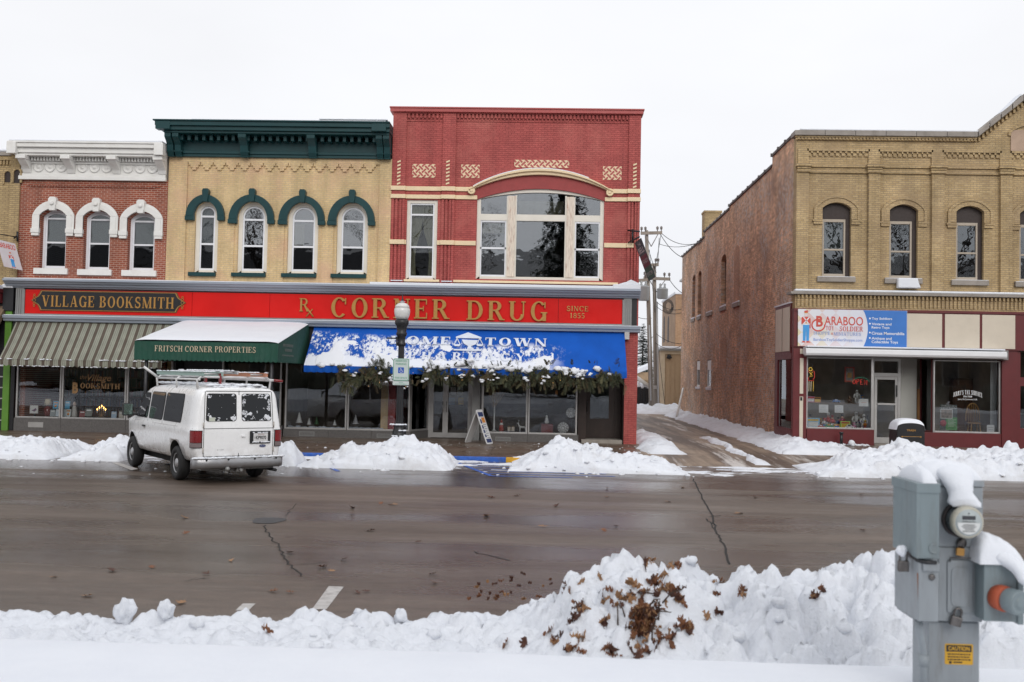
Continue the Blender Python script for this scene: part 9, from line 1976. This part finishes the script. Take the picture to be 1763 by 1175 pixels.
# ---- tax office window
Yx = YF+.02+.028; FX = wallframe(Yx); mlet = mt('white_vinyl', (.60,.62,.64))
tl = thing('window_lettering', atY(1666, 680, Yx), 'arched white lettering of the tax service on the glass', 'lettering')
gb = lambda l, t_, r, b_: (atY(l,(t_+b_)/2,Yx).x, atY(r,(t_+b_)/2,Yx).x, atY((l+r)/2,b_,Yx).z, atY((l+r)/2,t_,Yx).z)
mb = MB(); u0, u1, v0, v1 = gb(1641, 677, 1691, 684.5); serif(mb, "JERRY'S TAX SERVICE", FX, u0, u1, v0, v1, .0, .001, gap=.10, s=.24, bend=.10); mb.build('arched_name', mlet, tl)
mb = MB(); sans(mb, '356-7558', FX, *gb(1658.5, 681.5, 1673.5, 684.5), d=.001, bold=.02); mb.build('number', mlet, tl); mb = MB(); sans(mb, 'Jerry McCammond, E.A.', FX, *gb(1649, 686.5, 1683, 690), d=.001, bold=.01); mb.build('small_line', mlet, tl)
Yp_ = YF+.12; x0, x1, z0, z1 = sheetp('poster', 1618, 697, 1648, 741, Yp_, mt('poster_dark', (.05,.06,.06)), 'dark and green poster with a photograph inside the tax office window', 0, 'poster'); po = [o for o in sc.objects if o.name.startswith('poster') and o.type == 'EMPTY'][-1]
w_, h_ = x1-x0, z1-z0; mb = MB(); mb.box(x0+.35*w_, x1, Yp_-.002, Yp_-.0003, z0, z0+.5*h_); mb.build('green_field', mt('poster_green', (.05,.20,.05), vary=.3), po); mb = MB(); mb.box(x0+.04*w_, x0+.73*w_, Yp_-.004, Yp_-.0022, z0+.45*h_, z0+.82*h_); mb.build('photo_border', m_paper, po); mb = MB(); mb.box(x0+.07*w_, x0+.70*w_, Yp_-.006, Yp_-.0042, z0+.47*h_, z0+.80*h_); mb.build('photo', mt('photo_print', (.16,.13,.11), vary=.7, scale=14), po)
mb = MB(); mb.lathe([(.11,0),(.11,.001)], (x0+.2*w_, Yp_-.003, z0+.27*h_), 16, (0,-1,0)); mb.build('red_seal', mt('seal_red', (.30,.05,.06)), po); mb = MB()
for k in range(6): mb.box(x0+.46*w_, x0+(.92-.1*(k % 2))*w_, Yp_-.0032, Yp_-.0021, z0+(.40-.05*k)*h_, z0+(.42-.05*k)*h_)
mb.build('print_lines', mt('pale_print', (.35,.42,.33)), po); mb = MB(); sans(mb, 'Tribute to a', wallframe(Yp_-.003), x0+.08*w_, x1-.04*w_, z0+.92*h_, z0+.985*h_, .001, shear=.2); sans(mb, 'Circus Leader', wallframe(Yp_-.003), x0+.05*w_, x1-.01*w_, z0+.84*h_, z0+.905*h_, .001, shear=.2); mb.build('script', mlet, po)
# bentwood chair
Yh = YF+1.0; p = atY(1677, 744, Yh); p.z = .30; t = thing('wooden_chair', p, 'hoop backed wooden chair inside the tax office window', 'chair'); mo = mt('oak_finish', (.30,.16,.05), .4); H0 = .82
mb = MB(); mb.lathe([(.20,H0-.04),(.23,H0-.02),(.23,H0),(.2,H0+.01)], p, 18); mb.build('seat', mo, t); hoop = [p+Vector((.24*math.cos(math.pi*(1-k/14)), .12, H0+.05+.62*math.sin(math.pi*k/14)**.7)) for k in range(15)]; mb = MB(); mb.tube(hoop, .018, 7); mb.build('hoop', mo, t)
for k in range(6): mb = MB(); u = -.17+.068*k; mb.tube([p+Vector((u*.85,.10,H0)), p+Vector((u,.12,H0+.05+.62*max(.1,(1-(u/.24)**2))**.5))], .010, 5); mb.build('spindle', mo, t)
for sx_ in (-1,1):
    for sy_ in (-1,1): mb = MB(); mb.tube([p+Vector((sx_*.14,sy_*.12,H0-.03)), p+Vector((sx_*.21,sy_*.19,0))], .018, 6); mb.build('leg', mo, t)
t = thing('cabinet', (X(1661,700,YF+2.6), YF+2.6, .3), 'dark red brown wooden cabinet at the back of the tax office', 'cabinet'); x0, x1, z0, z1 = rect(1641, 655, 1681, 735, YF+2.6); mb = MB(); mb.box(x0, x1, YF+2.6, YF+2.95, .3, z1); mb.build('case', mt('cabinet_wood', (.10,.035,.015)), t); mb = MB(); mb.box(x0-.04, x1+.04, YF+2.56, YF+2.97, z1+.001, z1+.06); mb.build('top', mt('cabinet_top', (.06,.025,.012)), t)
for k in range(2): mb = MB(); mb.box(x0+.06+(x1-x0-.06)*k/2, x0+(x1-x0-.06)*(k+1)/2, YF+2.575, YF+2.599, .4, z1-.1); mb.build('door', mt('cabinet_door', (.12,.045,.02)), t)
x0, x1, z0, z1 = sheetp('white_card', 1699, 732, 1712, 744.5, YF+.2, mt('card', (.45,.46,.48)), 'white card standing at the right end of the tax office window', 2, 'card')
mb = MB(); vs = []; n = 24; xa, xb = X(1704,690,YF+.5), X(1720,690,YF+.5)
for k in range(n+1):
    for z in (.85, 3.3): vs.append((xa+(xb-xa)*k/n, YF+.45+.03*math.sin(k*1.6), z))
mb.add(vs, [(2*k, 2*k+2, 2*k+3, 2*k+1) for k in range(n)], 0, True); o = mb.build('curtain', mt('pale_drape', (.36,.37,.38))); tag(o, 'pale drape hanging at the right side of the tax office window', 'curtain')
sheetp('window_notice', 1594, 698, 1605, 723, YF+.75, mt('grey_card', (.30,.30,.30)), 'grey card with red heading in the angled return window', 4, grp=TN, lm=mt('card_red', (.3,.06,.05)))
# crumbs of snow and grit on the pavement
mb = MB(); rg = random.Random(21)
for k in range(110):
    px = rg.uniform(-40, 1120); p = atZ(px, rg.uniform(762, 786), .15)
    if p.y < 28.2 or p.y > 34: continue
    r = rg.choice((.012,.016,.02,.035)); mb.blob((p.x, p.y, .15+(p.y-28)*.004), (r*1.4, r*1.2, r*.6), 1, k, .5)
for k in range(60):
    px = rg.uniform(0, 1763); p = atZ(px, rg.uniform(793, 822), 0); r = rg.choice((.010,.014,.02,.032)); mb.blob((p.x, min(p.y, 27.9), .0), (r*1.5, r*1.2, r*.6), 1, k, .5)
o = mb.build('snow_crumbs', snow_bit); tag(o, 'crumbs of snow scattered over the pavement and gutter', 'snow', kind='stuff')
# ================================================================ trees on the lawn behind the camera, seen only as reflections in the glass
def branch_mesh(seed, H):
    rg = random.Random(seed); mb = MB()
    def grow(p, d, L_, r, depth):
        pts = [p]; n = 3
        for k in range(n):
            d = (d+Vector((rg.gauss(0,.13), rg.gauss(0,.13), rg.gauss(.02,.08)))).normalized(); p = p+d*L_/n; pts.append(p)
        mb.tube(pts, [r*(1-.42*k/n) for k in range(n+1)], 5 if depth < 3 else 3, cap=False)
        if depth >= 6 or r < .006: return
        for k in range(rg.choice((2,3,3)) if depth < 5 else 3):
            a_ = rg.uniform(0, 6.28); s = rg.uniform(.35,.85); o = d.orthogonal().normalized(); o = Matrix.Rotation(a_, 3, d) @ o
            grow(pts[rg.choice((2,3,3))], (d+o*s).normalized(), L_*rg.uniform(.62,.85), r*rg.uniform(.50,.64), depth+1)
    grow(Vector((0,0,H*.22)), Vector((0,0,1)), H*.24, H*.016, 0)
    return mb
m_bark = paint('dark_bark', (.045,.036,.030), .9, vary=.2)
protos = []
BT = [(-28,-14,1.0,0),(-22,-13,1.1,1),(-17,-16,1.05,0),(-11,-13,1.05,1),(-5,-17,1.0,0),(25,-14,1.0,1),(30.5,-13,1.05,0),(36,-16,1.1,1),(8,-24,1.0,0)]
BL = 'bare branching tree on the snowy lawn, mirrored in the upstairs windows'
for i in range(2):
    t = thing('bare_tree', (0,0,0), BL, 'tree', 'bare trees on the lawn'); mb = MB(); mb.tube([(0,0,0),(.05,0,2.2),(0,.05,4.5)], [.42,.34,.30], 9); mb.build('trunk', m_bark, t); branch_mesh(5+i*3, 19).build('crown', m_bark, t); protos.append(t)
for i, (x, y, s, k) in enumerate(BT):
    t = protos[k] if i in (0, 1) and [0,1][i] == k else copy_tree(protos[k]); t.location = (x, y, .7); t.scale = (s, s, s); t.rotation_euler = (0, 0, i*1.3)
def big_spruce(loc, h, r, seed, label):
    spruce(loc, h, r, seed, label, None, [paint('pine_needles', (.020,.034,.022), .85, vary=.3), paint('pine_needles_dark', (.014,.022,.016), .9, vary=.2)])
big_spruce((1.4,-15,.7), 19.5, 5.6, 31, 'large dark spruce on the lawn, mirrored in the wide arched window')
big_spruce((19,-22,.7), 15, 4.0, 32, 'second dark spruce on the lawn, mirrored in the tan building windows')

# unseen courthouse across the lawn, added as a dark backdrop for the shop glass
ch = thing('courthouse', (0,-44,.7), 'wide brown stone courthouse across the snowy lawn, unseen and added to darken the shop glass', 'building')
mb = MB(); mb.box(-75, 75, -60, -44, .7, 13.5); mb.build('wall', brick('court_stone', (.16,.115,.075), (.12,.085,.055), (.10,.08,.06), w=.9, h=.4, mw=.02), ch); mb = MB(); mb.prism([(-43.2,13.501),(-60.5,13.501),(-52,17.5)], -75.5, 75.5, axes='yz'); mb.build('roof', mt('slate', (.05,.05,.055)), ch); mb = MB(); mb.box(-75.2, 75.2, -43.999, -43.7, 12.6, 13.3); mb.build('cornice', mt('court_cornice', (.2,.17,.13)), ch)
for k in range(24):
    for z in (2.2, 7.6): x = -69+k*6; mb = MB(); mb.box(x-.9, x+.9, -43.99, -43.9, z, z+3.2); w = mb.build('window', mt('court_frame', (.3,.28,.25)) if not (k or z > 3) else w.data.materials[0], ch); mb = MB(); mb.box(x-.8, x+.8, -43.895, -43.88, z+.1, z+3.1); mb.build('pane', m_black, w)
mb = MB(); rg = random.Random(3)  # unseen evergreen row, put in to darken what the shop glass mirrors
for k in range(70): x = -50+100*k/69+rg.uniform(-.4,.4); mb.blob((x, -30+rg.uniform(-.6,.6), 1.2), (1.1, .9, 1.0+rg.uniform(-.1,.4)), 3, k, .35, 2.5)
o = mb.build('backdrop_hedge', mt('hedge_green', (.025,.03,.018), vary=.4)); tag(o, 'unseen dark evergreen row added before the courthouse to darken the shop glass', 'backdrop_hedge')
